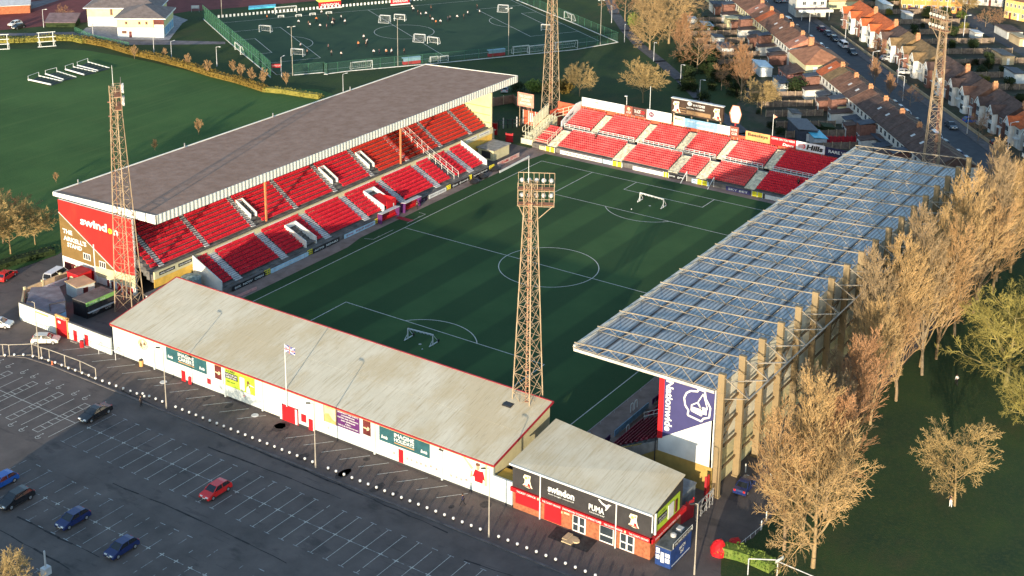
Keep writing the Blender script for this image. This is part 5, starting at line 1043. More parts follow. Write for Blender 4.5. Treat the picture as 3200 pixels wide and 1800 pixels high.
# ================================================================ PEOPLE
def person(loc, deg, pose, top_c, leg_c, label, hair=(.03, .02, .015), sc=1., name='person', group=None, detail=1):
    k = ('P', pose, top_c[0], leg_c[0])
    if k in CP: return dup(CP[k], loc, R(deg), label, group, sc)
    o = thing(name, label, 'person', loc, R(deg), group); o.scale = (sc,)*3; CP[k] = o
    s = {'walk': .30, 'stand': .06, 'run': .42}[pose]; sk = mat('skin', (.42, .24, .16), .6)
    J = dict(p=(0, 0, .92), c=(.02, 0, 1.2), n=(.03, 0, 1.46), h=(.05, 0, 1.56), ht=(.05, 0, 1.74), ls=(.02, .18, 1.40), rs=(.02, -.18, 1.40), le=(-.10-s*.2, .23, 1.14), re=(.06+s*.3, -.23, 1.14), lh=(-.02-s*.1, .25, .90), rh=(.2+s*.3, -.22, .95),
             lp=(0, .09, .90), rp=(0, -.09, .90), lk=(.08+s*.5, .10, .50), rk=(.04-s*.3, -.10, .50), la=(.02+s, .10, .09), ra=(-.02-s, -.10, .12 if s > .1 else .09), lt=(.18+s, .11, .04), rt=(.15-s, -.11, .04))
    E_ = [('p', 'c', 'c'), ('c', 'n', 'c'), ('n', 'h', 's'), ('h', 'ht', 's'), ('c', 'ls', 'c'), ('ls', 'le', 'c'), ('le', 'lh', 'c'), ('c', 'rs', 'c'), ('rs', 're', 'c'), ('re', 'rh', 'c'), ('p', 'lp', 'l'), ('lp', 'lk', 'l'), ('lk', 'la', 'l'), ('la', 'lt', 'l'), ('p', 'rp', 'l'), ('rp', 'rk', 'l'), ('rk', 'ra', 'l'), ('ra', 'rt', 'l')]
    RD_ = dict(p=.15, c=.17, n=.065, h=.10, ht=.09, ls=.085, rs=.085, le=.055, re=.055, lh=.045, rh=.045, lp=.11, rp=.11, lk=.075, rk=.075, la=.05, ra=.05, lt=.04, rt=.04)
    def skin_mesh(sel, nm, mt_, grow=0., root='p', par=o):
        es = [e for e in E_ if e[2] in sel]; ks = []
        for e in es:
            for q in e[:2]:
                if q not in ks: ks.append(q)
        me = bpy.data.meshes.new(nm); me.from_pydata([J[q] for q in ks], [(ks.index(e[0]), ks.index(e[1])) for e in es], []); ob = bpy.data.objects.new(nm, me); COL.objects.link(ob)
        md = ob.modifiers.new('s', 'SKIN'); ob.modifiers.new('d', 'SUBSURF').levels = 1
        for i, q in enumerate(ks):
            v = me.skin_vertices[0].data[i]; v.radius = (RD_[q]+grow, RD_[q]+grow); v.use_root = (q == root) if root in ks else i == 0
        dg = bpy.context.evaluated_depsgraph_get(); m2 = bpy.data.meshes.new_from_object(ob.evaluated_get(dg)); bpy.data.objects.remove(ob); m2.materials.clear(); m2.materials.append(mt_)
        m2.name = nm; r_ = bpy.data.objects.new(nm, m2); COL.objects.link(r_); r_.parent = par; return r_
    skin_mesh('csl', 'body', sk, -.008); skin_mesh('c', 'jacket', mat('cloth_'+top_c[0], top_c[1], .9), .012, 'c'); skin_mesh('l', 'trousers', mat('cloth_'+leg_c[0], leg_c[1], .9), .012, 'p')
    m = MB(); m.lathe([(.02, 1.60), (.105, 1.62), (.12, 1.70), (.09, 1.79), (.02, 1.82)], (.035, 0, 0), 8); m.build('hair', mat('hair', hair, .9), o, local=True)
    return o
DK_ = ('black', (.015, .016, .02)); NV = ('navy', (.02, .025, .06)); WHc = ('white', (.70, .70, .70)); RDc = ('red', (.55, .03, .03)); GRc = ('grey', (.12, .12, .13)); ORc = ('orange', (.65, .20, .06))
P = g(10, 990, 1052); person((P.x, P.y, .02), 100, 'walk', NV, DK_, 'person in dark clothes walking past the player mural')
P = g(9, 797, 488); person((P.x, P.y, .02), -60, 'stand', DK_, DK_, 'person in black standing among the bollards')
P = g(6, 975, 370); person((P.x, P.y, .04), 200, 'walk', DK_, DK_, 'person in dark clothes on the grass by the red tunnel')
person((62.9, 27.2, 2.6), 180, 'stand', DK_, DK_, 'person in black standing at the top of the lower seats of the open stand')
person((61.5, -22.5, 2.3), 180, 'stand', DK_, DK_, 'person in dark clothes among the right hand seats of the open stand')
P = g(13, 1860, 925); person((P.x, P.y, .02), 200, 'stand', DK_, WHc, 'person in black beside the lone bare tree')
P = g(12, 1705, 1170); person((P.x, P.y, .02), 20, 'walk', WHc, DK_, 'person in a white top walking on the park grass')
rp_ = random.Random(11); GP = 'players on the artificial pitch'
pts = [(22, 1490, 265), (22, 1595, 280), (22, 1610, 300), (22, 1680, 235), (22, 1720, 310), (22, 1790, 315), (22, 1855, 245), (22, 1850, 280), (22, 1870, 255), (22, 1945, 215), (22, 1985, 265), (22, 1805, 220), (22, 1735, 165), (22, 1150, 215), (22, 1510, 520), (22, 1808, 535), (22, 1840, 600), (22, 1945, 615), (22, 2125, 500), (22, 2188, 430), (22, 2225, 475), (22, 2210, 505), (22, 2295, 590), (22, 2430, 590), (22, 2485, 590), (22, 2355, 590), (22, 1580, 590), (2, 705, 90), (2, 740, 115), (2, 760, 130), (2, 800, 125), (2, 838, 80), (2, 850, 170), (2, 875, 190), (2, 910, 185), (2, 965, 165), (2, 980, 155), (2, 1035, 150), (2, 1085, 145), (2, 1115, 120), (2, 1205, 110), (2, 1185, 70), (2, 330, 300), (2, 290, 355), (2, 350, 340), (2, 95, 185), (2, 160, 150), (2, 190, 180), (2, 635, 410), (2, 540, 405), (2, 500, 410), (2, 830, 150), (2, 695, 75)]
for i, (t, x, y) in enumerate(pts):
    P = g(t, x, y); tc_ = (WHc, DK_, WHc, ORc, WHc, NV, GRc, WHc, DK_, WHc)[i % 10]
    nmv = {'white': 'player in a white shirt', 'black': 'player in a dark shirt', 'orange': 'player in an orange bib', 'navy': 'player in a navy shirt', 'grey': 'player in a grey shirt'}[tc_[0]]
    person((P.x, P.y, .03), rp_.uniform(0, 360), ('run', 'walk', 'stand')[i % 3], tc_, DK_, nmv+' on the artificial pitch beyond the stadium', group=GP+' in '+tc_[0])
# ================================================================ TREES AND PLANTS
def gen_tree(seed, H_, kind, name='bare_tree', dens=1.):
    r = random.Random(seed); o = thing(name, 'tree', 'tree'); mt = MB(); mc = MB()
    sp = {'upright': dict(n=[20, 8, 7, 6], ang=[30, 26, 24, 26], ln=[.50, .52, .5, .5], trop=.12, t0=.13, seg=[12, 5, 4, 3, 2]),
          'round': dict(n=[14, 10, 8, 6], ang=[60, 42, 38, 38], ln=[.82, .50, .48, .48], trop=.03, t0=.22, seg=[7, 6, 4, 3, 2]),
          'oak': dict(n=[16, 11, 8, 6], ang=[62, 44, 40, 40], ln=[.86, .50, .46, .46], trop=.035, t0=.17, seg=[8, 6, 4, 3, 2]),
          'bush': dict(n=[9, 7, 6, 4], ang=[24, 26, 28, 30], ln=[.85, .5, .45, .45], trop=.06, t0=.02, seg=[3, 4, 3, 2, 2])}[kind]
    def grow(p, d, L, rad, lev):
        ns = sp['seg'][lev]; pts = [(p, rad, d)]; rr = max(rad, .021)
        for i in range(ns):
            wob = (.06, .12, .17, .22, .25)[lev]
            d = (d+Vector((r.uniform(-wob, wob), r.uniform(-wob, wob), r.uniform(-wob, wob)))+Z*sp['trop']*(1 if lev else .3)).normalized()
            q = p+d*(L/ns); r2 = max(rad*(1-(i+1)/ns*(.72 if lev else .8)), .017)
            (mt if lev < 2 else mc).tube(p, q, rr, r2, (7, 5, 4, 3, 3)[lev]); p, rr = q, r2; pts.append((p, rr, d))
        if lev >= 4: return
        n = max(2, int(sp['n'][lev]*dens*r.uniform(.8, 1.2))) if lev < 4 else 0
        if lev == 3 and dens < .5: return
        t0 = sp['t0'] if lev == 0 else .18
        for k in range(n):
            t = t0+(1-t0)*(k+r.random()*.9)/n; t = min(t, .99); f = t*ns; i = int(f); a, ra, da = pts[i]; b = pts[min(i+1, ns)][0]; c = a.lerp(b, f-i)
            an = R(sp['ang'][lev]*r.uniform(.7, 1.25)); az = k*2.4+r.uniform(-.6, .6); s1 = (Z.cross(da) if abs(da.z) < .95 else X).normalized(); s2 = da.cross(s1)
            nd = (da*math.cos(an)+(s1*math.cos(az)+s2*math.sin(az))*math.sin(an)).normalized()
            ll = sp['ln'][lev]*L*(1.15-.75*t if lev == 0 and kind == 'upright' else (1.1-.45*t))*r.uniform(.8, 1.15)
            grow(c, nd, ll, max(ra*.62, .018), lev+1)
    th = {'upright': H_*.95, 'round': H_*.62, 'oak': H_*.66, 'bush': H_*.35}[kind]
    grow(Vector((0, 0, 0)), Z, th, {'upright': .20, 'round': .20, 'oak': .33, 'bush': .10}[kind]*H_/15, 0)
    mt.build('trunk', TREE, o, local=True, smooth=True); mc.build('crown', TREEC, o, local=True); return o
def bark(n, c): return mat(n, c, .9, .2, .4, spec=.1)
TREEC = bark('twig_gold', (.34, .235, .115)); TREE = bark('bark_gold', (.27, .20, .11))
PR = {}
PR['u1'] = gen_tree(1, 20, 'upright'); PR['o1'] = gen_tree(3, 16, 'oak')
TREEC = bark('twig_grey_gold', (.255, .19, .115)); TREE = bark('bark_grey', (.20, .16, .11)); PR['u2'] = gen_tree(2, 19, 'upright')
TREEC = bark('twig_tan', (.31, .20, .10)); TREE = bark('bark_tan', (.22, .16, .10)); PR['u3'] = gen_tree(9, 18, 'upright', dens=.88)
TREEC = bark('twig_olive', (.27, .235, .07)); TREE = bark('bark_olive', (.25, .21, .09)); PR['o2'] = gen_tree(4, 16, 'oak'); 
TREEC = bark('twig_straw', (.30, .22, .10)); TREE = bark('bark_straw', (.26, .19, .10)); PR['r1'] = gen_tree(5, 12, 'round'); PR['r2'] = gen_tree(6, 11, 'round')
TREEC = bark('twig_russet', (.27, .155, .085)); TREE = bark('bark_russet', (.26, .19, .12)); PR['u4'] = gen_tree(7, 14, 'upright'); PR['r3'] = gen_tree(8, 11, 'round', dens=.8)
TREEC = bark('twig_bush', (.32, .21, .11)); PR['b1'] = gen_tree(12, 5, 'bush', 'bare_bush'); 
used = set()
def tree(k, x, y, label, sc=1., rz=None, cat='tree', group=None):
    rz = random.uniform(0, 6.28) if rz is None else rz; p = PR[k]
    if k not in used: used.add(k); p.location = (x, y, 0); p.rotation_euler.z = rz; p.scale = (sc,)*3 if not hasattr(sc, '__len__') else sc; props(p, label, cat, group); return p
    return dup(p, (x, y, 0), rz, label, group, sc, cat)
GT = 'tall bare trees behind the truss roofed stand'
tree('o1', -59.0, -75.1, 'great spreading golden tree nearest the camera on the right', (.86, .86, 1.18), 1.0)
tree('u1', -53.5, -71.4, 'upright golden tree behind the great spreading tree', .98)
tree('u2', -45.5, -70.2, 'golden tree between the upright one and the reddish one', .9)
tree('u3', -57.6, -70.8, 'slender bare tree with a pale trunk close behind the great spreading tree', 1.0)
row = [(-48, -71.5, 'u4', 1.35), (-41.5, -70.2, 'u2', .95), (-35.5, -69.3, 'u4', 1.25), (-28.5, -67.6, 'u2', .8), (-21.7, -67.9, 'u1', .92), (-16.9, -68.2, 'u2', 1.02), (-12.7, -68.6, 'u3', 1.1), (-8.4, -68.7, 'u1', 1.05), (-2.3, -69.1, 'u2', 1.1), (.2, -69.6, 'u1', 1.0), (4.4, -69.2, 'u3', 1.15), (9.5, -69.4, 'u1', 1.05), (14.5, -69, 'u2', 1.1), (19.5, -69.6, 'u1', 1.12), (25, -69, 'u3', 1.15), (30, -69.8, 'u2', 1.1), (35.5, -69.2, 'u1', 1.1), (41, -70, 'u2', 1.12), (46.5, -69.4, 'u1', 1.08), (52, -70, 'u3', 1.15), (58, -70.2, 'u2', 1.05), (64, -70.5, 'u1', 1.0), (71, -71, 'u2', .98), (78, -72, 'u3', .95)]
desc = ['russet tree with reddish twigs', 'bare golden tree', 'reddish bare tree']
HV = [.92, .8, 1.02, .78, .95, 1.1, .88, 1.02, 1.12, .92, 1.06, .98, .85, 1.05, .9, 1.1, .95, 1.05, .86, 1.02, .95, 1.0, .9, .9]
for i, (x, y, k, sc) in enumerate(row): tree(k, x, y+(.9 if i % 2 else -.7), 'tall bare tree in the row behind the truss roofed stand, '+('%s from the near end' % (['first', 'second', 'third', 'fourth', 'fifth', 'sixth', 'seventh', 'eighth', 'ninth', 'tenth', 'eleventh', 'twelfth'][i]) if i < 12 else '%s from the far end' % (['first', 'second', 'third', 'fourth', 'fifth', 'sixth', 'seventh', 'eighth', 'ninth', 'tenth', 'eleventh', 'twelfth'][23-i])), (sc*.92, sc*.92, sc*HV[i]), group=GT)
tree('r1', -35.8, -85.1, 'lone bare tree on the park grass at the right', 1.12, .6)
tree('o2', 1.5, -81.5, 'broad olive green bare tree at the right edge', 1.08, 2.)
tree('o2', -9.5, -87.5, 'low olive tree cut off by the right edge below the broad one', .55)
for x, y, k, sc, lb in ((17, -83, 'o2', .85, 'olive tree behind the broad one at the right edge'), (30, -82, 'r3', 1.2, 'russet bare tree at the right edge beyond the olive trees'), (42, -85, 'r3', 1.3, 'dark russet tree far along the right edge'), (55, -80, 'r2', 1.2, 'straw coloured tree at the far end of the right edge')): tree(k, x, y, lb, sc)
tree('r2', 99.0, 53.3, 'small round bare tree on the park grass between the lamps', .92, .3)
tree('r2', 103.6, 37.2, 'wide bare tree with a leaning trunk behind the open stand', 1.18, 1.3)
tree('r2', 111.5, 8.1, 'rounded golden tree right of the clock', 1.0, 2.2)
tree('u4', 120, 17.5, 'slim tree with a pale trunk above the clock', .95)
tree('o1', 163, 61, 'huge golden tree at the corner of the park', 1.15, 3.)
tree('o1', 153, 62, 'broad golden tree in front of the huge one in the park', .8, 1.)
tree('o1', 190, 74, 'golden brown tree at the top edge behind the huge one', 1.05, 5.)
tree('o1', 172, 72, 'golden tree behind the huge one in the park', .9, 4.2)
tree('r3', 181, 86, 'russet tree at the top edge of the park', 1.4)
tree('r3', 138, 39, 'russet tree at the garden ends below the huge golden tree', 1.3)
tree('u4', 148, 50, 'russet upright tree beside the huge golden tree', .9)
tree('r3', 126, 26, 'tangled russet tree in the dark thicket by the park path', .8)
tree('r3', 76, 227, 'small russet tree by the cars near the club pavilion', .55)
tree('r2', -57.5, 85.0, 'bare tree at the left edge beside the side road', 1.3)
tree('r3', -50, 90.0, 'bare tree behind the one beside the side road', 1.2)
tree('o1', -62, 84.0, 'broad bare tree at the left edge above the red car', .62, 2.)
tree('r1', -52.5, 84.5, 'straw coloured bare tree left of the gold end wall', 1.05)
tree('r2', -47, 84.5, 'bare tree behind the corner of the brown roof', .85)
tree('r3', -62, 90, 'low bare tree cut off by the left edge above the red car', 1.2)
P = g(0, 10, 1985); tree('r2', P.x, P.y, 'bare twiggy tree top in the bottom left corner', 1.0)
for t, x, y, k, sc, lb in ((4, 830, 620, 'r3', .6, 'reddish bare tree on the right hand pavement'), (4, 800, 930, 'u4', .5, 'dark upright street tree by the left kerb'), (4, 960, 1080, 'u4', .45, 'small dark tree behind the second terrace chimney'), (20, 330, 640, 'r3', .55, 'dark bare street tree left of the floodlight tower'), (20, 1080, 1030, 'r3', .75, 'bare street tree with a thick trunk right of the slate saloon'), (4, 1790, 175, 'r2', .9, 'straw coloured tree beside the far car park'), (4, 2000, 290, 'r3', .6, 'bare tree with a pale bin below, far right'), (4, 2150, 310, 'r3', .7, 'bare tree on the far estate road'), (3, 1300, 700, 'r3', .7, 'pale russet tree at the back gardens'), (3, 1180, 60, 'r3', .8, 'russet tree behind the yellow house at the top')):
    P = g(t, x, y); tree(k, P.x, P.y, lb, sc)
for i, (t, x, y, sc) in enumerate(((1, 1015, 445, 1.), (1, 1245, 440, .75), (1, 1420, 510, 1.), (1, 1570, 570, 1.1), (1, 1760, 560, 1.), (1, 1820, 600, 1.1), (1, 1900, 630, 1.1), (1, 1990, 650, 1.2), (1, 2160, 650, .95), (5, 495, 195, .6), (1, 1570, 1035, 1.0), (1, 1240, 1160, .7))):
    P = g(t, x, y); tree('b1', P.x, P.y+(3 if i > 8 else 0), ('bare straw coloured bush by the gold hedge, %s from the left' % ('first', 'second', 'third', 'fourth', 'fifth', 'sixth', 'seventh', 'eighth', 'ninth')[i]) if i < 9 else ('small bush peeping over the far left corner of the brown roof', 'two pronged bush peeping over the middle of the brown roof', 'low bush peeping over the brown roof left of the middle')[i-9], sc*1.45, cat='bush', group='bushes along the gold hedge' if i < 9 else None)
# leafy plants
def leaves(m, c, rad, n, size, rnd_, flat=1.):
    for _ in range(n):
        v = Vector((rnd_.gauss(0, 1), rnd_.gauss(0, 1), rnd_.gauss(0, 1))).normalized()*(rnd_.random()**.45)
        p = Vector(c)+Vector((v.x*rad[0], v.y*rad[1], v.z*rad[2])); a = Vector((rnd_.uniform(-1, 1), rnd_.uniform(-1, 1), rnd_.uniform(-1, 1))).normalized(); b = a.orthogonal().normalized(); s = size*rnd_.uniform(.6, 1.4)
        m.face(p-a*s, p+b*s*.6, p+a*s, p-b*s*.6)
def leafmat(n, c, c2): return mat(n, c, .8, .2, 1.1, col2=c2, spec=.15, contrast=(.3, .7))
HEDG = leafmat('gold_hedge_leaf', (.115, .078, .018), (.19, .135, .032)); HEDO = leafmat('olive_hedge_leaf', (.13, .13, .025), (.24, .21, .05)); HEDD = leafmat('dark_leaf', (.014, .026, .010), (.034, .052, .018)); HEDB = leafmat('bright_leaf', (.07, .13, .02), (.17, .22, .05))
def hedge(pts, w_, h_, mt_, label, n=26, name='hedge', size=.22, kind=None):
    r = random.Random(len(pts)*7+int(h_*10)); m = MB(); core = MB()
    for a, b in zip(pts, pts[1:]):
        a = Vector((a[0], a[1], 0)); b = Vector((b[0], b[1], 0)); L = (b-a).length; k = max(1, int(L/1.0))
        core.beam(a+Z*h_*.4, b+Z*h_*.4, w_*.7, h_*.75)
        for i in range(k+1):
            c = a.lerp(b, i/k)+Vector((r.uniform(-.2, .2), r.uniform(-.2, .2), 0)); hh = h_*r.uniform(.85, 1.15); leaves(m, (c.x, c.y, hh*.5), (w_*.62, w_*.62, hh*.56), n, size, r)
    o = thing(name, label, 'hedge', (pts[0][0], pts[0][1], 0), kind=kind); m.build('foliage', mt_, o); core.build('branches', mt_, o); return o
hedge([g(1, 640, 320), g(1, 800, 350), g(1, 1000, 410), g(1, 1200, 455), g(1, 1400, 510)], 2.6, 1.9, HEDG, 'gold hedge along the far edge of the sports field, left length', 130)
hedge([g(1, 1400, 510), g(1, 1600, 575), g(1, 1800, 625), g(1, 2000, 690)], 2.4, 1.8, HEDG, 'gold hedge along the far edge of the sports field, right length by the bushes', 130)
hedge([g(1, -20, 320), g(1, 150, 318), g(1, 300, 310), g(1, 420, 300), g(1, 560, 305), g(1, 640, 325)], 3.2, 1.7, HEDO, 'olive green hedge behind the white frame near the club pavilion', 110)
hedge([g(1, 1990, 690), g(1, 2150, 705), g(1, 2300, 730), g(2, 0, 745)], 2.2, 1.6, HEDO, 'low olive hedge running behind the brown roof', 40)
hedge([g(11, 1015, 1325), g(11, 1100, 1345), g(11, 1190, 1375), g(11, 1290, 1420)], 2.2, 1.7, HEDB, 'clipped green hedge behind the red tarpaulins at the bottom right', 110, size=.16)
hedge([g(5, -50, 830), g(5, 100, 780), g(5, 250, 740), g(5, 400, 700)], 3.0, 1.3, HEDD, 'dark hedge bank along the side road under the bare trees', 40)
SHB = {}
def shrub(x, y, key, label, sc=1., group=None, cat='shrub'):
    mt_ = {'d': HEDD, 'o': HEDO, 'b': HEDB, 'g': HEDG}[key]
    if key not in SHB:
        r = random.Random(ord(key)); o = thing('shrub', label, cat, (x, y, 0), 0, group); m = MB()
        for _ in range(9): leaves(m, (r.uniform(-.9, .9), r.uniform(-.9, .9), r.uniform(.5, 1.7)), (.8, .8, .7), 110, .15, r)
        m.build('foliage', mt_, o, local=True); m = MB(); [m.tube((0, 0, 0), (r.uniform(-.7, .7), r.uniform(-.7, .7), 1.6), .07, .03, 4) for _ in range(6)]; m.build('stems', bark('stem', (.12, .09, .06)), o, local=True); o.scale = (sc,)*3; SHB[key] = o; return o
    return dup(SHB[key], (x, y, 0), random.uniform(0, 6), label, group, sc)
for t, x, y, k, sc, lb in ((2, 1610, 690, 'b', 1.7, 'bright yellow green shrub left of the salmon sign'), (2, 1700, 690, 'o', 1.4, 'olive shrub behind the salmon sign'), (2, 1825, 700, 'g', 1.9, 'tall golden shrub right of the far left floodlight tower'), (2, 1480, 690, 'd', 1.3, 'dark shrub behind the yard of the long stand'), (3, 1890, 960, 'b', 1.2, 'palm like bright shrub beside the dark round bush'), (3, 2010, 1010, 'd', 2.0, 'dark round bush in the garden right of the golden tree'), (4, 1740, 210, 'b', 1.3, 'yellow green shrub beside the far right floodlight head'), (3, 300, 280, 'b', 1.8, 'green shrub at the foot of the park lamp'), (4, 1000, 20, 'b', 2.0, 'yellow green shrub left of the far orange terrace'), (3, 1080, 350, 'o', 1.5, 'olive shrub in the gardens below the blue roofed garage')):
    P = g(t, x, y); shrub(P.x, P.y, k, lb, sc)
r = random.Random(21)
for i in range(26): P = g(3, 780+r.uniform(0, 620), 620+r.uniform(0, 470)); P = P if (P-Vector((116, 28, 0))).length > 3 else P+Vector((6, 4, 0)); shrub(P.x, P.y, 'd', 'dark shrub in the thicket between the park path and the back gardens', r.uniform(.9, 1.7), 'thicket by the park path')
for i in range(75):
    u = r.uniform(-5, 175); v = r.uniform(30, 56); P = st(u, v); shrub(P.x, P.y, 'd' if i % 4 else 'o', 'dark garden shrub behind the gabled houses across the street' if i % 4 else 'olive garden shrub behind the gabled houses across the street', r.uniform(.6, 1.4), 'garden shrubs across the street, '+('dark' if i % 4 else 'olive'))
for i in range(30):
    u = r.uniform(0, 150); v = r.uniform(-36, -24); P = st(u, v); shrub(P.x, P.y, 'd' if i % 3 else 'o', 'dark shrub in the back gardens of the terraces' if i % 3 else 'olive shrub in the back gardens of the terraces', r.uniform(.5, .9), 'back garden shrubs, '+('dark' if i % 3 else 'olive'))
# ================================================================ YARD AND COMPOUND BY THE LONG STAND
o = thing('compound_wall', 'white wall with a red gate and two red doors left of the low stand', 'wall', (-69.4, 48, 0)); m = MB()
m.box(-69.55, -69.25, 50.3, 59.7, 0, 3.1); m.box(-69.55, -69.25, 37.4, 47.5, 0, 2.9); m.build('wall', WWALL, o)
m = MB(); m.box(-69.6, -69.2, 50.3, 59.7, 3.1, 3.2); m.box(-69.6, -69.2, 37.4, 47.5, 2.9, 3.0); m.build('coping', DCONC, o)
b = board(o, (-69.6, 50.3, 0), -Y, 2.8, 3.3, RED, 'gate'); lettering('ARKELLS', WHITE, b, (-69.62, 50.1, 3.45-.4), -Y, Z, 2.4, .25, bold=.02); m = MB(); m.box(-69.64, -69.6, 49.2, 49.8, 2.2, 2.6); m.build('notice', WHITE, b); m = MB(); m.box(-69.7, -69.3, 47.4, 47.6, 0, 3.5); m.box(-69.7, -69.3, 50.25, 50.4, 0, 3.5); m.box(-69.7, -69.4, 47.4, 50.4, 3.35, 3.6); m.build('gate_frame', ORANGE, o)
for y in (46.2, 43.5): patch(o, (-69.57, y, 0), -Y, .85, 1.9, RED, 'door', .05); 
m = MB(); [m.box(-70.1, -69.6, y-1.2, y+.3, .01, .12) for y in (46.2, 43.5)]; m.build('door_step', CONC, o)
for y in (54.8,): patch(o, (-69.56, y+.8, 2.5), -Y, 3.4, .25, GOLD, 'name_plate', .03)
a, b_ = (-69.4, 59.7), (-63.6, 66.2)
o = thing('compound_side_wall', 'low buff wall with white panels along the side road', 'wall', (-63.6, 66.2, 0)); m = MB(); m.beam((-69.4, 59.7, .8), (-63.6, 66.2, .8), .3, 1.6); m.beam((-63.6, 66.2, .9), (-52.4, 66.0, .9), .3, 1.8); m.build('wall', BUFF, o)
m = MB(); m.beam((-63.3, 65.6, .5), (-53, 65.4, .5), .5, 1.0); m.build('inner_ledge', WHITE, o); m = MB(); [m.beam((x, 66.1, 0), (x, 66.1, 2.1), .35) for x in (-63.5, -59.8, -56, -52.6)]; m.build('pier', CREAM, o)
o = thing('burger_kiosk', 'black catering kiosk with a green sign panel and two serving hatches', 'kiosk', (-60, 52.4, 0)); m = MB(); m.box(-63, -57, 50.8, 54.2, 0, 2.8); m.build('body', BLACK, o); m = MB(); m.box(-63.1, -56.9, 50.6, 50.8, 2.3, 2.95); b = m.build('sign_panel', GREEN, o); lettering('food and drink', WHITE, b, (-62.6, 50.58, 2.45), X, Z, 3.4, .3)
m = MB(); m.box(-62.8, -60.2, 50.72, 50.8, 1.2, 2.2); m.box(-59.8, -57.2, 50.72, 50.8, 1.2, 2.2); m.build('hatch', CHAR, o); m = MB(); m.box(-62.9, -57.1, 50.4, 50.8, 1.05, 1.15); m.build('counter', LGREY, o); lettering('Burger', WHITE, o, (-61.9, 50.78, .4), X, Z, 1.5, .5, shear=.3); lettering('Grill', WHITE, o, (-59.2, 50.78, .4), X, Z, 1.3, .5, shear=.3)
m = MB(); m.box(-63.05, -56.95, 50.85, 54.25, 2.8, 2.9); m.build('roof', DCONC, o)
o = thing('flat_roofed_store', 'store with a wide dark flat roof behind the white compound wall', 'store', (-65.5, 56.5, 0)); pr = [(-68.8, 54.0), (-68.8, 58.8), (-63.9, 63.9), (-60.8, 60.5), (-63.8, 55.2), (-66.5, 51.6), (-68.8, 51.6)]; m = MB(); m.prism(pr, 0, 2.5); m.build('wall', SKYB, o); m = MB(); m.prism([(x*1.0+(.1 if x > -66 else -.1), y) for x, y in pr], 2.5, 2.68); m.build('roof', mat('grey_felt', (.17, .17, .19), .9, .2, .6), o)
m = MB(); m.path([(-66.3, 51.9, 2.8), (-64.6, 54, 2.95), (-66.8, 55.4, 2.9), (-68.2, 53.4, 2.8)], .08); m.build('roof_pipe', CHAR, o)
o = thing('white_outbuilding', 'small white outbuilding with a tan roof inside the compound', 'outbuilding', (-57, 59.6, 0), R(-10)); m = MB(); m.box(-1.7, 1.7, -1.8, 1.8, 0, 2.3); m.build('wall', WWALL, o, local=True); m = MB(); m.box(-1.85, 1.85, -1.95, 1.95, 2.3, 2.45); m.build('roof', BUFF, o, local=True); m = MB(); m.box(-.5, .4, -1.85, -1.8, 0, 1.9); m.build('door', MAROON, o, local=True)
o = thing('red_turnstile_hut', 'red turnstile hut with a round white badge under the end wall', 'hut', (-54.5, 62.4, 0)); m = MB(); m.box(-56, -53, 61.4, 64.2, 0, 2.7); b = m.build('wall', RED, o); m = MB(); m.box(-56.1, -52.9, 61.3, 64.3, 2.7, 2.82); m.build('roof', DKRED, o); m = MB(); stamp(m, (-56.02, 63.6, 1.0), -Y, 1.2, 1.2, [(.5+.5*math.cos(a), .5+.5*math.sin(a)) for a in [2*PI*i/12 for i in range(12)]]); m.build('badge', CREAM, b)
o = thing('water_tank', 'round blue grey water tank below the upper seats', 'tank', (-45.6, 44.4, 0)); m = MB(); m.lathe([(1.7, 0), (1.7, 3.0), (1.62, 3.02)], (-45.6, 44.4, 0), 24); m.build('body', mat('tank_blue', (.18, .25, .28), .6, .2, 1), o, smooth=False); m = MB(); m.lathe([(1.72, 2.9), (1.76, 3.05), (1.6, 3.1), (.3, 3.25)], (-45.6, 44.4, 0), 24); m.build('lid', mat('tank_lid', (.20, .26, .25), .7, .4, 1.5), o)
for x0_, x1_, y0_, y1_, h, lb, c in ((-54.5, -49.5, 41.6, 46.0, 2.5, 'low hut with a dark roof and a red panel beside the round tank', DCONC), (43.2, 49.5, 42.0, 46.2, 2.4, 'cream hut with a flat concrete roof beyond the last lower seats', CONC), (51.5, 55.5, 50.2, 52.0, 2.6, 'brown drinks kiosk with a black sign beyond the end of the long stand', BUFF)):
    o = thing('refreshment_hut', lb, 'hut', ((x0_+x1_)/2, (y0_+y1_)/2, 0)); m = MB(); m.box(x0_, x1_, y0_, y1_, 0, h); m.build('wall', CREAM if x0_ > 40 and x0_ < 50 else (WHITE if x0_ < 0 else BUFF), o); m = MB(); m.box(x0_-.3, x1_+.3, y0_-.3, y1_+.3, h, h+.18); m.build('roof', c, o)
    m = MB(); m.box(x0_-.03, x0_, y0_+.8, y1_-1.0, .4, 2.0); m.build('shutter', RED if x0_ < 0 else CHAR, o)
    if x0_ > 50: lettering('KIOSK', WHITE, patch(o, (x0_, y1_, 1.9), -Y, 1.8, .6, BLACK, 'sign', .05), (x0_-.06, y1_-.2, 2.05), -Y, Z, 1.4, .3)
for (x, y, rz, w2, h, lb) in ((50.4, 47.0, 0, 1.8, 2.8, 'tall red gate leaf beyond the far end wall of the long stand'), (56.5, 47.6, 20, 1.6, 2.0, 'red gate leaf beside the brown kiosk')):
    o = thing('red_gate', lb, 'gate', (x+(9 if rz == 0 else 0), y+(7 if rz == 0 else 0), 0), R(rz)); m = MB(); m.box(0, .12, -w2, 0, 0, h); m.build('leaf', RED, o, local=True); m = MB(); m.box(-.05, .17, -.12, .1, 0, h+.2); m.box(-.05, .17, -w2-.1, -w2+.1, 0, h+.2); m.build('post', DKRED, o, local=True)
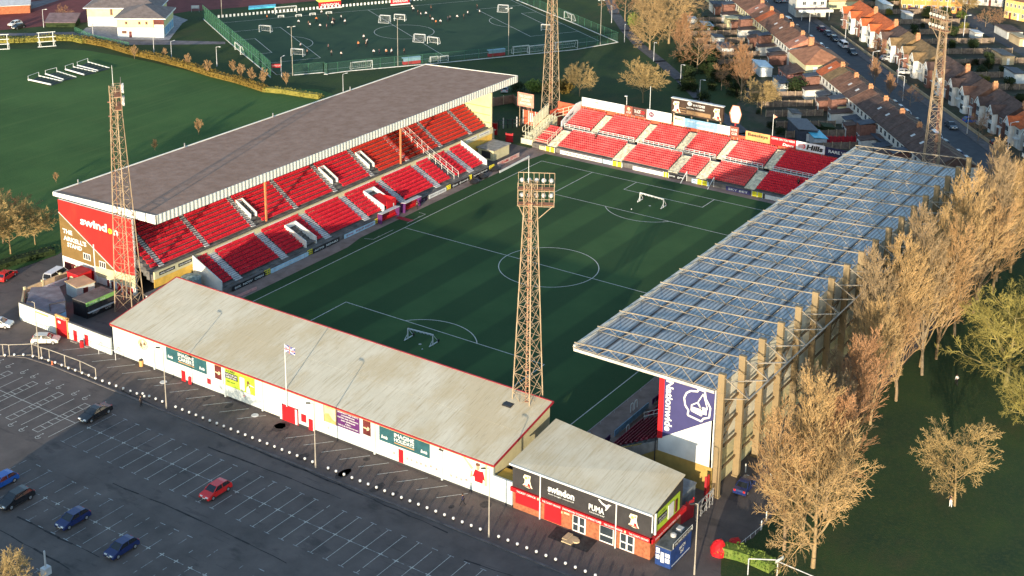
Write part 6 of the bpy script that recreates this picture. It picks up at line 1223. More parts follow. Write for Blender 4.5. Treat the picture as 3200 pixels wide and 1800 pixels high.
o = thing('yard_fence', 'brown panel fence round the yard behind the far end of the long stand', 'fence', (75, 60, 0)); F_ = [(62, 72), (76, 67.5), (84, 64), (77, 55), (74, 51)]; m = MB()
for a, b in zip(F_, F_[1:]): m.beam((*a, 1.1), (*b, 1.1), .1, 2.2)
m.build('panel', mat('brown_fence', (.22, .12, .08), .85, .2, 1), o); m = MB()
for a, b in zip(F_, F_[1:]):
    n = int((Vector(a)-Vector(b)).length/2.4); [m.beam((a[0]+(b[0]-a[0])*k/n, a[1]+(b[1]-a[1])*k/n, 0), (a[0]+(b[0]-a[0])*k/n, a[1]+(b[1]-a[1])*k/n, 2.4), .16) for k in range(n+1)]
m.build('post', BUFF, o)
o = thing('steel_fence', 'dark steel palisade with pale posts in the yard beyond the long stand', 'fence', (66, 55, 0)); m = MB(); [m.beam((62+k*.9, 56-k*.7, 0), (62+k*.9, 56-k*.7, 2.2), .14) for k in range(8)]; m.beam((62, 56, 2), (69, 50.4, 2), .1); m.beam((62, 56, 1), (69, 50.4, 1), .1); m.build('frame', CHAR, o); m = MB(); [m.beam((62+k*2.7, 56-k*2.1, 0), (62+k*2.7, 56-k*2.1, 2.6), .2) for k in range(3)]; m.build('post', LGREY, o)
# corner by the shop
o = thing('ticket_container', 'dark blue shipping container with white sign panels beside the shop', 'container', (-66.6, -60.1, 0)); m = MB(); m.box(-69.3, -63.9, -61.2, -59.1, .05, 2.6); bd = m.build('body', BLUE, o); m = MB(); m.box(-69.35, -63.85, -61.25, -59.05, 2.6, 2.72); m.build('roof', mat('tarpaulin_grey', (.10, .11, .11), .8, .3, 1.2), o)
for y, z, wd, h in ((-59.2, 1.7, .5, .7), (-59.2, .9, .5, .6), (-59.85, .6, .45, 1.4), (-60.45, 1.5, .6, .5), (-60.45, .75, .6, .6)): f = patch(bd, (-69.32, y, z), -Y, wd, h, WHITE, 'notice', .02)
for z, s_ in ((1.9, 'CUP TIE'), (1.0, 'TICKETS')): lettering(s_, NAVY, bd, (-69.35, -59.22, z), -Y, Z, .45, .16)
lettering('MATCH\nDAY', WHITE, bd, (-67.2, -61.22, .9), X, Z, 1.6, 1.1, bold=.02); m = MB(); m.box(-69.0, -64.3, -61.24, -61.2, .3, .36); m.build('stripe', WHITE, bd)
o = thing('container_sign', 'black sign frame with white lettering on top of the blue container', 'sign', (-66.5, -61.1, 2.7)); m = MB(); m.box(-69.0, -64.0, -61.3, -61.22, 2.75, 3.35); p = m.build('panel', BLACK, o); lettering('THE SHED END CLUB', WHITE, p, (-68.8, -61.32, 2.9), X, Z, 4.6, .32, bold=.02); m = MB(); m.path([(-69, -61.3, 2.7), (-69, -61.3, 3.4), (-64, -61.3, 3.4), (-64, -61.3, 2.7)], .03); m.build('frame', WHITE, o)
m = MB(); m.box(-65.4, -64.6, -60.6, -59.8, 2.74, 3.1); m.lathe([(.35, 0), (.4, .3), (.2, .42)], (-66.6, -60.1, 2.74), 10); top('roof_unit', m, LGREY, 'pale ventilation unit on top of the blue container', 'vent', (-65.5, -60.1, 2.74))
a, b = g(16, 2060, 885), g(16, 2228, 775)
o = thing('red_hoarding_fence', 'dark red hoarding fence behind the blue container', 'fence', a); m = MB(); m.beam(a+Z*1.3, b+Z*1.3, .12, 2.6); m.build('panel', DKRED, o); m = MB(); [m.beam(a.lerp(b, t), a.lerp(b, t)+Z*2.8, .12) for t in (0, .5, 1)]; m.build('post', RED, o)
a = g(16, 2260, 830); b = g(16, 2450, 640)
o = thing('steel_gates', 'dark open framed steel gates in front of the first tan column', 'gate', a); m = MB()
for p, q in ((a, a.lerp(b, .45)), (a.lerp(b, .45), b)):
    for z in (.3, 1.3, 2.3): m.beam(p+Z*z, q+Z*z, .1)
    m.beam(p+Z*.3, q+Z*2.3, .08); m.beam(q+Z*.3, p+Z*2.3, .08)
    for t in (0, .33, .66, 1): m.beam(p.lerp(q, t), p.lerp(q, t)+Z*2.4, .1)
m.build('frame', GREY, o)
o = thing('red_doorway', 'tall red door panel between the big stand and its first column', 'door', (-53.0, -57.9, 0)); m = MB(); m.box(-53.3, -52.4, -58.0, -57.8, 0, 3.4); m.build('panel', RED, o); m = MB(); m.box(-53.4, -53.3, -58.05, -57.75, 0, 3.5); m.build('frame', DKRED, o)
for (t, x, y, sx, sy, h, lb) in ((11, 985, 1325, 1.3, 1.1, 1.9, 'bright red tarpaulin covered stack at the end of the green hedge'), (11, 1075, 1285, 1.5, .9, 1.0, 'lower red tarpaulin covered heap behind the taller one')):
    P = g(t, x, y); m = MB(); r = random.Random(int(x)); n = 10
    m.lathe([(1.0, 0), (1.08, .45), (.95, .8), (.5, 1.0), (.03, 1.03)], (0, 0, 0), n); m.v = [(P.x+v[0]*sx*.75*(1+r.uniform(-.18, .18)), P.y+v[1]*sy*.75*(1+r.uniform(-.18, .18)), v[2]*h*(1+r.uniform(-.06, .06))) for v in m.v]
    top('tarpaulin_stack', m, RED, lb, 'tarpaulin', P)
a, b, c = g(13, 330, 1440), g(13, 550, 1449), g(13, 900, 1600)
o = thing('height_barrier', 'pale metal barrier frame at the bottom right corner of the car park', 'barrier', a); m = MB(); m.path([a, a+Z*2.2, b+Z*2.2, b], .07); m.path([b+Z*2.0, c+Z*2.0], .06); m.build('frame', LGREY, o); m = MB(); m.ext([b+Vector((-.7, 0, 2.1)), b+Vector((.7, -.4, 2.1)), b+Vector((.7, -.4, 2.5)), b+Vector((-.7, 0, 2.5))], (.05, .05, 0)); m.build('sign', WHITE, o)
for t, x, y, lb in ((13, 432, 1100, 'white post by the verge below the small tree'), (13, 470, 1030, 'white post behind the first one by the verge'), (25, 810, 945, 'white post beside the second tan column'), (13, 500, 740, 'white post half hidden in the branches')):
    P = g(t, x, y); m = MB(); m.beam(P, P+Z*1.3, .12); top('marker_post', m, WHITE, lb, 'post', P)
a, b = g(13, 425, 1105), g(13, 275, 1225); o = thing('verge_rail', 'low wire rail along the edge of the verge', 'rail', a); m = MB(); m.beam(a+Z*.5, b+Z*.5, .05); [m.beam(a.lerp(b, t), a.lerp(b, t)+Z*.6, .06) for t in (0, .25, .5, .75, 1)]; m.build('rail', LGREY, o)
P = g(9, 262, 1440); m = MB(); m.beam(P, P+Z*3.2, .16); m.box(P.x-.5, P.x+.5, P.y-.4, P.y+.4, 0, 1.0); top('parking_machine', m, LGREY, 'pale parking machine on a post at the bottom edge', 'parking machine', P)
m = MB(); P = g(16, 835, 1045); m.box(P.x-.9, P.x+.9, P.y-.7, P.y+.7, .03, .16); m.box(P.x-.4, P.x+1.1, P.y+.2, P.y+.9, .05, .22); m.lathe([(.5, .03), (.45, .2)], (P.x+.2, P.y-.8, 0), 8); top('paving_slab', m, BUFF, 'tan broken slabs lying on the dark patch outside the shop', 'slabs', P)
for t, x, y, lb in ((9, 1443, 540, 'pale manhole cover on the last bay of the left group'), (9, 925, 352, 'pale manhole cover among the angled bays')):
    P = g(t, x, y); m = MB(); m.lathe([(.55, .0), (.5, .06)], (P.x, P.y, .02), 14); top('manhole_cover', m, LGREY, lb, 'manhole cover', P)
# far left corner of the stadium: wall boards by the pitch
a, b = (41.5, 38.9), (49.5, 38.7)
o = thing('corner_board', 'weathered board with red figures at the far left corner of the pitch', 'advert board', (45.5, 38.8, 0)); bb = board(o, (40.5, 38.9, .1), X, 8.5, 1.0, mat('faded_board', (.48, .36, .32), .8), 'panel', 'TEAM  STFC', RED, (.1, .2, .8, .6)); m = MB(); [m.beam((x, 39, 0), (x, 39, 1), .1) for x in (41, 45, 49)]; m.build('post', GREY, o)
for (x0_, y0_, x1_, y1_, lb) in ((37.5, 36.4, 50, 36.9, 'low white board edging the far left corner of the pitch'), (-49, 36.8, -38, 36.4, 'low red and white board edging the near left corner of the pitch')):
    m = MB(); m.beam((x0_, y0_, .25), (x1_, y1_, .25), .12, .5); top('edge_board', m, WHITE if x0_ > 0 else mat('pink_board', (.60, .30, .28)), lb, 'board', (x0_, y0_, 0))
for x, y, lb in ((29.2, 37.2, 'black covered equipment heap nearest the tunnel on the cinder strip'), (33, 37.6, 'black covered equipment heap in the middle of three on the cinder strip'), (38.6, 38.2, 'black covered equipment heap farthest along the cinder strip')):
    m = MB(); m.lathe([(1.1, 0), (1.2, .4), (.7, .8), (.1, .95)], (0, 0, 0), 9); r = random.Random(int(x)); m.v = [(x+v[0]*1.3*(1+r.uniform(-.15, .15)), y+v[1]*.8, .02+v[2]) for v in m.v]; top('covered_heap', m, BLACK, lb, 'cover', (x, y, 0), 'covered heaps')
# ================================================================ FAR SPORTS GROUND
m = MB(); lw = .16; PW = aB[0]-.5; v0, v1 = 4.2, 65.
def al(a, b, w=lw, z=.05): ln(m, ap(*a), ap(*b), w, z)
hu = (aC[0]+aD[0])/2; 
v1 = ap_uv(22, 2260, 105)[1]; v0 = ap_uv(22, 1450, 780)[1]-.3; vm = (v0+v1)/2; uL = ap_uv(22, 660, 225)[0]-2; uR = hu*2-uL
print('AP field', uL, uR, v0, v1, hu)
al((uL, v0), (uR, v0)); al((uL, v1), (uR, v1)); al((uL, v0), (uL, v1), z=.052); al((uR, v0), (uR, v1), z=.052); al((hu, v0), (hu, v1), z=.053)
cc = ap(hu, vm); arc(m, (cc.x, cc.y), 9.15, 0, 2*PI, lw, .054, 48)
for s, e in ((1, uL), (-1, uR)):
    for d, h in ((16.5, 20.1), (5.5, 9.1)):
        al((e+s*d, vm-h), (e+s*d, vm+h)); al((e, vm-h), (e+s*d, vm-h), z=.053); al((e, vm+h), (e+s*d, vm+h), z=.053)
    c = ap(e+s*11, vm); a0 = (0 if s > 0 else PI)+R(-31); t = math.acos(5.5/9.15); arc(m, (c.x, c.y), 9.15, a0-t, a0+t, lw, .054, 20)
o = m.build('artificial_pitch_markings', LINE); o['kind'] = 'structure'
MESH = mat('green_wire_mesh', (.05, .16, .10), .7, .1, 1, alpha=.42); MESH2 = mat('faint_green_mesh', (.06, .15, .11), .7, .1, 1, alpha=.16); GPOST = mat('green_post', (.04, .14, .08), .6)
def mesh_fence(label, pts, h, mt_, step=2.6, kerb=True):
    o = thing('mesh_fence', label, 'fence', (pts[0].x, pts[0].y, 0)); m = MB(); pm = MB(); km = MB()
    for a, b in zip(pts, pts[1:]):
        a = Vector((a.x, a.y, 0)); b = Vector((b.x, b.y, 0)); m.face(a, b, b+Z*h, a+Z*h); n = max(1, int((b-a).length/step))
        for k in range(n+1): p = a.lerp(b, k/n); pm.beam(p, p+Z*h, .08)
        pm.beam(a+Z*h, b+Z*h, .05); km.beam(a+Z*.08, b+Z*.08, .25, .16)
    m.build('mesh_panel', mt_, o); pm.build('post', GPOST, o)
    if kerb: km.build('kerb_edging', LGREY, o)
    return o
mesh_fence('tall green mesh fence down the left end of the artificial pitch', [g(22, 465, 205), g(22, 760, 470), g(22, 1075, 730), g(22, 1190, 835)], 4.6, MESH)
mesh_fence('faint green mesh fence along the near side of the artificial pitch', [g(22, 1435, 808), g(22, 1755, 780), g(22, 1800, 800), g(2, 30, 562), g(2, 240, 535), g(2, 980, 470), g(2, 1930, 376), g(2, 2250, 320)], 3.0, MESH2, 4)
mesh_fence('faint green mesh fence between the artificial pitch and the park', [g(2, 2250, 320), g(2, 1900, 170), g(2, 1480, 0)], 3.0, MESH2, 4)
o = thing('white_panel_fence', 'run of white topped panels along the far side of the artificial pitch', 'fence', ap(0, 73)); m = MB()
for k in range(70): p = ap(-2+k*1.25, v1+6.2); m.ext([p+Z*.3, p+ax*.6+Z*.3, p+ax*.6+Z*1.15, p+Z*1.15], ay*.08)
m.build('fence_panel', WHITE, o); m = MB(); m.beam(ap(-2, v1+6.3, .8), ap(86, v1+6.3, .8), .05); m.build('rail', CHAR, o)
GG = 'goals on the artificial pitch'
gl = []
def fgoal(t, x, y, deg, lb, wd=5, h=2.2, dp=2.0):
    P = g(t, x, y); return goal('goal', lb, (P.x, P.y, .03), R(deg), wd, h, dp, 0, None, WHITE, .085)
fgoal(22, 1125, 350, 200, 'white netted goal in the left half, upper one by the box line', 3.6, 2.1, 2)
fgoal(22, 1470, 605, 200, 'white netted goal in the left half below the lamp mast', 3.6, 2.1, 2)
fgoal(22, 1355, 145, -121, 'long white goal beyond the far touchline', 7, 2.2, 1.8)
fgoal(22, 2170, 745, 59+180, 'white goal at the near touchline left of the middle lamp mast', 6, 2.2, 1.6)
fgoal(2, 495, 165, 20, 'tilted white goal left of the centre circle', 3.4, 2.1, 2); fgoal(2, 600, 160, 200, 'white goal behind the middle lamp mast', 3.4, 2.1, 2)
fgoal(2, 755, 310, 20, 'white goal at the lower edge of the centre circle', 3.4, 2.1, 1.8); fgoal(2, 850, 335, 190, 'white netted goal by the halfway line', 3.4, 2.1, 1.8)
fgoal(2, 865, 470, 59+180, 'small white goal by the near touchline, left of a pair', 2.4, 1.6, 1.2); fgoal(2, 940, 465, 59+180, 'small white goal by the near touchline, right of a pair', 2.4, 1.6, 1.2)
fgoal(2, 1520, 405, 59+180, 'white goal left of two larger goals at the near touchline', 5, 2.2, 1.6); fgoal(2, 1640, 400, 59+180, 'middle of the three white goals at the near touchline', 5, 2.2, 1.6); fgoal(2, 1860, 375, 59+180, 'largest white goal at the near right corner of the artificial pitch', 7.3, 2.4, 2)
fgoal(2, 1385, 85, 20, 'tilted white goal in the right half by the lamp mast', 3.4, 2.1, 1.8); fgoal(2, 1870, 150, 180-31, 'white goal on the right end line behind the floodlight tower', 5, 2.2, 1.6); fgoal(2, 1705, 235, 200, 'small white goal half hidden by the floodlight tower', 3, 2, 1.6)
for i, (x, y) in enumerate(((1300, 190), (1490, 180), (1640, 165), (1815, 150))): fgoal(22, x, y, -121, 'low white mini goal on the far touchline, %s from the left' % ('first', 'second', 'third', 'fourth')[i], 1.8, .7, .7)
fgoal(22, 835, 560, 180-31, 'white goal frame set into the green mesh fence', 6, 2.3, 1.2)
for t, x, y, lb in ((2, 690, 480, 'team shelter with a blue roof and red base right of the middle lamp mast'), (2, 1330, 420, 'team shelter with a blue roof and red base left of the right hand lamp mast')):
    P = g(t, x, y); o = thing('team_shelter', lb, 'dugout', (P.x, P.y, 0), R(-31)); m = MB(); m.box(-2.6, 2.6, -.5, .3, 0, .9); m.build('base', DKRED, o, local=True); m = MB(); m.ext([(-2.6, -.5, .9), (2.6, -.5, .9), (2.6, -.5, 1.7), (2.6, .1, 2.0), (-2.6, .1, 2.0), (-2.6, -.5, 1.7)], (0, .06, 0)) ; m.box(-2.7, 2.7, -.55, .6, 1.75, 1.9); m.build('canopy', mat('shelter_blue', (.20, .34, .42), .4), o, local=True)
LT = lamp_proto(13.5, 'twin'); fst = True
for t, x, y, lb in ((22, 1425, 812, 'tall twin headed mast at the near left corner of the artificial pitch'), (2, 588, 497, 'tall twin headed mast at the middle of the near touchline'), (2, 1422, 412, 'tall twin headed mast between the shelter and the three goals'), (2, 2115, 342, 'tall mast at the near right corner of the artificial pitch'), (22, 665, 190, 'tall mast at the far left corner of the artificial pitch')):
    P = g(t, x, y)
    if fst: LT.location = P; LT.rotation_euler.z = R(-31); props(LT, lb, 'floodlight mast', 'masts round the artificial pitch'); fst = False
    else: dup(LT, P, R(-31), lb, 'masts round the artificial pitch')
LS = lamp_proto(5.6, 'street'); fst = True
for i, (t, x, y, lb) in enumerate(((3, 38, 245, 'white park lamp on the path left of the huge golden tree'), (3, 177, 455, 'white park lamp on the path below the green shrub'), (3, 492, 660, 'white park lamp in front of the huge golden tree'), (3, 780, 912, 'white park lamp above the round bare tree'), (3, 985, 1085, 'white park lamp behind the scoreboard'), (22, 612, 712, 'short white lamp on the grass left of the mesh fence'), (21, 660, 412, 'white lamp by the dark banked roof near the club pavilion'), (21, 1410, 600, 'white lamp in front of the taller part of the club pavilion'), (21, 2325, 808, 'white lamp in front of the club pavilion lower storey'), (2, 175, 692, 'short lamp beyond the middle of the brown roof'), (22, 125, 620, 'short white post by the first bare bush'), (22, 1305, 830, 'short white lamp beside the red sign near the artificial pitch'))):
    P = g(t, x, y)
    if fst: LS.location = P; LS.rotation_euler.z = R(200); props(LS, lb, 'lamp post', 'park lamps'); fst = False
    else: dup(LS, P, R(200+i*15), lb, 'park lamps', .85 if i in (9, 10) else 1)
for i, (t, x, y) in enumerate(((3, 2165, 350), (4, 95, 360), (4, 485, 450), (4, 1050, 895), (4, 1105, 1090), (4, 1760, 400), (20, 960, 950), (20, 1410, 1130), (3, 2020, 165), (23, 1815, 1010))):
    P = g(t, x, y); dup(LS, P, R(-50 if i % 2 else 130), 'tall pale street lamp, %s' % ('near the terrace chimneys at the top', 'by the kerb row of cars', 'beside the red gabled house', 'beside the white bay windows', 'left of the floodlight tower', 'behind the gabled houses', 'right of the slate saloon', 'at the right edge beside the golden trees', 'by the corner shop canopy', 'at the end of the second terrace')[i], 'street lamps', 1.2)
for t, x, y, lb, tx in ((22, 1250, 770, 'small red notice sign at the corner of the artificial pitch', 'SWINDON'), (22, 380, 130, 'pale notice board beside the all-weather ground', 'PITCH 1')):
    P = g(t, x, y); o = thing('notice_board', lb, 'sign', P, R(-50)); m = MB(); m.box(-1.3, 1.3, -.05, .05, 1.2, 2.2); p = m.build('panel', RED if 'red' in lb else LGREY, o, local=True); lettering(tx, WHITE, p, (-1.1, -.06, 1.5), X, Z, 2.2, .45, local=True); m = MB(); [m.beam((q, 0, 0), (q, 0, 2.2), .1) for q in (-1.2, 1.2)]; m.build('post', GREY, o, local=True)
for t, x, y, wd, lb in ((22, 1810, 80, 7.5, 'red and yellow play shelter beyond the artificial pitch, the left one'), (22, 2560, 40, 6.5, 'red and yellow play shelter beyond the artificial pitch, the right one')):
    P = g(t, x, y); o = thing('play_shelter', lb, 'shelter', P, R(-31)); m = MB(); m.box(-wd/2, wd/2, -1.5, 1.5, 2.3, 3.0); m.build('roof', mat('lime_roof', (.50, .55, .12)), o, local=True); m = MB(); m.box(-wd/2, wd/2, -1.5, -1.3, .2, 2.3); p = m.build('front', RED, o, local=True); lettering('SWINDON', WHITE, p, (-wd*.4, -1.52, .8), X, Z, wd*.8, .9, local=True, bold=.02); m = MB(); m.box(-wd/2-.2, wd/2+.2, -1.9, -1.6, 0, .4); m.build('step', WHITE, o, local=True)
P = g(22, 950, 105); m = MB(); m.ext([P, P+ax*9, P+ax*10+ay*3, P+ax*1+ay*3.4], (0, 0, .5)); top('landing_mat', m, CYAN, 'bright blue landing mat beyond the far touchline', 'mat', P)
# covers and screens on the playing field
CV = (((430, 1225), (770, 1300), (590, 1170), (940, 1250)), ((690, 1140), (960, 1225), (860, 1100), (1150, 1190)), ((990, 1070), (1270, 1150), (1110, 1035), (1450, 1110)), ((1170, 1010), (1480, 1090), (1330, 960), (1650, 1050)))
for i, q in enumerate(CV):
    a, b, c, d = [g(21, *p) for p in q]; o = thing('pitch_cover', 'white framed wheeled pitch cover on the sports field, %s from the left' % ('first', 'second', 'third', 'fourth')[i], 'pitch cover', a, group='pitch covers on the sports field'); m = MB(); m.tube(a+Z*.45, b+Z*.45, .22, .22, 8, True); m.tube(c+Z*.5, d+Z*.5, .15, .15, 8, True); m.path([a, a+Z*1.4, c+Z*1.5, c], .05); m.build('beam', WHITE, o)
    m = MB(); n = 6
    for k in range(n+1): p = a.lerp(b, k/n); r_ = c.lerp(d, k/n); m.path([p+Z*.4, p.lerp(r_, .5)+Z*.9, r_+Z*.4], .06, 5)
    m.build('hoop', mat('dark_green_frame', (.05, .08, .06)), o); m = MB(); m.face(a+Z*.12, b+Z*.12, d+Z*.12, c+Z*.12); m.build('sheet', mat('cover_sheet', (.03, .045, .045), .8), o)
for (p, q, h, lb) in (((570, 715), (850, 695), 4.3, 'white framed sight screen standing at the far edge of the sports field'), ((-60, 752), (150, 742), 4.4, 'white framed sight screen cut off by the left edge')):
    a, b = g(21, *p), g(21, *q); o = thing('sight_screen', lb, 'sight screen', a); m = MB()
    for z in (.1, h*.36, h*.68, h): m.beam(a+Z*z, b+Z*z, .16)
    for t in (.1, .86): m.beam(a.lerp(b, t), a.lerp(b, t)+Z*h, .16); m.beam(a.lerp(b, t)+Vector((1.2, .8, 0)), a.lerp(b, t)+Z*h*.7, .1)
    m.build('frame', WHITE, o)
# club pavilion
def hip(m, x0, x1, y0, y1, z, h, ov=.5, gable=False):
    x0 -= ov; x1 += ov; y0 -= ov; y1 += ov; w_, d_ = x1-x0, y1-y0
    if w_ >= d_: i = d_/2 if not gable else 0; A, B = (x0+i, (y0+y1)/2, z+h), (x1-i, (y0+y1)/2, z+h); q = [(x0, y0, z), (x1, y0, z), (x1, y1, z), (x0, y1, z)]; m.face(q[0], q[1], B, A); m.face(q[2], q[3], A, B); m.face(q[1], q[2], B); m.face(q[3], q[0], A)
    else: i = w_/2 if not gable else 0; A, B = ((x0+x1)/2, y0+i, z+h), ((x0+x1)/2, y1-i, z+h); q = [(x0, y0, z), (x1, y0, z), (x1, y1, z), (x0, y1, z)]; m.face(q[3], q[0], A, B); m.face(q[1], q[2], B, A); m.face(q[0], q[1], A); m.face(q[2], q[3], B)
    m.face(q[3], q[2], q[1], q[0])
P = g(21, 1780, 565); o = thing('club_pavilion', 'two part cream pavilion with grey hipped roofs at the top left', 'pavilion', P, R(-54.8))
GR = mat('grey_slate', (.16, .135, .13), .9, .15, .8)
LC = mat('lemon_wall', (.62, .58, .30), .8, .08, .5)
for x0_, x1_, y0_, y1_ in ((0, 13.7, 0, 14), (-12.5, 9, 14, 27)):
    m = MB(); m.box(x0_, x1_, y0_, y1_, 0, 3.0); m.build('lower_wall', WHITE, o, local=True); m = MB(); m.box(x0_-.05, x1_+.05, y0_-.05, y1_+.05, 3.0, 6); m.build('upper_wall', LC, o, local=True); m = MB(); hip(m, x0_, x1_, y0_, y1_, 6, 2.6, .9); m.build('roof', GR, o, local=True); m = MB(); [m.box(*q) for q in ((x0_-.95, x1_+.95, y0_-.98, y0_-.85, 5.75, 6.02), (x0_-.98, x0_-.85, y0_-.9, y1_, 5.75, 6.02), (x1_+.85, x1_+.98, y0_-.9, y1_, 5.75, 6.02))]; m.build('fascia', WHITE, o, local=True)
for x, y, z, w2, h in ((2.4, 0, 4.0, .7, .9), (6.3, 0, 4.0, .7, .9), (8.4, 0, 4.0, .7, .9), (1.3, 0, 1.2, 1.4, .9), (-5.5, 14, 3.6, .8, 2), (-2.2, 14, 4, .8, 1.2)): m = MB(); m.box(x, x+w2, y-.1, y-.04, z, z+h); m.build('window', mat('brown_window', (.10, .045, .03), .4), o, local=True)
m = MB(); m.box(3.4, 4.2, -.08, -.02, 0, 1.9); m.build('door', MAROON, o, local=True); m = MB(); m.box(10.8, 13.9, -.12, -.04, 3.1, 5.6); m.build('balcony_opening', MAROON, o, local=True); m = MB(); m.box(11, 13.8, -.16, -.12, 3.2, 4.0); m.build('balcony_rail', WHITE, o, local=True)
m = MB(); [m.box(13.76, 13.82, y, y+2.2, .5, 2.6) for y in (2, 5, 8, 11)]; m.build('side_glazing', SKYB, o, local=True)
a = g(21, 690, 410); o = thing('low_slate_roofed_store', 'low store with a purple grey sloping roof left of the club pavilion', 'store', a, R(-54)); m = MB(); m.box(0, 9, 0, 6, 0, 1.4); m.build('wall', HEDD, o, local=True); m = MB(); m.ext([(-.3, -.3, 1.4), (9.3, -.3, 1.4), (9.3, 6.3, 3.0), (-.3, 6.3, 3.0)], (0, 0, .15)); m.build('roof', mat('purple_slate', (.15, .11, .12), .9, .2, .6), o, local=True)
a = g(21, 0, 250); o = thing('brick_shed', 'long low brick shed with a white edged roof cut off by the top left corner', 'shed', a, R(-40)); m = MB(); m.box(-12, 9, 3, 12, 0, 2.6); m.build('wall', BRICK, o, local=True); m = MB(); m.ext([(-12.3, 2.7, 2.6), (9.3, 2.7, 2.6), (9.3, 12.3, 4), (-12.3, 12.3, 4)], (0, 0, .15)); m.build('roof', LGREY, o, local=True)
mesh_fence('green steel fence in front of the club pavilion', [g(21, 1130, 500), g(21, 1400, 620), g(21, 1700, 690), g(21, 1950, 740)], 2.0, MESH, 1.6, False)
# ================================================================ HOUSES
ROOFS = {'orange': mat('orange_tile', (.42, .105, .035), .85, .2, .8), 'brown': mat('brown_tile', (.17, .085, .055), .9, .25, .7), 'dark': mat('dark_tile', (.085, .055, .047), .9, .25, .8), 'pink': mat('pink_tile', (.34, .15, .10), .9, .2, .8), 'olive': mat('olive_tile', (.19, .125, .06), .9, .25, .8)}
for r_m in ROOFS.values(): bump_from(r_m, wave_mask(r_m, 'Z', .3, .2, .8), .5, .05)
CHIM = mat('chimney_brick', (.40, .19, .10), .9, .2, 2); POT = mat('chimney_pot', (.58, .30, .14), .8); RB = mat('red_brick', (.17, .085, .065), .9, .2, 2); OFFW = mat('offwhite_render', (.50, .50, .47), .85, .12, .5)
def win(par, x, y, z, w_, h, face=-1, mt_=WHITE, n=2):
    """window in the local y-plane, face is the outward side"""
    a, b = sorted((y, y+face*.06)); m = MB(); m.box(x, x+w_, a, b, z, z+h); f = m.build('window', mt_, par, local=True); m = MB(); a, b = sorted((y+face*.06, y+face*.08)); g_ = .08
    for i in range(n): xa = x+g_+(w_-g_)*i/n; m.box(xa, xa+(w_-g_)/n-g_, a, b, z+g_, z+h-g_)
    m.build('pane', GLASS, f, local=True); return f
def terrace_house(roof, wallm, ext_, seed):
    """local x along the street, y from the back wall (0) to the street (10)"""
    r = random.Random(seed); W2 = 5.25; o = thing('terraced_house', 'h', 'house')
    m = MB(); m.box(0, W2, 0, 10, 0, 5.5); m.build('wall', wallm, o, local=True)
    m = MB(); m.ext([(0, -.25, 5.42), (0, 5, 8.1), (0, 10.3, 5.42), (0, 10.3, 5.3), (0, 5, 7.9), (0, -.25, 5.3)], (W2, 0, 0)); m.face((0, 0, 5.5), (0, 5, 7.9), (0, 10, 5.5)); m.face((W2, 0, 5.5), (W2, 10, 5.5), (W2, 5, 7.9)); rf = m.build('roof', ROOFS[roof], o, local=True)
    if seed % 2 == 0:
        m = MB(); m.box(-.3, .3, 4.5, 5.6, 7.2, 8.8); m.box(-.36, .36, 4.44, 5.66, 8.6, 8.7); c = m.build('chimney', CHIM, rf, local=True)
        m = MB(); [m.tube((dx, 4.7+k*.33, 8.8), (dx, 4.7+k*.33, 9.2), .09, .08, 6, True) for k in range(3) for dx in (-.14, .14)]; m.build('chimney_pot', POT, rf, local=True)
    m = MB(); m.box(-.09, .09, -.2, 10.2, 5.5, 5.62); m.v = [(x, y, z+max(0, (1-abs(y-5)/5.2))*2.62) for x, y, z in m.v]; m.v += []; m.f = []; m.v = []; m.beam((0, -.25, 5.5), (0, 5, 8.17), .16, .1); m.beam((0, 5, 8.17), (0, 10.3, 5.5), .16, .1); m.build('ridge_wall', mat('lead_flashing', (.10, .07, .06)), rf, local=True)
    if seed % 3 == 0: m = MB(); m.ext([(2.2, 2.2, 6.62), (3.0, 2.2, 6.62), (3.0, 3.1, 7.1), (2.2, 3.1, 7.1)], (0, -.03, .08)); m.build('roof_window', LGREY, rf, local=True)
    for x in (.5, 3.1): win(o, x, 0, 3.7, 1.25, 1.3); win(o, x, 10, 3.4, 1.3, 1.4, 1)
    win(o, .5, 10, .9, 1.6, 1.6, 1); m = MB(); m.box(3.4, 4.3, 10, 10.06, .1, 2.2); m.build('door', MAROON if seed % 2 else BLUE, o, local=True)
    if ext_:
        L_e = r.uniform(3.2, 5.5); hE = r.choice((2.5, 2.7, 4.6)); wE = r.uniform(2.6, 3.6); m = MB(); m.box(.3, .3+wE, -L_e, 0, 0, hE); e = m.build('extension', OFFW if seed % 3 else RB, o, local=True)
        m = MB(); m.ext([(.1, -L_e-.2, hE), (.5+wE, -L_e-.2, hE), (.5+wE, 0, hE+.5), (.1, 0, hE+.5)], (0, 0, .14)); m.build('extension_roof', mat('blue_black_felt', (.055, .065, .085), .8, .2, 1) if seed % 2 else ROOFS['dark'], e, local=True); win(e, .7, -L_e, 1.0, 1.0, 1.1); m = MB(); m.box(2.0, 2.8, -L_e-.04, -L_e, 0, 2.0); m.build('back_door', WHITE, e, local=True)
    return o
protos = {}
def place_th(key, u, label, group):
    if key not in protos: o = terrace_house(*key); protos[key] = o; p = st(u, -14.3); o.location = p; o.rotation_euler.z = R(39.7); return props(o, label, 'house', group)
    return dup(protos[key], st(u, -14.3), R(39.7), label, group)
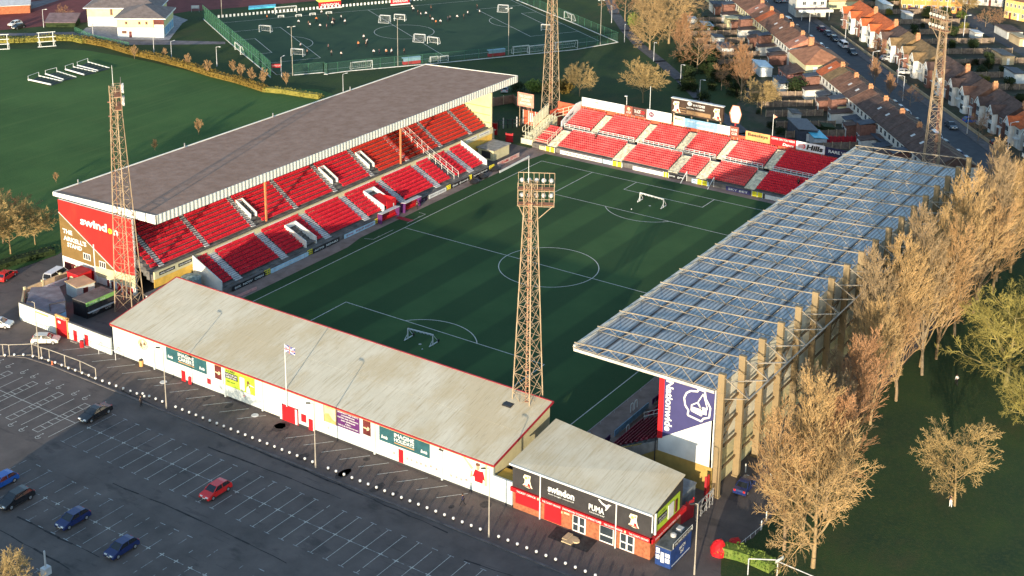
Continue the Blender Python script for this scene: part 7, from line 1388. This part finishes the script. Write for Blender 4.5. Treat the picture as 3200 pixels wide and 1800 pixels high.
# local +y must point to the street (direction sn = right of su), so mirror by rotating 180 and placing from the far corner
rA = ['pink', 'brown', 'brown', 'brown', 'brown', 'brown', 'orange', 'brown', 'pink', 'brown', 'brown', 'brown', 'brown', 'brown']
ordn = ['first', 'second', 'third', 'fourth', 'fifth', 'sixth', 'seventh', 'eighth', 'ninth', 'tenth', 'eleventh', 'twelfth', 'thirteenth', 'fourteenth', 'fifteenth']
def put(key, u, label, group):
    W2 = 5.25; p = st(u+W2, -14.3)       # rotated by 180: local x runs against the street, local y toward it
    if key not in protos: o = terrace_house(*key); protos[key] = o; o.location = p; o.rotation_euler.z = R(39.7+180); return props(o, label, 'house', group)
    return dup(protos[key], p, R(39.7+180), label, group)
for i in range(14): put((rA[i], CREAM if 2 < i < 11 else OFFW, True, i % 4), 84.5+5.25*i, '%s terraced house in the farther row, counted from the hipped corner house, %s tiled roof' % (ordn[i], rA[i]), 'terraced houses in the farther row')
rB = ['dark', 'dark', 'dark', 'dark', 'dark', 'dark', 'dark', 'dark', 'dark', 'brown', 'dark', 'brown', 'brown', 'olive', 'orange']
for i in range(15): put(('orange' if False else rB[i], OFFW, True, (i+1) % 4), -18.3+5.25*i, '%s terraced house in the nearer row, counted from the stadium end, %s tiled roof' % (ordn[i], rB[i]), 'terraced houses in the nearer row')
# hipped corner house
o = thing('hipped_house', 'broad corner house with a hipped orange brown roof and a pink brick ground floor', 'house', st(66, -15.5), R(39.7)); 
def lb_(m, x0, x1, y0, y1, z0, z1): m.box(x0, x1, -y1, -y0, z0, z1)
m = MB(); lb_(m, 0, 15, 0, 11.5, 2.8, 5.6); m.build('upper_wall', CREAM, o, local=True); m = MB(); lb_(m, 0, 15, 0, 11.5, 0, 2.8); lb_(m, 0, 8, -5, 0, 0, 2.8); m.build('lower_wall', mat('pink_brick', (.34, .15, .12), .9, .15, 2), o, local=True)
m = MB(); hip(m, 0, 15, -11.5, 0, 5.6, 2.9, .5); rf = m.build('roof', mat('hip_tile', (.30, .14, .08), .9, .2, .7), o, local=True); m = MB(); m.box(13.2, 14.2, -6.2, -4.8, 7, 9.8); m.build('chimney', CHIM, rf, local=True); m = MB(); m.ext([(0, 5.2, 2.8), (8.2, 5.2, 2.8), (8.2, 0, 3.8), (0, 0, 3.8)], (0, 0, .15)); m.build('lean_to_roof', ROOFS['dark'], o, local=True)
for x in (1.5, 5): win(o, x, 5.0, 1.1, 1.5, 1.1, 1)
m = MB(); [m.box(-.08, 0, -y-1.2, -y, 3.6, 4.9) for y in (2, 5, 8.5)]; m.build('side_window', WHITE, o, local=True)
# gabled houses across the street (fronts at v = 17)
def gabled(roof, wallm, seed):
    """local x along the street, local -y is the front"""
    r = random.Random(seed+50); o = thing('gabled_house', 'h', 'house'); W2 = 7.0
    m = MB(); m.box(.2, W2, 0, 9.5, 0, 5.3); m.build('wall', RB if seed % 2 else wallm, o, local=True)
    m = MB(); m.ext([(.1, -.3, 5.2), (.1, 4.75, 8.3), (.1, 9.8, 5.2), (.1, 9.8, 5.05), (.1, 4.75, 8.1), (.1, -.3, 5.05)], (W2, 0, 0)); m.face((.2, 0, 5.3), (.2, 4.75, 8.1), (.2, 9.5, 5.3)); m.face((W2, 0, 5.3), (W2, 9.5, 5.3), (W2, 4.75, 8.1))
    m.ext([(.7, -1.6, 5.1), (2.3, -1.6, 7.0), (3.9, -1.6, 5.1), (3.75, -1.6, 5.0), (2.3, -1.6, 6.75), (.85, -1.6, 5.0)], (0, 5.2, 0)); rf = m.build('roof', ROOFS[roof], o, local=True)
    m = MB(); m.ext([(.95, -1.45, 5.0), (2.3, -1.45, 6.8), (3.65, -1.45, 5.0)], (0, .12, 0)); m.build('gable', WHITE, o, local=True); m = MB(); m.beam((.75, -1.62, 5.0), (2.3, -1.62, 6.95), .1, .2, side=Y); m.beam((2.3, -1.62, 6.95), (3.85, -1.62, 5.0), .1, .2, side=Y); m.build('barge_board', WHITE, o, local=True)
    m = MB(); m.ext([(1.0, 0, 0), (1.0, -.6, 0), (1.4, -1.2, 0), (3.2, -1.2, 0), (3.6, -.6, 0), (3.6, 0, 0)], (0, 0, 5.0)); b = m.build('bay', wallm if seed % 3 else RB, o, local=True)
    win(b, 1.5, -1.2, .9, 1.6, 1.6, -1, WHITE, 3); win(b, 1.5, -1.2, 3.3, 1.6, 1.3, -1, WHITE, 3); win(o, 4.6, 0, 3.3, 1.3, 1.3); m = MB(); m.box(4.9, 5.8, -.06, 0, .1, 2.2); m.build('door', WHITE, o, local=True); m = MB(); m.box(4.4, 6.3, -.9, 0, 2.4, 2.55); m.build('porch_roof', WHITE, o, local=True)
    if seed == 1: m = MB(); m.box(W2-.35, W2+.35, 4.2, 5.4, 7.2, 9.1); m.build('chimney', CHIM, rf, local=True); m = MB(); [m.tube((W2-.15+.3*i, 4.5+k*.35, 9.1), (W2-.15+.3*i, 4.5+k*.35, 9.5), .1, .08, 6, True) for k in range(3) for i in (0, 1)]; m.build('chimney_pot', POT, rf, local=True)
    return o
gp_ = {}
def putg(key, u, label):
    # front (-y) must face the street: the street is at smaller v, i.e. local +y = +sn -> rotate by az-180, x runs against the street
    p = st(u+7.0, 17.4)
    if key not in gp_: o = gabled(*key); gp_[key] = o; o.location = p; o.rotation_euler.z = R(39.7+180); return props(o, label, 'house', 'gabled houses across the street')
    return dup(gp_[key], p, R(39.7+180), label, 'gabled houses across the street')
hs = [(8, 'orange', 2), (17, 'dark', 1), (24.2, 'dark', 2), (33.5, 'brown', 1), (40.7, 'dark', 2), (50, 'dark', 1), (57.2, 'dark', 0), (67, 'olive', 2), (74.2, 'olive', 0), (84, 'olive', 1), (91.2, 'dark', 0), (101, 'orange', 1), (108.2, 'orange', 2), (118, 'orange', 1), (125.2, 'orange', 0), (-1.5, 'brown', 1), (-8.5, 'orange', 2)]
wn = {0: 'cream', 1: 'red brick', 2: 'white'}
seen = sorted(h[0] for h in hs)
for u, rf_, k in hs: putg((rf_, {0: CREAM, 1: WHITE, 2: OFFW}[k], k), u, 'gabled house across the street, %s from the right, %s roof, %s bay' % ((ordn+['sixteenth', 'seventeenth'])[seen.index(u)], rf_, wn[k]))
# garden walls, fences and sheds
for i, (u, v0_, v1_, c, lb) in enumerate([(u, -34, -19.5, 0, '') for u in [2, 12, 21, 29, 38, 46, 55, 88, 96, 105, 113, 122, 131, 140]]+[(u, 29, 56, 0, '') for u in [10, 22, 34, 46, 58, 70, 84, 96, 108, 120, 134, 148, 160]]):
    a, b = st(u, v0_), st(u+((i*7) % 3-1)*.5, v1_); o = thing('garden_fence', 'weathered timber garden fence '+('beside the terraces' if v0_ < 0 else 'across the street')+', '+ordn[i if v0_ < 0 else i-14]+' from the stadium end', 'fence', a, group='garden fences '+('beside the terraces' if v0_ < 0 else 'across the street')); m = MB(); m.beam(a+Z*.85, b+Z*.85, .08, 1.6); m.build('panel', mat('timber_fence', (.17, .13, .10), .9, .3, 1.5), o); m = MB(); n = 7; [m.beam(a.lerp(b, k/n), a.lerp(b, k/n)+Z*1.8, .14) for k in range(n+1)]; m.build('post', BUFF, o)
a, b = st(-8, -21), st(6, -21); o = thing('red_fence', 'dark red painted garden fence near the end of the sponsor boards', 'fence', g(8, 560, 300)); a, b = g(8, 550, 300), g(8, 860, 300); m = MB(); m.beam(a+Z*.9, b+Z*.9, .1, 1.8); m.build('panel', DKRED, o); m = MB(); [m.beam(a.lerp(b, k/8), a.lerp(b, k/8)+Z*2, .15) for k in range(9)]; m.build('post', RED, o)
def shed(t, x, y, w_, d_, h, rc, wc, label, deg=39.7, slope=.4, cat='shed', name='garden_shed', windows=True):
    P = g(t, x, y); o = thing(name, label, cat, P, R(deg)); m = MB(); m.box(-w_/2, w_/2, -d_/2, d_/2, 0, h); m.build('wall', wc, o, local=True); m = MB(); m.ext([(-w_/2-.25, -d_/2-.25, h), (w_/2+.25, -d_/2-.25, h), (w_/2+.25, d_/2+.25, h+slope), (-w_/2-.25, d_/2+.25, h+slope)], (0, 0, .14)); m.build('roof', rc, o, local=True)
    if windows:
        for sx in (-1, 1): m = MB(); m.box(sx*w_*.22-.45, sx*w_*.22+.45, -d_/2-.05, -d_/2, .9, 1.9); m.build('window', GLASS, o, local=True)
        m = MB(); m.box(-w_/2-.05, -w_/2, -.4, .4, 0, 1.9); m.build('door', WHITE, o, local=True)
    return o
BBF = mat('blue_black_felt', (.055, .065, .085)); SLB = mat('steel_blue_roof', (.12, .20, .28), .5, .2, 1)
for t, x, y, w_, d_, h, rc, wc, lb in (
    (3, 1060, 340, 5.5, 3, 2.3, SLB, RB, 'garage with a steel blue roof below the huge golden tree'), (3, 900, 270, 3.5, 2.5, 2.2, LGREY, OFFW, 'small shed with a pale blue roof left of the steel blue garage'), (3, 1180, 470, 4, 3, 2.2, BBF, OFFW, 'shed with a dark blue roof in the middle gardens'),
    (3, 1260, 580, 6.5, 3.5, 2.4, BBF, WHITE, 'long white walled garage with a grey blue roof'), (3, 1170, 120, 5, 4, 2.6, BBF, OFFW, 'flat roofed cream extension at the top, left of two'), (3, 1290, 170, 5, 4, 2.6, BBF, OFFW, 'flat roofed cream extension at the top, right of two'),
    (3, 1340, 300, 3.5, 4.5, 3.0, CREAM, CREAM, 'cream conservatory behind the first terrace'), (3, 1660, 790, 7.5, 3.5, 2.5, mat('pale_blue_roof', (.38, .50, .58), .5), WHITE, 'garage with a bright pale blue roof beside the navy car'), (3, 1870, 960, 7, 3, 2.3, BBF, WHITE, 'long dark roofed garage behind the palm like shrub'),
    (3, 2230, 960, 6, 4.5, 2.8, SLB, OFFW, 'white framed garden room with a slate blue roof'), (24, 1690, 245, 5.5, 5, 2.6, BBF, OFFW, 'black roofed shed left of the nearer terrace, farthest one'), (24, 1790, 390, 6, 5.5, 2.8, BBF, CREAM, 'black roofed extension with a sunlit cream wall'), (24, 1310, 640, 9, 4.5, 2.6, mat('grey_ridge_roof', (.13, .13, .14), .8), BBF, 'large dark garage with a pale edged roof behind the red sponsor board'),
    (24, 1470, 715, 6.5, 3, 1.8, CYAN, LGREY, 'bright cyan covered shelter behind the white sponsor board'), (24, 2050, 640, 6.5, 5, 2.7, BBF, OFFW, 'black roofed extension near the truss roof, upper one'), (24, 2240, 800, 5.5, 4, 2.6, BBF, DCONC, 'dark extension beside the white end wall, lower one'), (24, 1220, 450, 4, 2.2, 1.8, DCONC, OFFW, 'low pale wall and shed right of the salmon flag'), (24, 1600, 620, 3, 2.5, 1.9, HEDD, HEDD, 'small dark green shed in the garden beside the red fence'),
    (27, 1600, 930, 7.5, 3.5, 2.5, DCONC, BUFF, 'brick garden room with white doors far right'), (27, 1790, 1215, 6.5, 3.5, 2.6, BBF, WHITE, 'white garden shed with two doors and a dark blue roof far right'), (27, 1850, 660, 7, 3, 2.3, BUFF, BUFF, 'sunlit buff garage at the far right edge'), (27, 1690, 540, 9, 5, 2.2, ROOFS['dark'], OFFW, 'low grey roofed bungalow beside the far estate road'), (27, 1200, 580, 4, 2.5, 2.0, LGREY, OFFW, 'pale roofed lean-to among the far hedges'),
    (4, 900, 105, 8, 3, 2.4, WHITE, OFFW, 'long white garage row behind the orange roofed houses'), (4, 1150, 205, 4, 2.5, 2.0, LGREY, OFFW, 'small pale roofed shed by the far orange terrace')):
    shed(t, x, y, w_, d_, h, rc, wc, lb, windows=h > 2.1)
# big pale hall and corner shop at the top
P = g(23, 1380, 120); o = thing('pale_hall', 'long cream walled hall at the top of the street', 'hall', P, R(-50)); m = MB(); m.box(-8, 8, 0, 12, 0, 6.5); m.build('wall', CREAM, o, local=True); m = MB(); hip(m, -8, 8, 0, 12, 6.5, 1.8, .3); m.build('roof', ROOFS['dark'], o, local=True); m = MB(); m.box(-8.2, 8.2, -.3, 0, 2.6, 2.9); m.build('string_course', BRICK, o, local=True)
P = g(23, 1000, 230); o = thing('corner_shop', 'white corner shop with a flat brown canopy at the top of the street', 'shop', P, R(-50)); m = MB(); m.box(-5, 5, 0, 8, 0, 6); m.build('wall', OFFW, o, local=True); m = MB(); m.box(-5.6, 5.6, -5, 0, 2.9, 3.15); m.build('canopy', mat('brown_canopy', (.20, .13, .12), .8), o, local=True); m = MB(); m.box(-5.7, 5.7, -5.1, -5.0, 2.7, 3.6); m.build('canopy_edge', WHITE, o, local=True); m = MB(); m.box(-5.3, 5.3, -.3, 8.3, 6, 6.2); m.build('roof', DCONC, o, local=True)
for x in (-3, 0.5, 3): win(o, x, 0, 4, 1.2, 1.2)
m = MB(); [m.beam((x, -4.8, 0), (x, -4.8, 2.9), .15) for x in (-4.5, 4.5)]; m.build('canopy_post', LGREY, o, local=True)
# street side walls in front of the gabled houses
for u0, u1, lb in ((10, 62, 'low buff garden wall along the right hand pavement, nearer length'), (66, 130, 'low buff garden wall along the right hand pavement, farther length')):
    a, b = st(u0, 12.7), st(u1, 12.7); m = MB(); m.beam(a+Z*.4, b+Z*.4, .22, .8); top('garden_wall', m, BUFF, lb, 'wall', a)
# far orange and yellow terraces
def far_terrace(t, xa, ya, xb, yb, n, wallm, label, hh=6.2):
    a, b = g(t, xa, ya), g(t, xb, yb); d = b-a; L = d.length; ang = math.atan2(d.y, d.x)
    for i in range(n):
        p = a+d*(i/n); w_ = L/n; o = thing('brick_house', label % ordn[i], 'house', p, ang, group='far '+('orange' if 'orange' in label else 'yellow')+' terrace'); m = MB(); m.box(0, w_, 0, 9, 0, hh); m.build('wall', wallm, o, local=True); m = MB(); m.ext([(0, -.3, hh), (0, 4.5, hh+2.6), (0, 9.3, hh)], (w_, 0, 0)); m.build('roof', ROOFS['brown'], o, local=True)
        for x in (w_*.12, w_*.6):
            win(o, x, 0, 3.9, w_*.25, 1.2); 
        win(o, w_*.12, 0, 1.0, w_*.3, 1.3); m = MB(); m.box(w_*.58, w_*.8, -.06, 0, 0, 2.1); m.build('door', WHITE if i % 2 else MAROON, o, local=True); m = MB(); m.box(w_*.5, w_*.9, -1.0, 0, 2.3, 2.45); m.build('porch', WHITE, o, local=True); m = MB(); m.box(-.08, .08, -.1, 0, 0, hh); m.build('drainpipe', CREAM, o, local=True)
far_terrace(4, 1085, 118, 1740, 150, 5, mat('glowing_brick', (.55, .27, .08), .85, .12, 1.5), '%s house from the left in the far orange brick terrace')
far_terrace(4, 2200, 190, 2460, 245, 3, mat('yellow_brick', (.58, .40, .14), .85, .1, 1.5), '%s house from the left in the far yellow brick terrace')
far_terrace(4, 1745, 40, 2190, 75, 4, OFFW, '%s pale house behind the far estate road, orange porch')
a = g(3, 1080, 30); o = thing('yellow_house', 'low yellow walled house at the top beside the huge golden tree', 'house', a, R(-50)); m = MB(); m.box(0, 9, 0, 7, 0, 3.2); m.build('wall', CREAM, o, local=True); m = MB(); hip(m, 0, 9, 0, 7, 3.2, 1.8, .3); m.build('roof', ROOFS['brown'], o, local=True); win(o, 2, 0, 1, 1.2, 1.2)
# unseen houses, added to throw the long shade over the car park
def shade_house(x0_, x1_, y0_, y1_, h, label):
    o = thing('brick_house', label, 'house', ((x0_+x1_)/2, (y0_+y1_)/2, 0)); m = MB(); m.box(x0_, x1_, y0_, y1_, 0, h*.72); m.build('wall', BRICK, o); m = MB(); xm = (x0_+x1_)/2; m.ext([(x0_-.4, y0_, h*.7), (xm, y0_, h), (x1_+.4, y0_, h*.7)], (0, y1_-y0_, 0)); m.build('roof', ROOFS['brown'], o); return o
for i in range(8):
    ya = 4.5-12.4*i; yb = ya-12.4
    o = thing('brick_house', 'unseen brick house added to shade the car park, %s from the north end' % ordn[i], 'house', (-154.9, (ya+yb)/2, 0), group='unseen row shading the car park'); m = MB(); m.box(-162.5, -147.3, yb, ya, 0, 6.5); m.build('wall', BRICK, o)
    ra = ya-(2.5 if i == 0 else 0); rb = yb; m = MB(); E_, F2, Rg = (-163, ya, 6.45), (-146.9, ya, 6.45), (-154.9, ra, 11.0); E2, F3, R2 = (-163, rb, 6.45), (-146.9, rb, 6.45), (-154.9, rb, 11.0)
    m.face(E_, F2, Rg); m.face(E_, Rg, R2, E2); m.face(F2, F3, R2, Rg); m.face(E2, R2, F3); m.face(E_, E2, F3, F2); m.build('roof', ROOFS['brown'], o)
